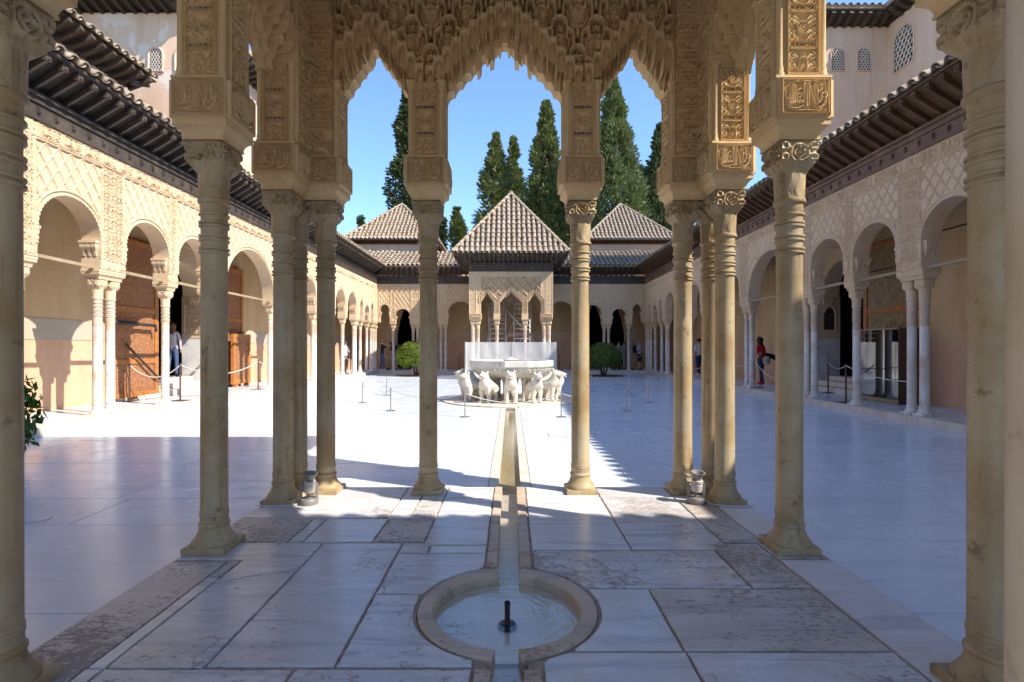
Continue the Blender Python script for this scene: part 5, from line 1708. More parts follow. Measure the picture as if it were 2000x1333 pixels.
for a, b in ((-9.9, LX - PE - .3), (RX + PE + .3, 9.9)):
    v = [(a, 1.26, EAVE_Z), (b, 1.26, EAVE_Z), (b, -2.4, EAVE_Z + 1.75), (a, -2.4, EAVE_Z + 1.75)]
    mb.add(v + [(p, q, z - .05) for p, q, z in v], [(0, 1, 2, 3), (7, 6, 5, 4), (0, 4, 5, 1), (1, 5, 6, 2), (2, 6, 7, 3), (3, 7, 4, 0)])
mb.box(LX - PE - .29, RX + PE + .29, -2.4, .29, 5.6, 6.0)
nr = obj('roof', mb.mesh('near_roof', M['tile_bed']), ng)
for a, b in ((-7.0, LX - PE - .3), (RX + PE + .3, 7.0)):
    n = int((b - a) / .26)
    tile_rows(nr, (b, 1.24, EAVE_Z + .0), (-1, 0, 0), Vector((0, -3.66, 1.75)), n, lambda x: .4, (b - a) / n, .36)
# ================================================================== FAR PAVILION
FY = 25.2
fp = thing('far_pavilion', 'carved stucco pavilion with steep pyramid tile roof at the far end of the court', 'pavilion', (0, 27.3, CZF))
fx = [-1.875, -1.62, -.69, .69, 1.62, 1.875]
for x in fx: column(fp, x, FY, CZF, 'gal')
for s in (-1, 1):
    for y in (FY + .3, FY + 1.3, FY + 2.75, FY + 3.9): column(fp, s * 1.875, y, CZF, 'gal'); 
    for y in (FY + 1.3, FY + 2.75, FY + 3.9): obj('abacus', ME['gaba'], fp, (s * 1.875, y, ZI))
    mb = MB(); abacus_mb(mb, min(s * 1.62, s * 1.875) - .125, max(s * 1.62, s * 1.875) + .125, FY - .125, FY + .43, ZA0, ZA1)
    mb.box(min(s * 1.62, s * 1.875) - .175, max(s * 1.62, s * 1.875) + .175, FY - .185, FY + .47, ZA1 + .001, ZB1)
    obj('impost', mb.mesh('far_impost', M['stucco_far']), fp)
    obj('inscription', ME['cart_far'], fp, (s * 1.748, FY - .187, ZA1 + .003), (0, 0, 0), (1.75, 1, 1))
for x in (-.69, .69):
    mb = MB(); abacus_mb(mb, x - .12, x + .12, FY - .12, FY + .12, ZA0, ZA1); mb.box(x - .16, x + .16, FY - .16, FY + .16, ZA1 + .001, ZB1)
    obj('impost', mb.mesh('far_impost', M['stucco_far']), fp)
    mb = MB(); mb.box(x - .12, x + .12, FY - .12, FY + .12, ZB1, 3.79); obj('pier', mb.mesh('far_pier', M['stucco_far']), fp)
    o = obj('pier_plate', ME['pierp_far'], fp, (x, FY - .121, ZB1 + .01))
    for sx in (-1, 1): obj('colonnette', ME['colonnette_far'], fp, (x + sx * .12, FY - .12, ZB1 + .002))
def frame_fp(U, Z, H): return np.stack([U, FY - H, Z], -1)
b_c = make_lobed(0, .53, 3.66, 4.14, 7, (3.80, 4.42), True)
b_l = make_lobed(-1.17, .30, 3.66, 4.08, 5, (3.80, 4.32)); b_r = make_lobed(1.17, .30, 3.66, 4.08, 5, (3.80, 4.32))
for q in (b_l, b_r): q['ho'] = .46
def H_fp(U, Z):
    H = .136 + .10 * NET(U / .42, Z / .50) - .07
    # frame and corner panels
    m = np.abs(U) > 1.47
    H = np.where(m, .136 + .016 * arab(U, Z, .24), H)
    for e in (1.47, 1.71, 2.03): H = np.maximum(H, .165 * sst(.022, .01, np.abs(np.abs(U) - e)))
    H = np.where(Z > 4.93, .136 + .015 * arab(U, Z, .22), H)
    H = np.maximum(H, .165 * sst(.022, .01, np.abs(Z - 4.92)) * (np.abs(U) < 1.5))
    for a in (b_l, b_c, b_r):
        O = a['O'](U); I = a['I'](U); ins = a['ext'](U)
        t = np.clip((Z - I) / np.maximum(O - I, .02), 0, 1); s = np.abs(a['ph'](U) * 2 - 1)
        Hn = .17 - .12 * (1 - t) ** 1.3 - .03 * np.sqrt(np.clip(1 - s * s, 0, 1)) * (t < .9) * (t > .1) + .012 * sst(.8, .95, s)
        H = np.where(ins & (Z < O), Hn, H)
    return H
E = 2.06
sg = [(-E, -1.475, ZB1 + .002, 5.2, 'flat'), (-1.475, -.865, b_l['I'], 5.2, 'lob'), (-.865, -.53, 3.752, 5.2, 'flat'), (-.53, .53, b_c['I'], 5.2, 'lob'), (.53, .865, 3.752, 5.2, 'flat'), (.865, 1.475, b_r['I'], 5.2, 'lob'), (1.475, E, ZB1 + .002, 5.2, 'flat')]
obj('front_arcade', arcade_mesh('far_front_arcade', M['stucco_far'], sg, H_fp, frame_fp, .15, .014, .014), fp)
for s in (-1, 1):
    def frs(U, Z, H, s=s): return np.stack([s * (1.875 + H), U, Z], -1)
    q1 = make_lobed(FY + .83, .36, 3.66, 4.1, 5, (3.8, 4.3)); q2 = make_lobed(FY + 2.03, .56, 3.66, 4.15, 6, (3.8, 4.4)); q3 = make_lobed(FY + 3.33, .42, 3.66, 4.1, 5, (3.8, 4.3))
    S2 = [(FY + .151, FY + .47, ZB1, 5.2, 'flat'), (FY + .47, FY + 1.19, q1['I'], 5.2, 'lob'), (FY + 1.19, FY + 1.47, 3.0, 5.2, 'flat'), (FY + 1.47, FY + 2.59, q2['I'], 5.2, 'lob'), (FY + 2.59, FY + 2.91, 3.0, 5.2, 'flat'), (FY + 2.91, FY + 3.75, q3['I'], 5.2, 'lob'), (FY + 3.75, FY + 4.35, 3.0, 5.2, 'flat')]
    obj('side_arcade', arcade_mesh('far_side_arcade', M['stucco_far'], S2, lambda U, Z: .136 + .02 * arab(U, Z, .25), frs, .14, .04, .04), fp)
    # inner hanging arches seen through the front
def fr_in2(U, Z, H): return np.stack([U, FY + 4.3 - H, Z], -1)
q = make_lobed(0, .75, 3.0, 4.0, 7, (3.2, 4.3)); ql = make_lobed(-1.3, .38, 3.2, 4.0, 5, (3.3, 4.2)); qr = make_lobed(1.3, .38, 3.2, 4.0, 5, (3.3, 4.2))
sg = [(-1.9, -1.68, 2.93, 5.2, 'flat'), (-1.68, -.92, ql['I'], 5.2, 'lob'), (-.92, -.75, 2.93, 5.2, 'flat'), (-.75, .75, q['I'], 5.2, 'lob'), (.75, .92, 2.93, 5.2, 'flat'), (.92, 1.68, qr['I'], 5.2, 'lob'), (1.68, 1.9, 2.93, 5.2, 'flat')]
obj('rear_arcade', arcade_mesh('far_rear_arcade', M['stucco_far'], sg, lambda U, Z: .03 * NET(U / .3, Z / .4), fr_in2, .2, .03, .03), fp)
for x in (-.83, .83): column(fp, x, FY + 4.2, CZF, 'gal')
obj('frieze', frieze_mesh(2 * E).mesh('far_frieze', M['wood']), fp, (-E, FY - .16, 5.22))
for s in (-1, 1):
    obj('frieze', frieze_mesh(4.2).mesh('far_frieze_side', M['wood']), fp, (s * (E - .02), FY + .15 if s > 0 else FY + 4.35, 5.22), (0, 0, s * PI / 2))
eave_soffit(fp, -E + .1, E - .1, FY - .06, FY + 3.9, .78, 5.60, 5.96, 'wood', .23, 'SEW')
pyramid_roof(fp, 0, FY + 1.95, E + .70, 1.95 + .86, 5.98, 9.55, .25, .34, solo=('S',), joined=('E', 'W'))
mb = MB(); mb.box(-E + .05, E - .05, FY, FY + 4.3, 5.60, 5.66); obj('ceiling', mb.mesh('far_pavilion_ceiling', M['ceil']), fp)

# hall roofs behind the far gallery
def hall(cx, label):
    t = thing('hall_roof', label, 'roof', (cx, 35.5, 6.9))
    mb = MB(); mb.box(cx - 2.5, cx + 2.5, 32.45, 38.6, 6.3, 8.02); obj('wall', mb.mesh('hall_wall', M['wall_pink']), t)
    mb = MB(); mb.box(cx - 2.62, cx + 2.62, 32.33, 38.7, 8.021, 8.09); obj('cornice', mb.mesh('hall_cornice', M['wood_red']), t)
    eave_soffit(t, cx - 2.5, cx + 2.5, 32.45, 38.6, .42, 8.09, 8.22, 'wood_red', .22, 'SEW', .06, .08)
    pyramid_roof(t, cx, 35.52, 2.95, 3.5, 8.25, 11.35, .25, .34, joined=('S', 'E', 'W'))
    mb = MB(); mb.tube([(cx - 2.9, 32.0, 8.24), (cx + 2.9, 32.0, 8.22)], .06, 8); obj('gutter', mb.mesh('hall_gutter', M['iron']), t)
hall(-7.55, 'pyramid tiled roof over a pale wall, behind the far gallery left of the pavilion roof')
hall(7.6, 'pyramid tiled roof over a pale wall, behind the far gallery right of the pavilion roof')

# ---- upper storeys left and right
def lattice_window(parent, c, w, h, facing, deep=.12):
    """arched opening with a pierced plaster grille. facing 0: -Y, else sign of X normal"""
    x, y, z = c
    n = 12
    out = [(-w / 2, 0), (w / 2, 0)] + [(w / 2 * math.cos(PI * k / n), h - w / 2 + w / 2 * math.sin(PI * k / n)) for k in range(n + 1)]
    def W(u, v, d): return (x + u, y + d, z + v) if facing == 0 else (x - facing * d, y + u, z + v)
    mb = MB()
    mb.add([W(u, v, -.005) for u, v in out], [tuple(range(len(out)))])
    wn_ = obj('window', mb.mesh('window_void', M['void']), parent)
    fr = MB(); fr.tube([W(u * 1.09, v * 1.02, -.02) for u, v in out] + [W(out[0][0] * 1.09, 0, -.02)], .035, 6); obj('frame', fr.mesh('window_frame', M['wall_pink']), wn_)
    g = MB(); s = w / 4.5
    k = 0
    zz = s / 2
    while zz < h:
        uu = -w / 2 + s / 2 + (s / 2 if k % 2 else 0)
        while uu < w / 2:
            lim = w / 2 if zz < h - w / 2 else math.sqrt(max(0, (w / 2) ** 2 - (zz - h + w / 2) ** 2))
            if abs(uu) < lim - s * .2:
                g.tube([W(uu + s * .46 * math.cos(PI / 3 * q), zz + s * .5 * math.sin(PI / 3 * q), -.02) for q in range(7)], s * .13, 4, cap=False)
            uu += s
        zz += s * .86; k += 1
    obj('lattice', g.mesh('window_lattice', M['net']), wn_)

ut = thing('upper_tower', 'peeling pink tower wall with lattice windows and dark eave above the left arcade', 'tower', (-12, 15, 6))
mb = MB(); mb.box(-17, -9.0, 13.9, 20, 6.4, 10.55); obj('wall', mb.mesh('tower_wall', M['wall_peel']), ut)
for px in (305, 357):
    X = (px - 998) * 13.9 / 1000; lattice_window(ut, (X, 13.9, 1.45 + (680 - 140) * .0139), .35, .63, 0)
eave_soffit(ut, -17, -9.0, 13.9, 20, .62, 10.56, 10.8, 'wood', .3, 'SE', .09, .12)
mb = MB(); mb.box(-17.6, -8.4, 13.3, 20.6, 10.9, 11.05); obj('roof', mb.mesh('tower_roof', M['tile']), ut)
n = 34; tr_ = [c for c in ut.children if c.name.startswith('roof')][0]
tile_rows(tr_, (-17.6, 13.25, 10.92), (1, 0, 0), (0, 1, .5), n, lambda x: .5, 9.2 / n, .36)
# middle storey with its own tiled eave
ms = thing('upper_gallery', 'raised storey above the left arcade with its own tiled eave', 'building', (-10.5, 9, 6))
mb = MB(); mb.box(-14, -9.75, 2, 12.75, 6.6, 8.05); obj('wall', mb.mesh('storey_wall', M['wall_pink']), ms)
eave_soffit(ms, -14, -9.75, 2, 12.75, .55, 8.06, 8.34, 'wood', .3, 'EN', .09, .12)
mb = MB(); v = [(-9.2, 1.5, 8.36), (-9.2, 13.3, 8.36), (-11.6, 11.2, 9.3), (-11.6, 1.5, 9.3), (-14, 13.3, 8.36)]
mb.add(v, [(0, 1, 2, 3), (1, 4, 2)]); mr = obj('roof', mb.mesh('storey_roof', M['tile_bed']), ms)
tile_rows(mr, (-9.15, 2.0, 8.38), (0, 1, 0), (-2.4, 0, .95), 45, lambda x: .5, 11.3 / 45, .36)

rt = thing('upper_wing', 'pink building with small lattice windows and dark eave rising behind the right arcade', 'building', (16, 20, 6))
X0r, Y0r, ZTr = 17.0, 23.1, 15.95
mb = MB(); mb.box(13.4, X0r, Y0r, Y0r + 3, 7, ZTr); mb.box(X0r, X0r + 3, 9, Y0r + 3, 7, ZTr + .002)
obj('wall', mb.mesh('wing_wall', M['wall_pink']), rt)
for px in (1636, 1687):
    lattice_window(rt, ((px - 998) * .0231, Y0r, 1.45 + (680 - 139) * .0231), .58, 1.02, 0)
lattice_window(rt, (X0r, X0r * 1000 / (1765 - 998), 1.45 + (680 - 132) * .02217), 1.05, 1.75, -1)
eave_soffit(rt, 13.4, X0r, Y0r, Y0r + 2.9, .55, ZTr + .003, ZTr + .35, 'wood', .42, 'S', .16, .2)
mb = MB(); L = 14
mb.add([(X0r - .0, 9, ZTr + .1), (X0r - .0, Y0r - .5, ZTr + .1), (X0r - .55, Y0r - .5, ZTr + .4), (X0r - .55, 9, ZTr + .4)], [(0, 1, 2, 3)])
wso = obj('soffit', mb.mesh('wing_soffit', M['wood']), rt)
r = MB(); r.bar((0, 0, 0), (-.55, 0, .30), .16, .2); me = r.mesh('rafter', M['wood'])
for k in range(32): obj('rafter', me, wso, (X0r, 9.2 + k * .42, ZTr + .01))
mb = MB(); mb.box(12.8, X0r - .6, Y0r - .62, Y0r + 3, ZTr + .42, ZTr + .6); mb.box(X0r - .6, X0r + 3.5, 8.5, Y0r + 3.5, ZTr + .421, ZTr + .62); rr0 = obj('roof', mb.mesh('wing_roof', M['tile']), rt)
tile_rows(rr0, (12.8, Y0r - .66, ZTr + .5), (1, 0, 0), (0, 1, .4), 12, lambda x: .5, .32, .36)

# ================================================================== LION FOUNTAIN
fo = thing('lion_fountain', 'twelve-sided white marble basin carried on the lions at the centre of the court', 'fountain', (FCX, FCY, 0))
mb = MB()
def dod(r, z): return [(r * math.cos(2 * PI * (k + .5) / 12 - PI / 2 + .13), r * math.sin(2 * PI * (k + .5) / 12 - PI / 2 + .13), z) for k in range(12)]
prof = [(.42, .62), (.80, .655), (.94, .70), (1.08, .79), (1.145, .90), (1.15, .925), (1.175, .935), (1.185, .96), (1.185, 1.10), (1.175, 1.11), (1.06, 1.11), (1.05, 1.10), (1.03, 1.0), (.5, .93), (.01, .93)]
v = []; f = []
for r, z in prof: v += dod(r, z)
for i in range(len(prof) - 1):
    for k in range(12): f.append((i * 12 + k, i * 12 + (k + 1) % 12, (i + 1) * 12 + (k + 1) % 12, (i + 1) * 12 + k))
f.append(tuple(range(11, -1, -1)))
mb.add(v, f); obj('basin', mb.mesh('basin', M['basin']), fo, local=True)
# carved foliage relief on the right faces
fr_ = MB()
for k in range(12):
    a0 = 2 * PI * (k + .5) / 12 - PI / 2 + .13; a1 = a0 + 2 * PI / 12
    p0 = Vector((math.cos(a0), math.sin(a0), 0)); p1 = Vector((math.cos(a1), math.sin(a1), 0))
    for q in range(4):
        t = (q + .5) / 4; m = p0.lerp(p1, t)
        pts = []
        for s in spiral(0, 0, .05, 1.2, 60 * q, 1 if q % 2 else -1, 12):
            z = .845 + s[1] * 1.0; rr2 = 1.08 + (z - .79) / .11 * .065
            mm = p0.lerp(p1, t + s[0] * 1.6)
            pts.append((mm.x * (rr2 + .004), mm.y * (rr2 + .004), z))
        fr_.tube(pts, .012, 5)
obj('relief', fr_.mesh('basin_relief', M['basin'], smooth=True), fo, local=True)
mb = MB(); mb.lathe([(1.03, 1.06), (.001, 1.06)], 12, cap=False); obj('water', mb.mesh('basin_pool', M['water']), fo, local=True)
mb = MB(); mb.lathe([(.12, .93), (.12, 1.06), (.20, 1.09), (.23, 1.125), (.21, 1.14), (.10, 1.155), (.05, 1.19), (.001, 1.20)], 28, cap=False); obj('spout_cup', mb.mesh('spout_cup', M['basin'], smooth=True, angle=40), fo, local=True)
mb = MB(); mb.lathe([(.26, .02), (.26, .10), (.20, .14), (.185, .5), (.24, .60), (.40, .64)], 8)
obj('pedestal', mb.mesh('pedestal', M['basin']), fo, local=True)
for k in range(6):
    a = k * PI / 3 + .2
    mb = MB(); mb.lathe([(.07, .02), (.07, .08), (.05, .1), (.05, .52), (.08, .56), (.08, .645)], 12, (.52 * math.cos(a), .52 * math.sin(a), 0)); obj('support', mb.mesh('support', M['basin'], smooth=True, angle=40), fo, local=True)
# stained round plinth of wedge stones with a rim
for k in range(12):
    mb = MB(); P = []
    for j in range(7):
        a = 2 * PI * (k + j / 6 * .985) / 12 + .1
        P.append([(r * math.cos(a), r * math.sin(a), z) for r, z in ((1.90, -.05), (1.90, .028), (1.885, .035), (1.2, .04), (.0, .04))])
    mb.grid(np.array(P), flip=True); obj('plinth_stone', mb.mesh('plinth_stone', M['plinth_st']), fo, local=True)

# ---- lions
def skin_mesh(name, verts, edges, radii, mat, sub=2, root=0, smooth=True, keep=None):
    me = bpy.data.meshes.new(name)
    me.from_pydata(verts, edges, [])
    o = bpy.data.objects.new(name, me); COL.objects.link(o)
    m = o.modifiers.new('s', 'SKIN'); m.use_smooth_shade = True
    for k, r in enumerate(radii):
        d = me.skin_vertices[0].data[k]
        d.radius = r if isinstance(r, tuple) else (r, r)
        d.use_root = (k == root)
    s = o.modifiers.new('u', 'SUBSURF'); s.levels = sub; s.render_levels = sub
    dg = bpy.context.evaluated_depsgraph_get(); dg.update()
    ev = o.evaluated_get(dg)
    nm = bpy.data.meshes.new_from_object(ev)
    nm.name = name
    bpy.data.objects.remove(o)
    nm.materials.clear()
    for q in (mat if isinstance(mat, (list, tuple)) else [mat]): nm.materials.append(q)
    nm.polygons.foreach_set("use_smooth", [True] * len(nm.polygons))
    return nm

def merge_mesh(name, meshes, mats, smooth=True):
    mb = MB()
    for me, Mx, mi in meshes:
        mb.add([Mx @ v.co for v in me.vertices], [list(p.vertices) for p in me.polygons], mi)
    return mb.mesh(name, mats, smooth=smooth)

# lion faces +X; local origin under the front paws' midpoint
V = [(-.30, 0, .44), (-.12, 0, .445), (.05, 0, .475), (.10, 0, .56), (.105, 0, .66), (.13, 0, .735), (.235, 0, .705), (.285, 0, .685)]
Rr = [(.135, .15), (.15, .165), (.165, .185), (.15, .16), (.145, .14), (.138, .128), (.098, .082), (.07, .055)]
Ed = [(k, k + 1) for k in range(7)]
def addc(base, pts, rs):
    i = base
    for p, r in zip(pts, rs):
        V.append(p); Rr.append(r); Ed.append((i, len(V) - 1)); i = len(V) - 1
for s in (-1, 1):
    addc(2, [(.06, .105 * s, .36), (.05, .11 * s, .20), (.055, .11 * s, .07), (.06, .11 * s, .035), (.12, .11 * s, .03)], [.095, .068, .058, .06, .048])
    addc(0, [(-.32, .105 * s, .34), (-.25, .115 * s, .24), (-.33, .115 * s, .15), (-.315, .115 * s, .05), (-.25, .115 * s, .03)], [.115, .085, .058, .055, .045])
addc(0, [(-.43, 0, .46), (-.46, 0, .36), (-.45, .03, .25)], [.04, .032, .035])
lion_body = skin_mesh('lion_body', V, Ed, Rr, M['lion'], 2)
# ears, muzzle, mane ridge
mb = MB()
mb.add([v.co for v in lion_body.vertices], [list(p.vertices) for p in lion_body.polygons])
for s in (-1, 1):
    mb.lathe([(.030, -.03), (.034, .01), (.026, .034), (.004, .042)], 10, (.085, .082 * s, .800))
    mb.lathe([(.001, -.014), (.014, -.008), (.014, .008), (.001, .014)], 8, (.205, .062 * s, .765))
    for k in range(3): mb.tube([(.245, .055 * s, .725 - k * .012), (.20, .085 * s, .715 - k * .02), (.15, .10 * s, .70 - k * .03)], .008, 5)
    for k in range(4): mb.tube([(.125 + (k - 1.5) * .016, .13 * s + (k - 1.5) * .0, .03), (.165, .11 * s + (k - 1.5) * .022, .02)], .014, 6)
mb.tube([(.27, -.02, .655), (.29, 0, .655), (.27, .02, .655)], .022, 6)
mb.lathe([(.001, 0), (.022, .004), (.022, .022), (.001, .028)], 8, (.30, 0, .715))
for k in range(9):
    a = -1.9 + k * .475
    mb.tube([(.05, .085 * math.sin(a * .8), .775 - .03 * abs(a)), (.02, .105 * math.sin(a * .8), .68 - .03 * abs(a)), (.0, .115 * math.sin(a * .8), .57 - .02 * abs(a))], .016, 6)
ME['lion'] = mb.mesh('lion', M['lion'], smooth=True)
lab = {0: 'white marble lion facing straight at the channel, front centre of the fountain', 1: 'front marble lion of the fountain, first to the right of the centre lion', 2: 'white marble lion at the right of the fountain, second from the centre lion', 3: 'white marble lion at the far right side of the basin in profile',
       -1: 'front marble lion of the fountain, first to the left of the centre lion', -2: 'white marble lion at the left of the fountain, second from the centre lion', -3: 'white marble lion at the far left side of the basin in profile', 4: 'white marble lion behind the basin on its right', -4: 'white marble lion behind the basin on its left', 5: 'white marble lion at the rear right with its back to the court', -5: 'white marble lion at the rear left with its back to the court', 6: 'white marble lion at the very back of the fountain facing the far pavilion'}
lo = None
for k in (0, 1, -1, 2, -2, 3, -3, 4, -4, 5, -5, 6):
    a = -PI / 2 + k * PI / 6
    p = (FCX + 1.27 * math.cos(a), FCY + 1.27 * math.sin(a), .038)
    if lo is None:
        lo = tag(obj('lion', ME['lion'], None, p, (0, 0, a)), lab[k], 'lion statue', 'lions round the fountain')
        bs = MB(); bs.tube([(.32, 0, .715), (.37, 0, .715), (.41, 0, .66), (.43, 0, .5), (.44, 0, .25), (.445, 0, .02)], [.007, .006, .005, .005, .006, .008], 6)
        wm = obj('water_spout', bs.mesh('water_spout', M['water'], smooth=True), lo, local=True)
    else:
        q = dup(lo, p, a + .06 * math.sin(k * 5.1), lab[k]); e = .96 + .03 * math.sin(k * 3.7); q.scale = (e, e * (1 + .03 * math.cos(k * 2.3)), e)

# ---- white sheet screen in front of the far pavilion
sc = thing('sheet_screen', 'translucent white sheet screen on grey posts between the fountain and the far pavilion', 'screen', (0, 23.6, 0))
for a, b in ((-2.10, -.02), (.02, 2.08)):
    mb = MB(); P = []
    for i in range(31):
        x = a + (b - a) * i / 30
        P.append([(x, 23.6 + .012 * math.sin(x * 9 + z * 3) + .01 * math.sin(z * 7 - x * 4), z) for z in np.linspace(.06, 1.72, 20)])
    mb.grid(np.array(P)); obj('sheet', mb.mesh('sheet', M['sheet'], smooth=True), sc)
for x in (-2.12, 0, 2.10):
    mb = MB(); mb.tube([(x, 23.62, 0), (x, 23.62, 1.76)], .022, 8); mb.box(x - .15, x + .15, 23.5, 23.75, 0, .03); obj('post', mb.mesh('screen_post', M['steel']), sc)
for s in (-1, 1):   # returns along the sides
    mb = MB(); mb.grid(np.array([[(s * 2.12, 23.65 + t * 1.3, z) for z in np.linspace(.06, 1.72, 8)] for t in np.linspace(0, 1, 6)])); obj('sheet', mb.mesh('side_sheet', M['sheet']), sc)

# ---- scaffold in the far pavilion
sf = thing('scaffold', 'aluminium ladder scaffold tower standing inside the far pavilion', 'scaffold', (0, 26.8, CZF))
def ladder(x0, x1, y, z1):
    mb = MB()
    for x in (x0, x1): mb.tube([(x, y, CZF), (x, y, z1)], .028, 8)
    z = CZF + .3
    while z < z1: mb.tube([(x0, y, z), (x1, y, z)], .018, 6); z += .25
    obj('ladder_frame', mb.mesh('ladder_frame', M['alu'], smooth=True), sf)
for y in (26.1, 27.9):
    ladder(-1.12, -.27, y, 4.15); ladder(.16, 1.02, y, 3.2 if y > 27 else 4.15)
for p, q in (((-.27, 26.05, 3.4), (1.02, 26.05, 2.05)), ((-.5, 27.0, 1.2), (.3, 27.0, 3.3)), ((-1.12, 26.05, 2.3), (-1.4, 25.6, CZF)), ((1.02, 26.05, 2.3), (1.55, 25.5, CZF)), ((.05, 26.1, 1.0), (.5, 26.4, 2.1)), ((1.02, 26.1, .9), (.4, 26.1, 2.0)), ((-.27, 26.1, 2.3), (-.05, 25.7, CZF))):
    mb = MB(); mb.tube([p, q], .026, 8); obj('brace', mb.mesh('brace', M['alu'], smooth=True), sf)
for z, x0, x1 in ((2.08, -.3, 1.05), (3.95, -.3, 1.05)):
    mb = MB(); mb.box(x0, x1, 26.12, 27.8, z, z + .05); mb.box(x0, x1, 26.08, 26.11, z - .02, z + .10); obj('platform', mb.mesh('platform', M['board']), sf)
# ================================================================== PEOPLE
def cloth(name, c, r=.8): return simple(name, c, r, .15, var=.12)
SKIN = simple('skin', (.52, .31, .21), .55, .3)
PC = {k: cloth('cloth_' + k, c) for k, c in dict(grey_lilac=(.50, .45, .50), jeans=(.06, .10, .20), dark=(.02, .022, .03), navy=(.03, .045, .10), white=(.66, .66, .70), khaki=(.34, .31, .28), shirt_grey=(.24, .25, .28), plaid=(.30, .30, .32), red=(.42, .02, .03), lightblue=(.36, .42, .55), beige=(.40, .34, .28), black=(.012, .012, .014), pinkstripe=(.45, .36, .36)).items()}
HAIR = {k: simple('hair_' + k, c, .5, .3) for k, c in dict(brown=(.055, .028, .014), dark=(.014, .010, .008), grey=(.32, .30, .28), auburn=(.11, .05, .025), blond=(.34, .26, .17)).items()}

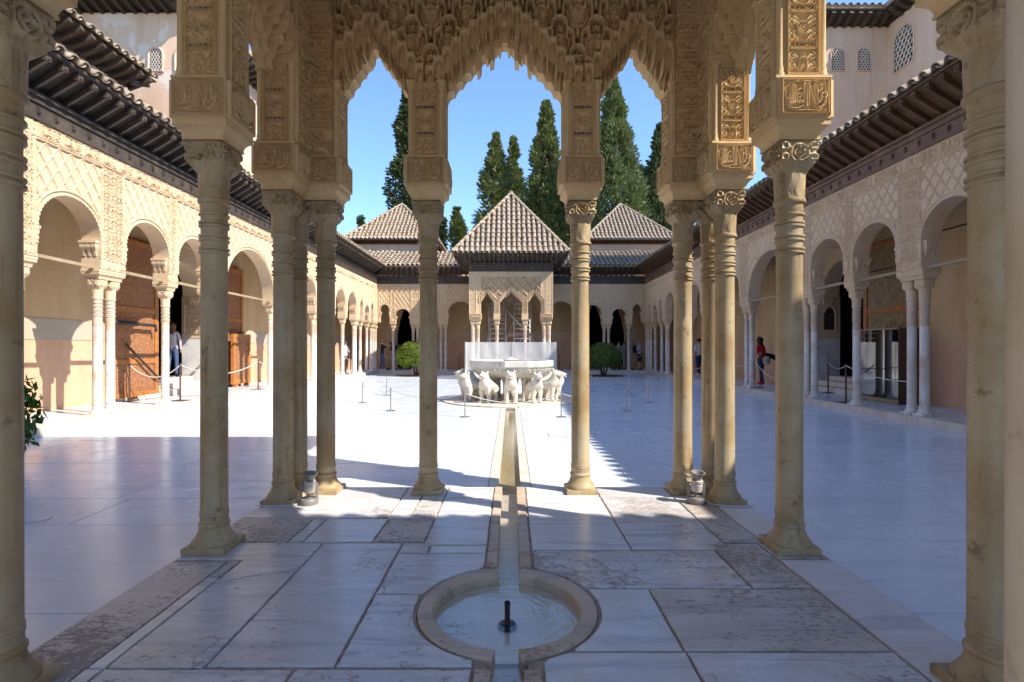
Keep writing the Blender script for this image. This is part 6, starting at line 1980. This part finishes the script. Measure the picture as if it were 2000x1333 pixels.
def person(label, loc, rotz, h=1.7, top='dark', legs='jeans', shoes='dark', hair='brown', long=False, shorts=False, arms=('down', 'down'), sleeve='short', lean=0.0, turn=0.0, stride=.08, female=False, extra=None, group=None):
    """local: faces +Y"""
    s = h / 1.75
    V = []; E = []; R = []; T = []
    def add(p, r, parent, tag_):
        V.append((p[0] * s, p[1] * s, p[2] * s)); R.append(tuple(x * s * 1.13 for x in (r if isinstance(r, tuple) else (r, r))))
        if parent is not None: E.append((parent, len(V) - 1)); T.append((parent, len(V) - 1, tag_))
        return len(V) - 1
    w = .93 if female else 1.0
    pel = add((0, 0, .95), (.145 if female else .135, .10), None, '')
    wa = add((0, .0 + lean * .2, 1.10), (.125 * w, .09), pel, 'top')
    chs = add((0, .0 + lean * .6, 1.30), (.155 * w, .105), wa, 'top')
    nk0 = add((0, -.01 + lean * .9, 1.44), (.075, .065), chs, 'top')
    nk = add((0, .0 + lean, 1.50), .048, nk0, 'skin')
    hd = add((.0, .015 + lean * 1.15, 1.58), (.068, .078), nk, 'skin')
    hd2 = add((.0, .01 + lean * 1.25, 1.66), (.076, .092), hd, 'skin')
    add((.0, .0 + lean * 1.3, 1.725), (.05, .06), hd2, 'skin')
    hands = []
    for sx, mode in zip((-1, 1), arms):
        sh = add((sx * .165 * w, lean * .75, 1.41), .058, nk0, 'top')
        P = {'down': ((.215, -.02, 1.15), (.225, .04, .90)), 'bent': ((.215, -.03, 1.16), (.13, .20, 1.12)), 'phone': ((.20, .22, 1.30), (.05, .33, 1.56)), 'up': ((.22, .17, 1.36), (.09, .20, 1.60)), 'cross': ((.215, .0, 1.17), (.0, .19, 1.16)), 'hip': ((.27, -.05, 1.18), (.19, .10, 1.02))}[mode]
        el = add((sx * P[0][0], P[0][1] + lean * .6, P[0][2]), .043, sh, 'top')
        wr = add((sx * P[1][0], P[1][1] + lean * .6, P[1][2]), .029, el, 'top' if sleeve == 'long' else 'skin')
        a, b = Vector(V[el]), Vector(V[wr]); d = (b - a).normalized()
        pm = b / s + d * .055
        add(tuple(pm), (.036, .022), wr, 'skin')
        hands.append((Vector(pm) * s, d, sx))
    for sx in (-1, 1):
        st = stride * sx
        hp = add((sx * .085, 0, .88), .088, pel, 'legs')
        kn = add((sx * .095, .02 + st * .5, .49), .058, hp, 'legs')
        an = add((sx * .10, -.015 + st, .09), .040, kn, 'skin' if shorts else 'legs')
        hl = add((sx * .10, -.03 + st, .045), .042, an, 'shoes')
        add((sx * .115, .15 + st, .035), (.042, .030), hl, 'shoes')
    tagm = {'top': 0, 'legs': 1, 'skin': 2, 'shoes': 3}
    me = skin_mesh('person_body', V, E, R, [PC[top], PC[legs], SKIN, PC[shoes]], 1)
    segs = [(np.array(V[a]), np.array(V[b]), tagm[t]) for a, b, t in T]
    cen = np.array([p.center[:] for p in me.polygons]); best = np.full(len(cen), 9.0); mi = np.zeros(len(cen), int)
    for a, b, t in segs:
        d = b - a; k = np.clip(((cen - a) @ d) / max(d @ d, 1e-9), 0, 1); D = np.linalg.norm(cen - a - k[:, None] * d, axis=1)
        m = D < best; best[m] = D[m]; mi[m] = t
    mb = MB()
    vs = [v.co.copy() for v in me.vertices]
    for p, m in zip(me.polygons, mi): pass
    mb.v = [tuple(v) for v in vs]; mb.n = len(vs); mb.f = [list(p.vertices) for p in me.polygons]; mb.m = mi.tolist()
    # fingers, nose, ears, eyes
    for pm, d, sx in hands:
        side = d.cross(Vector((0, 1, .1))).normalized()
        for q in range(4):
            o0 = pm + side * ((q - 1.5) * .016 * s); L = (.062, .07, .066, .05)[q] * s
            mb.tube([o0, o0 + d * L * .6, o0 + d * L + Vector((0, .012 * s, 0))], [.0085 * s, .008 * s, .006 * s], 5, 2)
        mb.tube([pm - d * .02 * s, pm + side * .04 * s * sx, pm + side * .05 * s * sx + d * .03 * s], [.01 * s, .009 * s, .007 * s], 5, 2)
    hz = 1.63 * s; hy = (.012 + lean * 1.2) * s
    mb.tube([(0, hy + .085 * s, hz + .015 * s), (0, hy + .113 * s, hz - .02 * s), (0, hy + .085 * s, hz - .03 * s)], [.008 * s, .014 * s, .010 * s], 6, 2)
    for sx in (-1, 1):
        mb.lathe([(.001, -.022 * s), (.014 * s, 0), (.001, .024 * s)], 8, (sx * .082 * s, hy, hz - .005 * s), 2)
        mb.lathe([(.001, -.006 * s), (.008 * s, 0), (.001, .006 * s)], 6, (sx * .032 * s, hy + .083 * s, hz + .012 * s), 3)
    mb.tube([(-.024 * s, hy + .082 * s, hz - .058 * s), (.024 * s, hy + .082 * s, hz - .058 * s)], .005 * s, 5, 2)
    body = mb.mesh('person', [PC[top], PC[legs], SKIN, PC[shoes]], smooth=True)
    o = tag(obj('person', body, None, loc, (0, 0, rotz)), label, 'person', group)
    hb = MB(); P = []
    n = 14
    for i in range(9):
        ph = PI / 2 - i / 8 * (PI * .62); row = []
        for k in range(n + 1):
            a = PI * .08 + (2 * PI - PI * .16) * k / n if i > 3 else 2 * PI * k / n
            a += PI / 2
            r_ = math.cos(ph) if i < 5 else math.cos(ph) * (1.0 if not long else 1.1)
            row.append((.098 * r_ * math.cos(a) * s, hy + (-.012 + .112 * r_ * math.sin(a)) * s, hz + (.03 + .115 * math.sin(ph)) * s))
        P.append(row)
    if long:
        for dz, wd, bk in ((-.10, .098, -.02), (-.18, .095, -.035), (-.25, .06, -.04)):
            row = []
            for k in range(n + 1):
                a = PI * .25 + (2 * PI - PI * .5) * k / n + PI / 2
                row.append((wd * math.cos(a) * s, hy + (bk + .095 * math.sin(a)) * s, hz + dz * s))
            P.append(row)
    hb.grid(np.array(P))
    obj('hair', hb.mesh('hair', HAIR[hair], smooth=True), o, local=True)
    if extra:
        for nm, fn in extra:
            e = MB(); mt = fn(e, s); obj(nm, e.mesh(nm, mt, smooth=True, angle=40), o, local=True)
    return o
def item(name, mb, mat, loc, rotz, label, cat):
    return tag(obj(name, mb.mesh(name, mat, smooth=True, angle=40), None, loc, (0, 0, rotz)), label, cat)

Gp = 'visitors under the arcades'
person('woman in a pale lilac top and jeans seen from behind in the left doorway', (-10.15, 15.35, .58), .35, 1.62, 'grey_lilac', 'jeans', 'navy', 'auburn', True, sleeve='long', female=True, group=Gp)
person('visitor in dark top and shorts raising a camera beside the left columns', (-8.75, 25.15, CZF), 1.9, 1.72, 'navy', 'jeans', 'white', 'brown', False, True, ('up', 'up'), female=True, group=Gp)
person('visitor in a white top half hidden behind a left gallery column', (-8.35, 25.75, CZF), -2.2, 1.66, 'white', 'dark', 'white', 'dark', True, arms=('hip', 'down'), female=True, group=Gp)
px = person('man in a dark t-shirt and jeans holding a phone up in the far left corner', (-7.38, 29.35, CZF), -1.15, 1.76, 'dark', 'jeans', 'white', 'brown', arms=('phone', 'phone'), group=Gp)
ph = MB(); ph.box(-.075, .075, -.006, .006, -.04, .04)
item('phone', ph, M['steel'], (-6.96, 29.54, 1.76), -1.15, 'phone held up by the man in the far left corner', 'phone')
person('man in dark shirt and grey shorts, back turned, in the far left corner', (-7.05, 30.9, CZF), .1, 1.74, 'dark', 'plaid', 'dark', 'dark', shorts=True, group=Gp)
person('person in beige between the phone-holding man and the man in checked shorts', (-7.35, 31.2, CZF), 2.4, 1.66, 'khaki', 'beige', 'dark', 'brown', female=True, group=Gp)
person('dark dressed visitor looking into the hall behind the left far columns', (-6.55, 31.5, CZF), -.6, 1.72, 'black', 'black', 'dark', 'dark', group=Gp)
person('man in grey t-shirt standing behind a slim column left of the right-hand group', (6.55, 31.2, CZF), -2.9, 1.72, 'khaki', 'dark', 'dark', 'brown', group=Gp)
bp = lambda e, s: (e.lathe([(.05, -.22), (.14, -.2), (.15, .08), (.10, .2), (.03, .22)], 12, (0, -.19 * s, 1.22 * s)), e.tube([(-.1 * s, .0, 1.2 * s), (-.1 * s, .09 * s, 1.35 * s), (-.09 * s, -.06 * s, 1.46 * s)], .02, 6), PC['black'])[-1]
ys = lambda e, s: (e.tube([(.02 * s, -.12 * s, 1.47 * s), (.11 * s, .0, 1.47 * s), (.10 * s, .13 * s, 1.35 * s)], .025, 6), e.tube([(-.10 * s, -.34 * s, 1.1 * s), (-.05 * s, -.32 * s, 1.3 * s), (.05 * s, -.2 * s, 1.45 * s)], .02, 6), M['yellow'])[-1]
p8 = person('grey haired man in grey shirt and shorts with black backpack in the far right corner', (7.3, 30.9, CZF), 1.2, 1.80, 'shirt_grey', 'khaki', 'dark', 'grey', shorts=True, arms=('down', 'bent'), group=Gp)
bpm = MB(); bp(bpm, 1.0); bk = thing('backpack', 'black backpack with yellow straps on the back of the grey haired man', 'backpack', (7.3, 30.9, CZF), 1.2)
obj('bag', bpm.mesh('backpack_bag', PC['black'], smooth=True), bk, local=True); ym = MB(); ys(ym, 1.0); obj('strap', ym.mesh('backpack_strap', M['yellow'], smooth=True), bk, local=True)
person('fair haired woman in light blue top with folded arms in the far right corner', (7.62, 30.35, CZF), -2.7, 1.70, 'lightblue', 'dark', 'dark', 'blond', shorts=True, arms=('cross', 'cross'), female=True, group=Gp)
person('woman in striped pinkish top at the back of the right-hand group', (6.95, 31.5, CZF), -2.6, 1.72, 'pinkstripe', 'khaki', 'dark', 'brown', female=True, group=Gp)
person('man in white shirt and dark trousers between the right far columns', (8.45, 28.6, CZF), -2.0, 1.78, 'white', 'dark', 'dark', 'dark', arms=('bent', 'down'), group=Gp)
person('person in a lilac white shirt walking away along the right gallery with a dark bag', (8.95, 24.4, CZF), .3, 1.74, 'white', 'navy', 'white', 'dark', sleeve='short', stride=.12, group=Gp)
sb = MB(); sb.lathe([(.02, -.12), (.09, -.1), (.10, .06), (.03, .1)], 10); sb.tube([(0, 0, .08), (-.1, .06, .45), (-.24, .02, .58)], .012, 5)
item('shoulder_bag', sb, PC['black'], (9.13, 24.4, 1.12), .3, 'dark shoulder bag hanging beside the person in the lilac white shirt', 'bag')
person('woman in a red top and dark leggings, back turned, under the right arcade', (8.93, 18.25, CZF), .5, 1.68, 'red', 'navy', 'red', 'dark', True, arms=('bent', 'down'), lean=.05, stride=.12, female=True, group=Gp)
sb = MB(); sb.lathe([(.02, -.15), (.11, -.13), (.13, .05), (.06, .14)], 12, (0, 0, 0)); item('bag', sb, PC['beige'], (8.99, 18.0, 1.02), .2, 'beige bag hanging on the back of the woman in red', 'bag')
sb = MB(); sb.tube([(-.16, .02, .10), (.05, 0, .03), (.30, -.02, -.10)], [.05, .085, .07], 10); item('folded_jacket', sb, PC['black'], (9.12, 18.05, 1.14), 0, 'dark jacket rolled over the bag of the woman in red', 'jacket')
wf = MB(); wf.bar((0, -.14, 0), (0, 0, .62), .28, .02); wf.bar((0, .14, 0), (0, 0, .62), .28, .02)
item('wet_floor_sign', wf, M['yellow'], (6.35, 29.95, CZF), 1.3, 'yellow folding caution stand on the floor between the round bush and the column', 'floor sign')

# ================================================================== BARRIERS
def stanchion_mesh(h, r, br, mat, flat=False):
    a = MB(); a.tube([(0, 0, .0), (0, 0, h)], r, 10); a.lathe([(r * 1.25, h - .03), (r * 1.35, h - .015), (r * .9, h)], 10)
    b = MB()
    if flat: b.box(-br, br, -br, br, 0, .012)
    else: b.lathe([(br, 0), (br, .010), (br * .8, .016), (r, .022)], 24)
    return a.mesh('post', M[mat], smooth=True, angle=40), b.mesh('foot', M[mat], smooth=True, angle=40)
MS = stanchion_mesh(.545, .0135, .115, 'steel'); MT = stanchion_mesh(.92, .020, .17, 'brown_metal', True)
def stanchion(x, y, z, kind, label, group):
    t = thing('stanchion', label, 'barrier post', (x, y, z), 0, group)
    p, b = MS if kind == 'low' else MT
    obj('post', p, t, local=True); obj('foot', b, t, local=True); return t
G1 = 'low steel rope posts round the lion fountain'; G2 = 'brown rope posts under the arcades'
def f(px, py, z=0.0):
    D = (1.45 - z) * 1000 / (py - 680); return ((px - 998) * D / 1000, D)
low = [((755, 773), 'low steel post furthest back on the left, behind the nearer two left posts'), ((708, 787), 'leftmost low steel post on the sunlit court floor'), ((763, 803), 'low steel post left of the second front column, nearest of the left ones'), ((908, 815), 'low steel post standing in front of the left lions'), ((1096, 815), 'low steel post standing in front of the right lions'),
       ((1223, 803), 'low steel post on the shaded floor, nearest of the right ones'), ((1266, 787), 'rightmost low steel post on the shaded court floor'), ((1230.6, 773), 'low steel post behind the nearest right one on the shaded floor'), ((1155, 765), 'low steel post on the shaded floor in front of the round bush')]
LP = []
for (a, b), l in low:
    x, y = f(a, b); LP.append((x, y, .50)); stanchion(x, y, 0, 'low', l, G1)
def rope(a, b, sag, mat, r, label):
    pts = [Vector(a).lerp(Vector(b), t) - Vector((0, 0, sag * 4 * t * (1 - t))) for t in np.linspace(0, 1, 17)]
    mb = MB(); mb.tube(pts, r, 6)
    tag(obj('rope', mb.mesh('rope', M[mat], smooth=True)), label, 'rope')
rl = ['thin rope between the two posts at the back left of the fountain', 'thin rope between the leftmost post and the nearest left post', 'thin rope from the nearest left post towards the fountain front', 'rope sagging across the front of the lions', 'thin rope from the right front post to the shaded side', 'thin rope between the nearest and the rightmost shaded posts', 'thin rope between the rightmost shaded post and the one behind', 'thin rope from the back right post towards the bush post']
for k in range(8): rope(LP[k], LP[k + 1], .16 if k in (2, 4) else .20, 'rope' if k == 3 else 'rope_grey', .011 if k == 3 else .008, rl[k])
tall = [((-9.35, 12.55), 'brown post before the left rear wall beside the carved door'), ((-8.15, 12.62), 'brown post in front of the steps of the left doorway'), ((-7.95, 16.1), 'brown post beside the low door leaf of the left arcade'), ((-8.2, 25.4), 'brown post among the far left columns'), ((9.2, 14.85), 'brown post before the dark right doorway'), ((7.98, 12.2), 'brown post close beside the single column before the glass box'), ((7.95, 16.75), 'brown post beside the woman in red'), ((2.9, 30.6), 'brown post before the far wall right of the sheet screen'), ((-3.1, 30.6), 'brown post before the far wall left of the sheet screen')]
TP = []
for (x, y), l in tall:
    stanchion(x, y, CZF, 'tall', l, G2); TP.append((x, y, CZF + .88))
rope(TP[0], TP[1], .30, 'rope', .014, 'white rope sagging before the carved left door')
rope(TP[1], TP[2], .30, 'rope', .014, 'white rope across the left doorway steps')
rope(TP[2], (-8.1, 20.4, 1.0), .3, 'rope', .013, 'white rope running on from the left door post to the column pair')
rope((-8.1, 24.05, .95), TP[3], .2, 'rope', .013, 'white rope between far left columns'); rope(TP[3], (-8.1, 26.8, .98), .25, 'rope', .013, 'white rope sagging past the far left columns')
rope((-7.7, 29.7, 1.0), (-6.9, 29.8, .9), .06, 'rope', .014, 'white rope before the man with the phone')
rope(TP[4], TP[5], .12, 'rope', .012, 'white rope across the right doorway'); rope(TP[5], (8.05, 10.2, .78), .1, 'rope', .012, 'white rope before the glass box'); rope(TP[6], (8.0, 13.7, 1.0), .5, 'rope', .014, 'white rope sagging right of the woman in red')
rope(TP[6], (7.95, 18.7, 1.0), .2, 'rope', .012, 'white rope behind the woman in red'); rope((8.0, 20.5, 1.0), (7.95, 24.0, 1.0), .45, 'rope', .013, 'white rope along the right gallery in front of the walking person')
rope(TP[7], (5.4, 30.0, .95), .25, 'rope', .012, 'white rope before the far wall at the right'); rope((7.7, 29.75, 1.05), (6.9, 29.75, .85), .05, 'rope', .012, 'white rope before the right-hand group')
rope(TP[8], (-5.4, 30.0, .95), .25, 'rope', .012, 'white rope before the far wall at the left')
# thin iron tie rods of the right arcade wall
for y0, y1, z in ((9.2, 10.9, 3.9), (17.4, 18.6, 3.2), (12.1, 13.6, 3.35)):
    mb = MB(); mb.tube([(9.0, y0, z), (9.0, y1, z)], .018, 6); obj('tie_rod', mb.mesh('tie_rod', M['iron']), GR)

# ================================================================== PLANTS
def leaf_cloud(n, place, size, mat, name, aspect=.55, r=None, fold=.25):
    """n small leaves (two folded quads each). place(k)->(point, outward normal)"""
    r = r or random.Random(4)
    V = []; F = []
    for k in range(n):
        p, nv = place(k)
        p = Vector(p); nv = Vector(nv).normalized()
        d = Vector((r.gauss(0, 1), r.gauss(0, 1), r.gauss(0, 1) - .3)); d = (d - nv * d.dot(nv) * .7 + nv * .25).normalized()
        sd = d.cross(nv + Vector((r.gauss(0, .4), r.gauss(0, .4), r.gauss(0, .4)))).normalized(); up = sd.cross(d)
        L = size * r.uniform(.7, 1.25); W = L * aspect * .5
        b = len(V)
        V += [p, p + d * L * .5 + sd * W - up * W * fold, p + d * L - up * L * .08, p + d * L * .5 - sd * W - up * W * fold, p + d * L * .5 + up * .0]
        F += [(b, b + 1, b + 4), (b + 1, b + 2, b + 4), (b, b + 4, b + 3), (b + 4, b + 2, b + 3)]
    me = bpy.data.meshes.new(name); me.from_pydata([tuple(v) for v in V], [], F); me.materials.append(mat); me.update(); return me

def bush(cx, cy, cz, rx, rz, mat, label, seed, n=5200):
    t = thing('round_bush', label, 'bush', (cx, cy, 0))
    r = random.Random(seed)
    def pl(k):
        a = r.uniform(0, 2 * PI); ph = math.asin(r.uniform(-.75, 1)); q = r.uniform(.86, 1.0) if r.random() < .8 else r.uniform(.5, .9)
        bump = 1 + .05 * math.sin(a * 5 + ph * 7) + .04 * math.sin(a * 11 - ph * 9)
        nv = Vector((math.cos(a) * math.cos(ph), math.sin(a) * math.cos(ph), math.sin(ph)))
        return (nv.x * rx * q * bump, nv.y * rx * q * bump, cz + nv.z * rz * q * bump), nv
    obj('foliage', leaf_cloud(n, pl, .095, mat, 'bush_foliage', .6, r), t, local=True)
    mb = MB()
    for k in range(3): mb.tube([(.08 * (k - 1), .03 * k, 0), (.13 * (k - 1), .02, .25), (.35 * (k - 1), .1 * (k - 1), cz)], [.055, .05, .03], 7)
    core = MB()
    obj('trunk', mb.mesh('bush_trunk', M['bark'], smooth=True), t, local=True)
    return t
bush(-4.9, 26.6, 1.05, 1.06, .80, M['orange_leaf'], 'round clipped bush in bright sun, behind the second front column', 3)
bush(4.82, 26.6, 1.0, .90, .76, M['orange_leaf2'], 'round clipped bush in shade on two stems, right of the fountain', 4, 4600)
cb = thing('corner_shrub', 'leafy green shrub peeking out beside the leftmost pavilion column', 'shrub', (-6.35, 6.2, 0))
r = random.Random(6)
def pl(k):
    a = r.uniform(0, 2 * PI); ph = math.asin(r.uniform(-.8, 1)); q = r.uniform(.6, 1.0)
    nv = Vector((math.cos(a) * math.cos(ph), math.sin(a) * math.cos(ph), math.sin(ph)))
    return (nv.x * .50 * q, nv.y * .55 * q, .62 + nv.z * .58 * q), nv
obj('foliage', leaf_cloud(900, pl, .15, M['big_leaf'], 'shrub_foliage', .5, r), cb, local=True)
mb = MB(); mb.tube([(0, 0, 0), (.03, 0, .3), (0, .05, .7)], [.03, .025, .015], 7); mb.tube([(0, 0, .2), (.2, .05, .6)], [.02, .01], 6); obj('stem', mb.mesh('shrub_stem', M['bark'], smooth=True), cb, local=True)

def conifer(x, y, base, top, rad, mat, label, seed, n=9000, shape='cypress', tuft=.5, lean=0.0, gaps=.0):
    """crown of many small upswept sprays over clumps, on a tapered trunk with limbs"""
    t = thing('cypress_tree', label, 'tree', (x, y, base), 0, 'cypress trees behind the far roofs')
    H = top - base; r = random.Random(seed); nr = np.random.default_rng(seed)
    # clumps
    C = []
    nc = int(60 + H * 9)
    for k in range(nc):
        u = r.random() ** (.85 if shape == 'cypress' else .72)
        z = H * (.06 + .94 * u)
        if shape == 'cypress': w = rad * min(1, 1.9 * (1 - u) ** .62) * (.86 + .2 * math.sin(u * 23 + seed)) * min(1, .55 + u * 2.2)
        elif shape == 'cone': w = rad * min(1, 2.0 * (1 - u)) ** .8 * (.93 + .1 * math.sin(u * 37 + seed))
        elif shape == 'spire': w = rad * ((1 - u) ** 1.0 * .98 + .015) * (.85 + .22 * math.sin(u * 31 + seed)) * min(1, .7 + u * 2)
        else: w = rad * (1 - u) ** .7 * (.55 + .55 * abs(math.sin(u * 14 + seed)))
        a = r.uniform(0, 2 * PI)
        q = r.uniform(.55, 1.0)
        if r.random() < gaps: continue
        C.append((w * q * math.cos(a) + lean * u * rad, w * q * math.sin(a), z, max(.10, w * r.uniform(.28, .5)), a))
    V = []; F = []
    per = max(6, n // len(C))
    for cx, cy, cz, cr, ca in C:
        for k in range(per):
            d = nr.normal(0, 1, 3); d /= np.linalg.norm(d); d[2] *= 1.25
            q = cr * nr.uniform(.6, 1.05)
            p = Vector((cx + d[0] * q, cy + d[1] * q, cz + d[2] * q * 1.25))
            out = Vector((d[0] * .7 + math.cos(ca) * .5, d[1] * .7 + math.sin(ca) * .5, .9 if shape != 'cedar' else .15)) + Vector(nr.normal(0, .35, 3))
            out.normalize()
            sd = out.cross(Vector(nr.normal(0, 1, 3))).normalized()
            L = tuft * nr.uniform(.6, 1.3); W = L * .24
            b = len(V); up = sd.cross(out)
            V += [p - sd * W * .5, p + sd * W * .5, p + out * L * .6 + sd * W * .75 + up * W * .3, p + out * L, p + out * L * .6 - sd * W * .75 + up * W * .3]
            F += [(b, b + 1, b + 2, b + 4), (b + 4, b + 2, b + 3)]
    me = bpy.data.meshes.new('crown'); me.from_pydata([tuple(v) for v in V], [], F); me.materials.append(mat); me.update()
    obj('crown', me, t, local=True)
    mb = MB(); mb.tube([(0, 0, 0), (.05, 0, H * .4), (lean * rad * .8, 0, H * .92)], [rad * .16, rad * .10, .03], 8)
    for k in range(14):
        u = .12 + .8 * k / 14; a = k * 2.4; L = rad * .7 * (1 - u) + .2
        mb.tube([(0 + lean * u * rad, 0, H * u), (L * math.cos(a) * .6, L * math.sin(a) * .6, H * u + L * .25), (L * math.cos(a), L * math.sin(a), H * u + L * .55)], [.09, .06, .02], 5)
    obj('trunk', mb.mesh('trunk', M['bark'], smooth=True), t, local=True)
    return t
def at(px, py, D): return ((px - 998) * D / 1000, 1.45 + (680 - py) * D / 1000)
def tree(px, D, ytop, wpx, mat, label, seed, **kw):
    x, zt = at(px, ytop, D); conifer(x, D, -.5, zt, wpx * D / 2000, M[mat], label, seed, **kw)
tree(796, 48, 178, 118, 'cypress_dark', 'tall ragged dark conifer seen through the left small arch', 21, shape='cedar', n=22000, tuft=.45, gaps=.12)
tree(968, 52, 264, 94, 'cypress', 'dark cypress left of the tallest central one, with a split top', 22, n=16000, tuft=.4, shape='cone')
tree(1003, 55, 272, 68, 'cypress', 'narrow twin cypress just left of the tall one behind the pavilion roof', 29, n=10000, tuft=.4, shape='cone')
tree(1067, 50, 200, 96, 'cypress', 'tall dark green cypress above the right slope of the pavilion roof', 23, n=26000, tuft=.4, shape='cone')
tree(1199, 46, 158, 116, 'cypress_light', 'broad light green cypress seen through the right small arch', 24, n=36000, tuft=.36, shape='cone')
tree(1290, 50, 248, 110, 'cypress_dark', 'dark cypress at the edge of the right small arch', 25, n=18000, tuft=.42, shape='cone')
tree(893, 60, 410, 44, 'cypress', 'small pointed cypress left of the pavilion roof', 26, n=5500, tuft=.5)
tree(865, 62, 428, 26, 'cypress_dark', 'thin dark conifer beside the small pointed cypress', 27, n=2600, tuft=.5, shape='cedar')
tree(1120, 58, 330, 110, 'cypress', 'bushy cypress filling the gap between the two tall right ones', 28, n=11000, tuft=.6)
tree(1245, 60, 330, 90, 'cypress_dark', 'dark cypress low behind the right hall roof', 30, n=8000, tuft=.6)
tree(705, 64, 425, 30, 'cypress_dark', 'small conifer top behind the left hall roof', 32, n=2500, tuft=.5, shape='cedar')
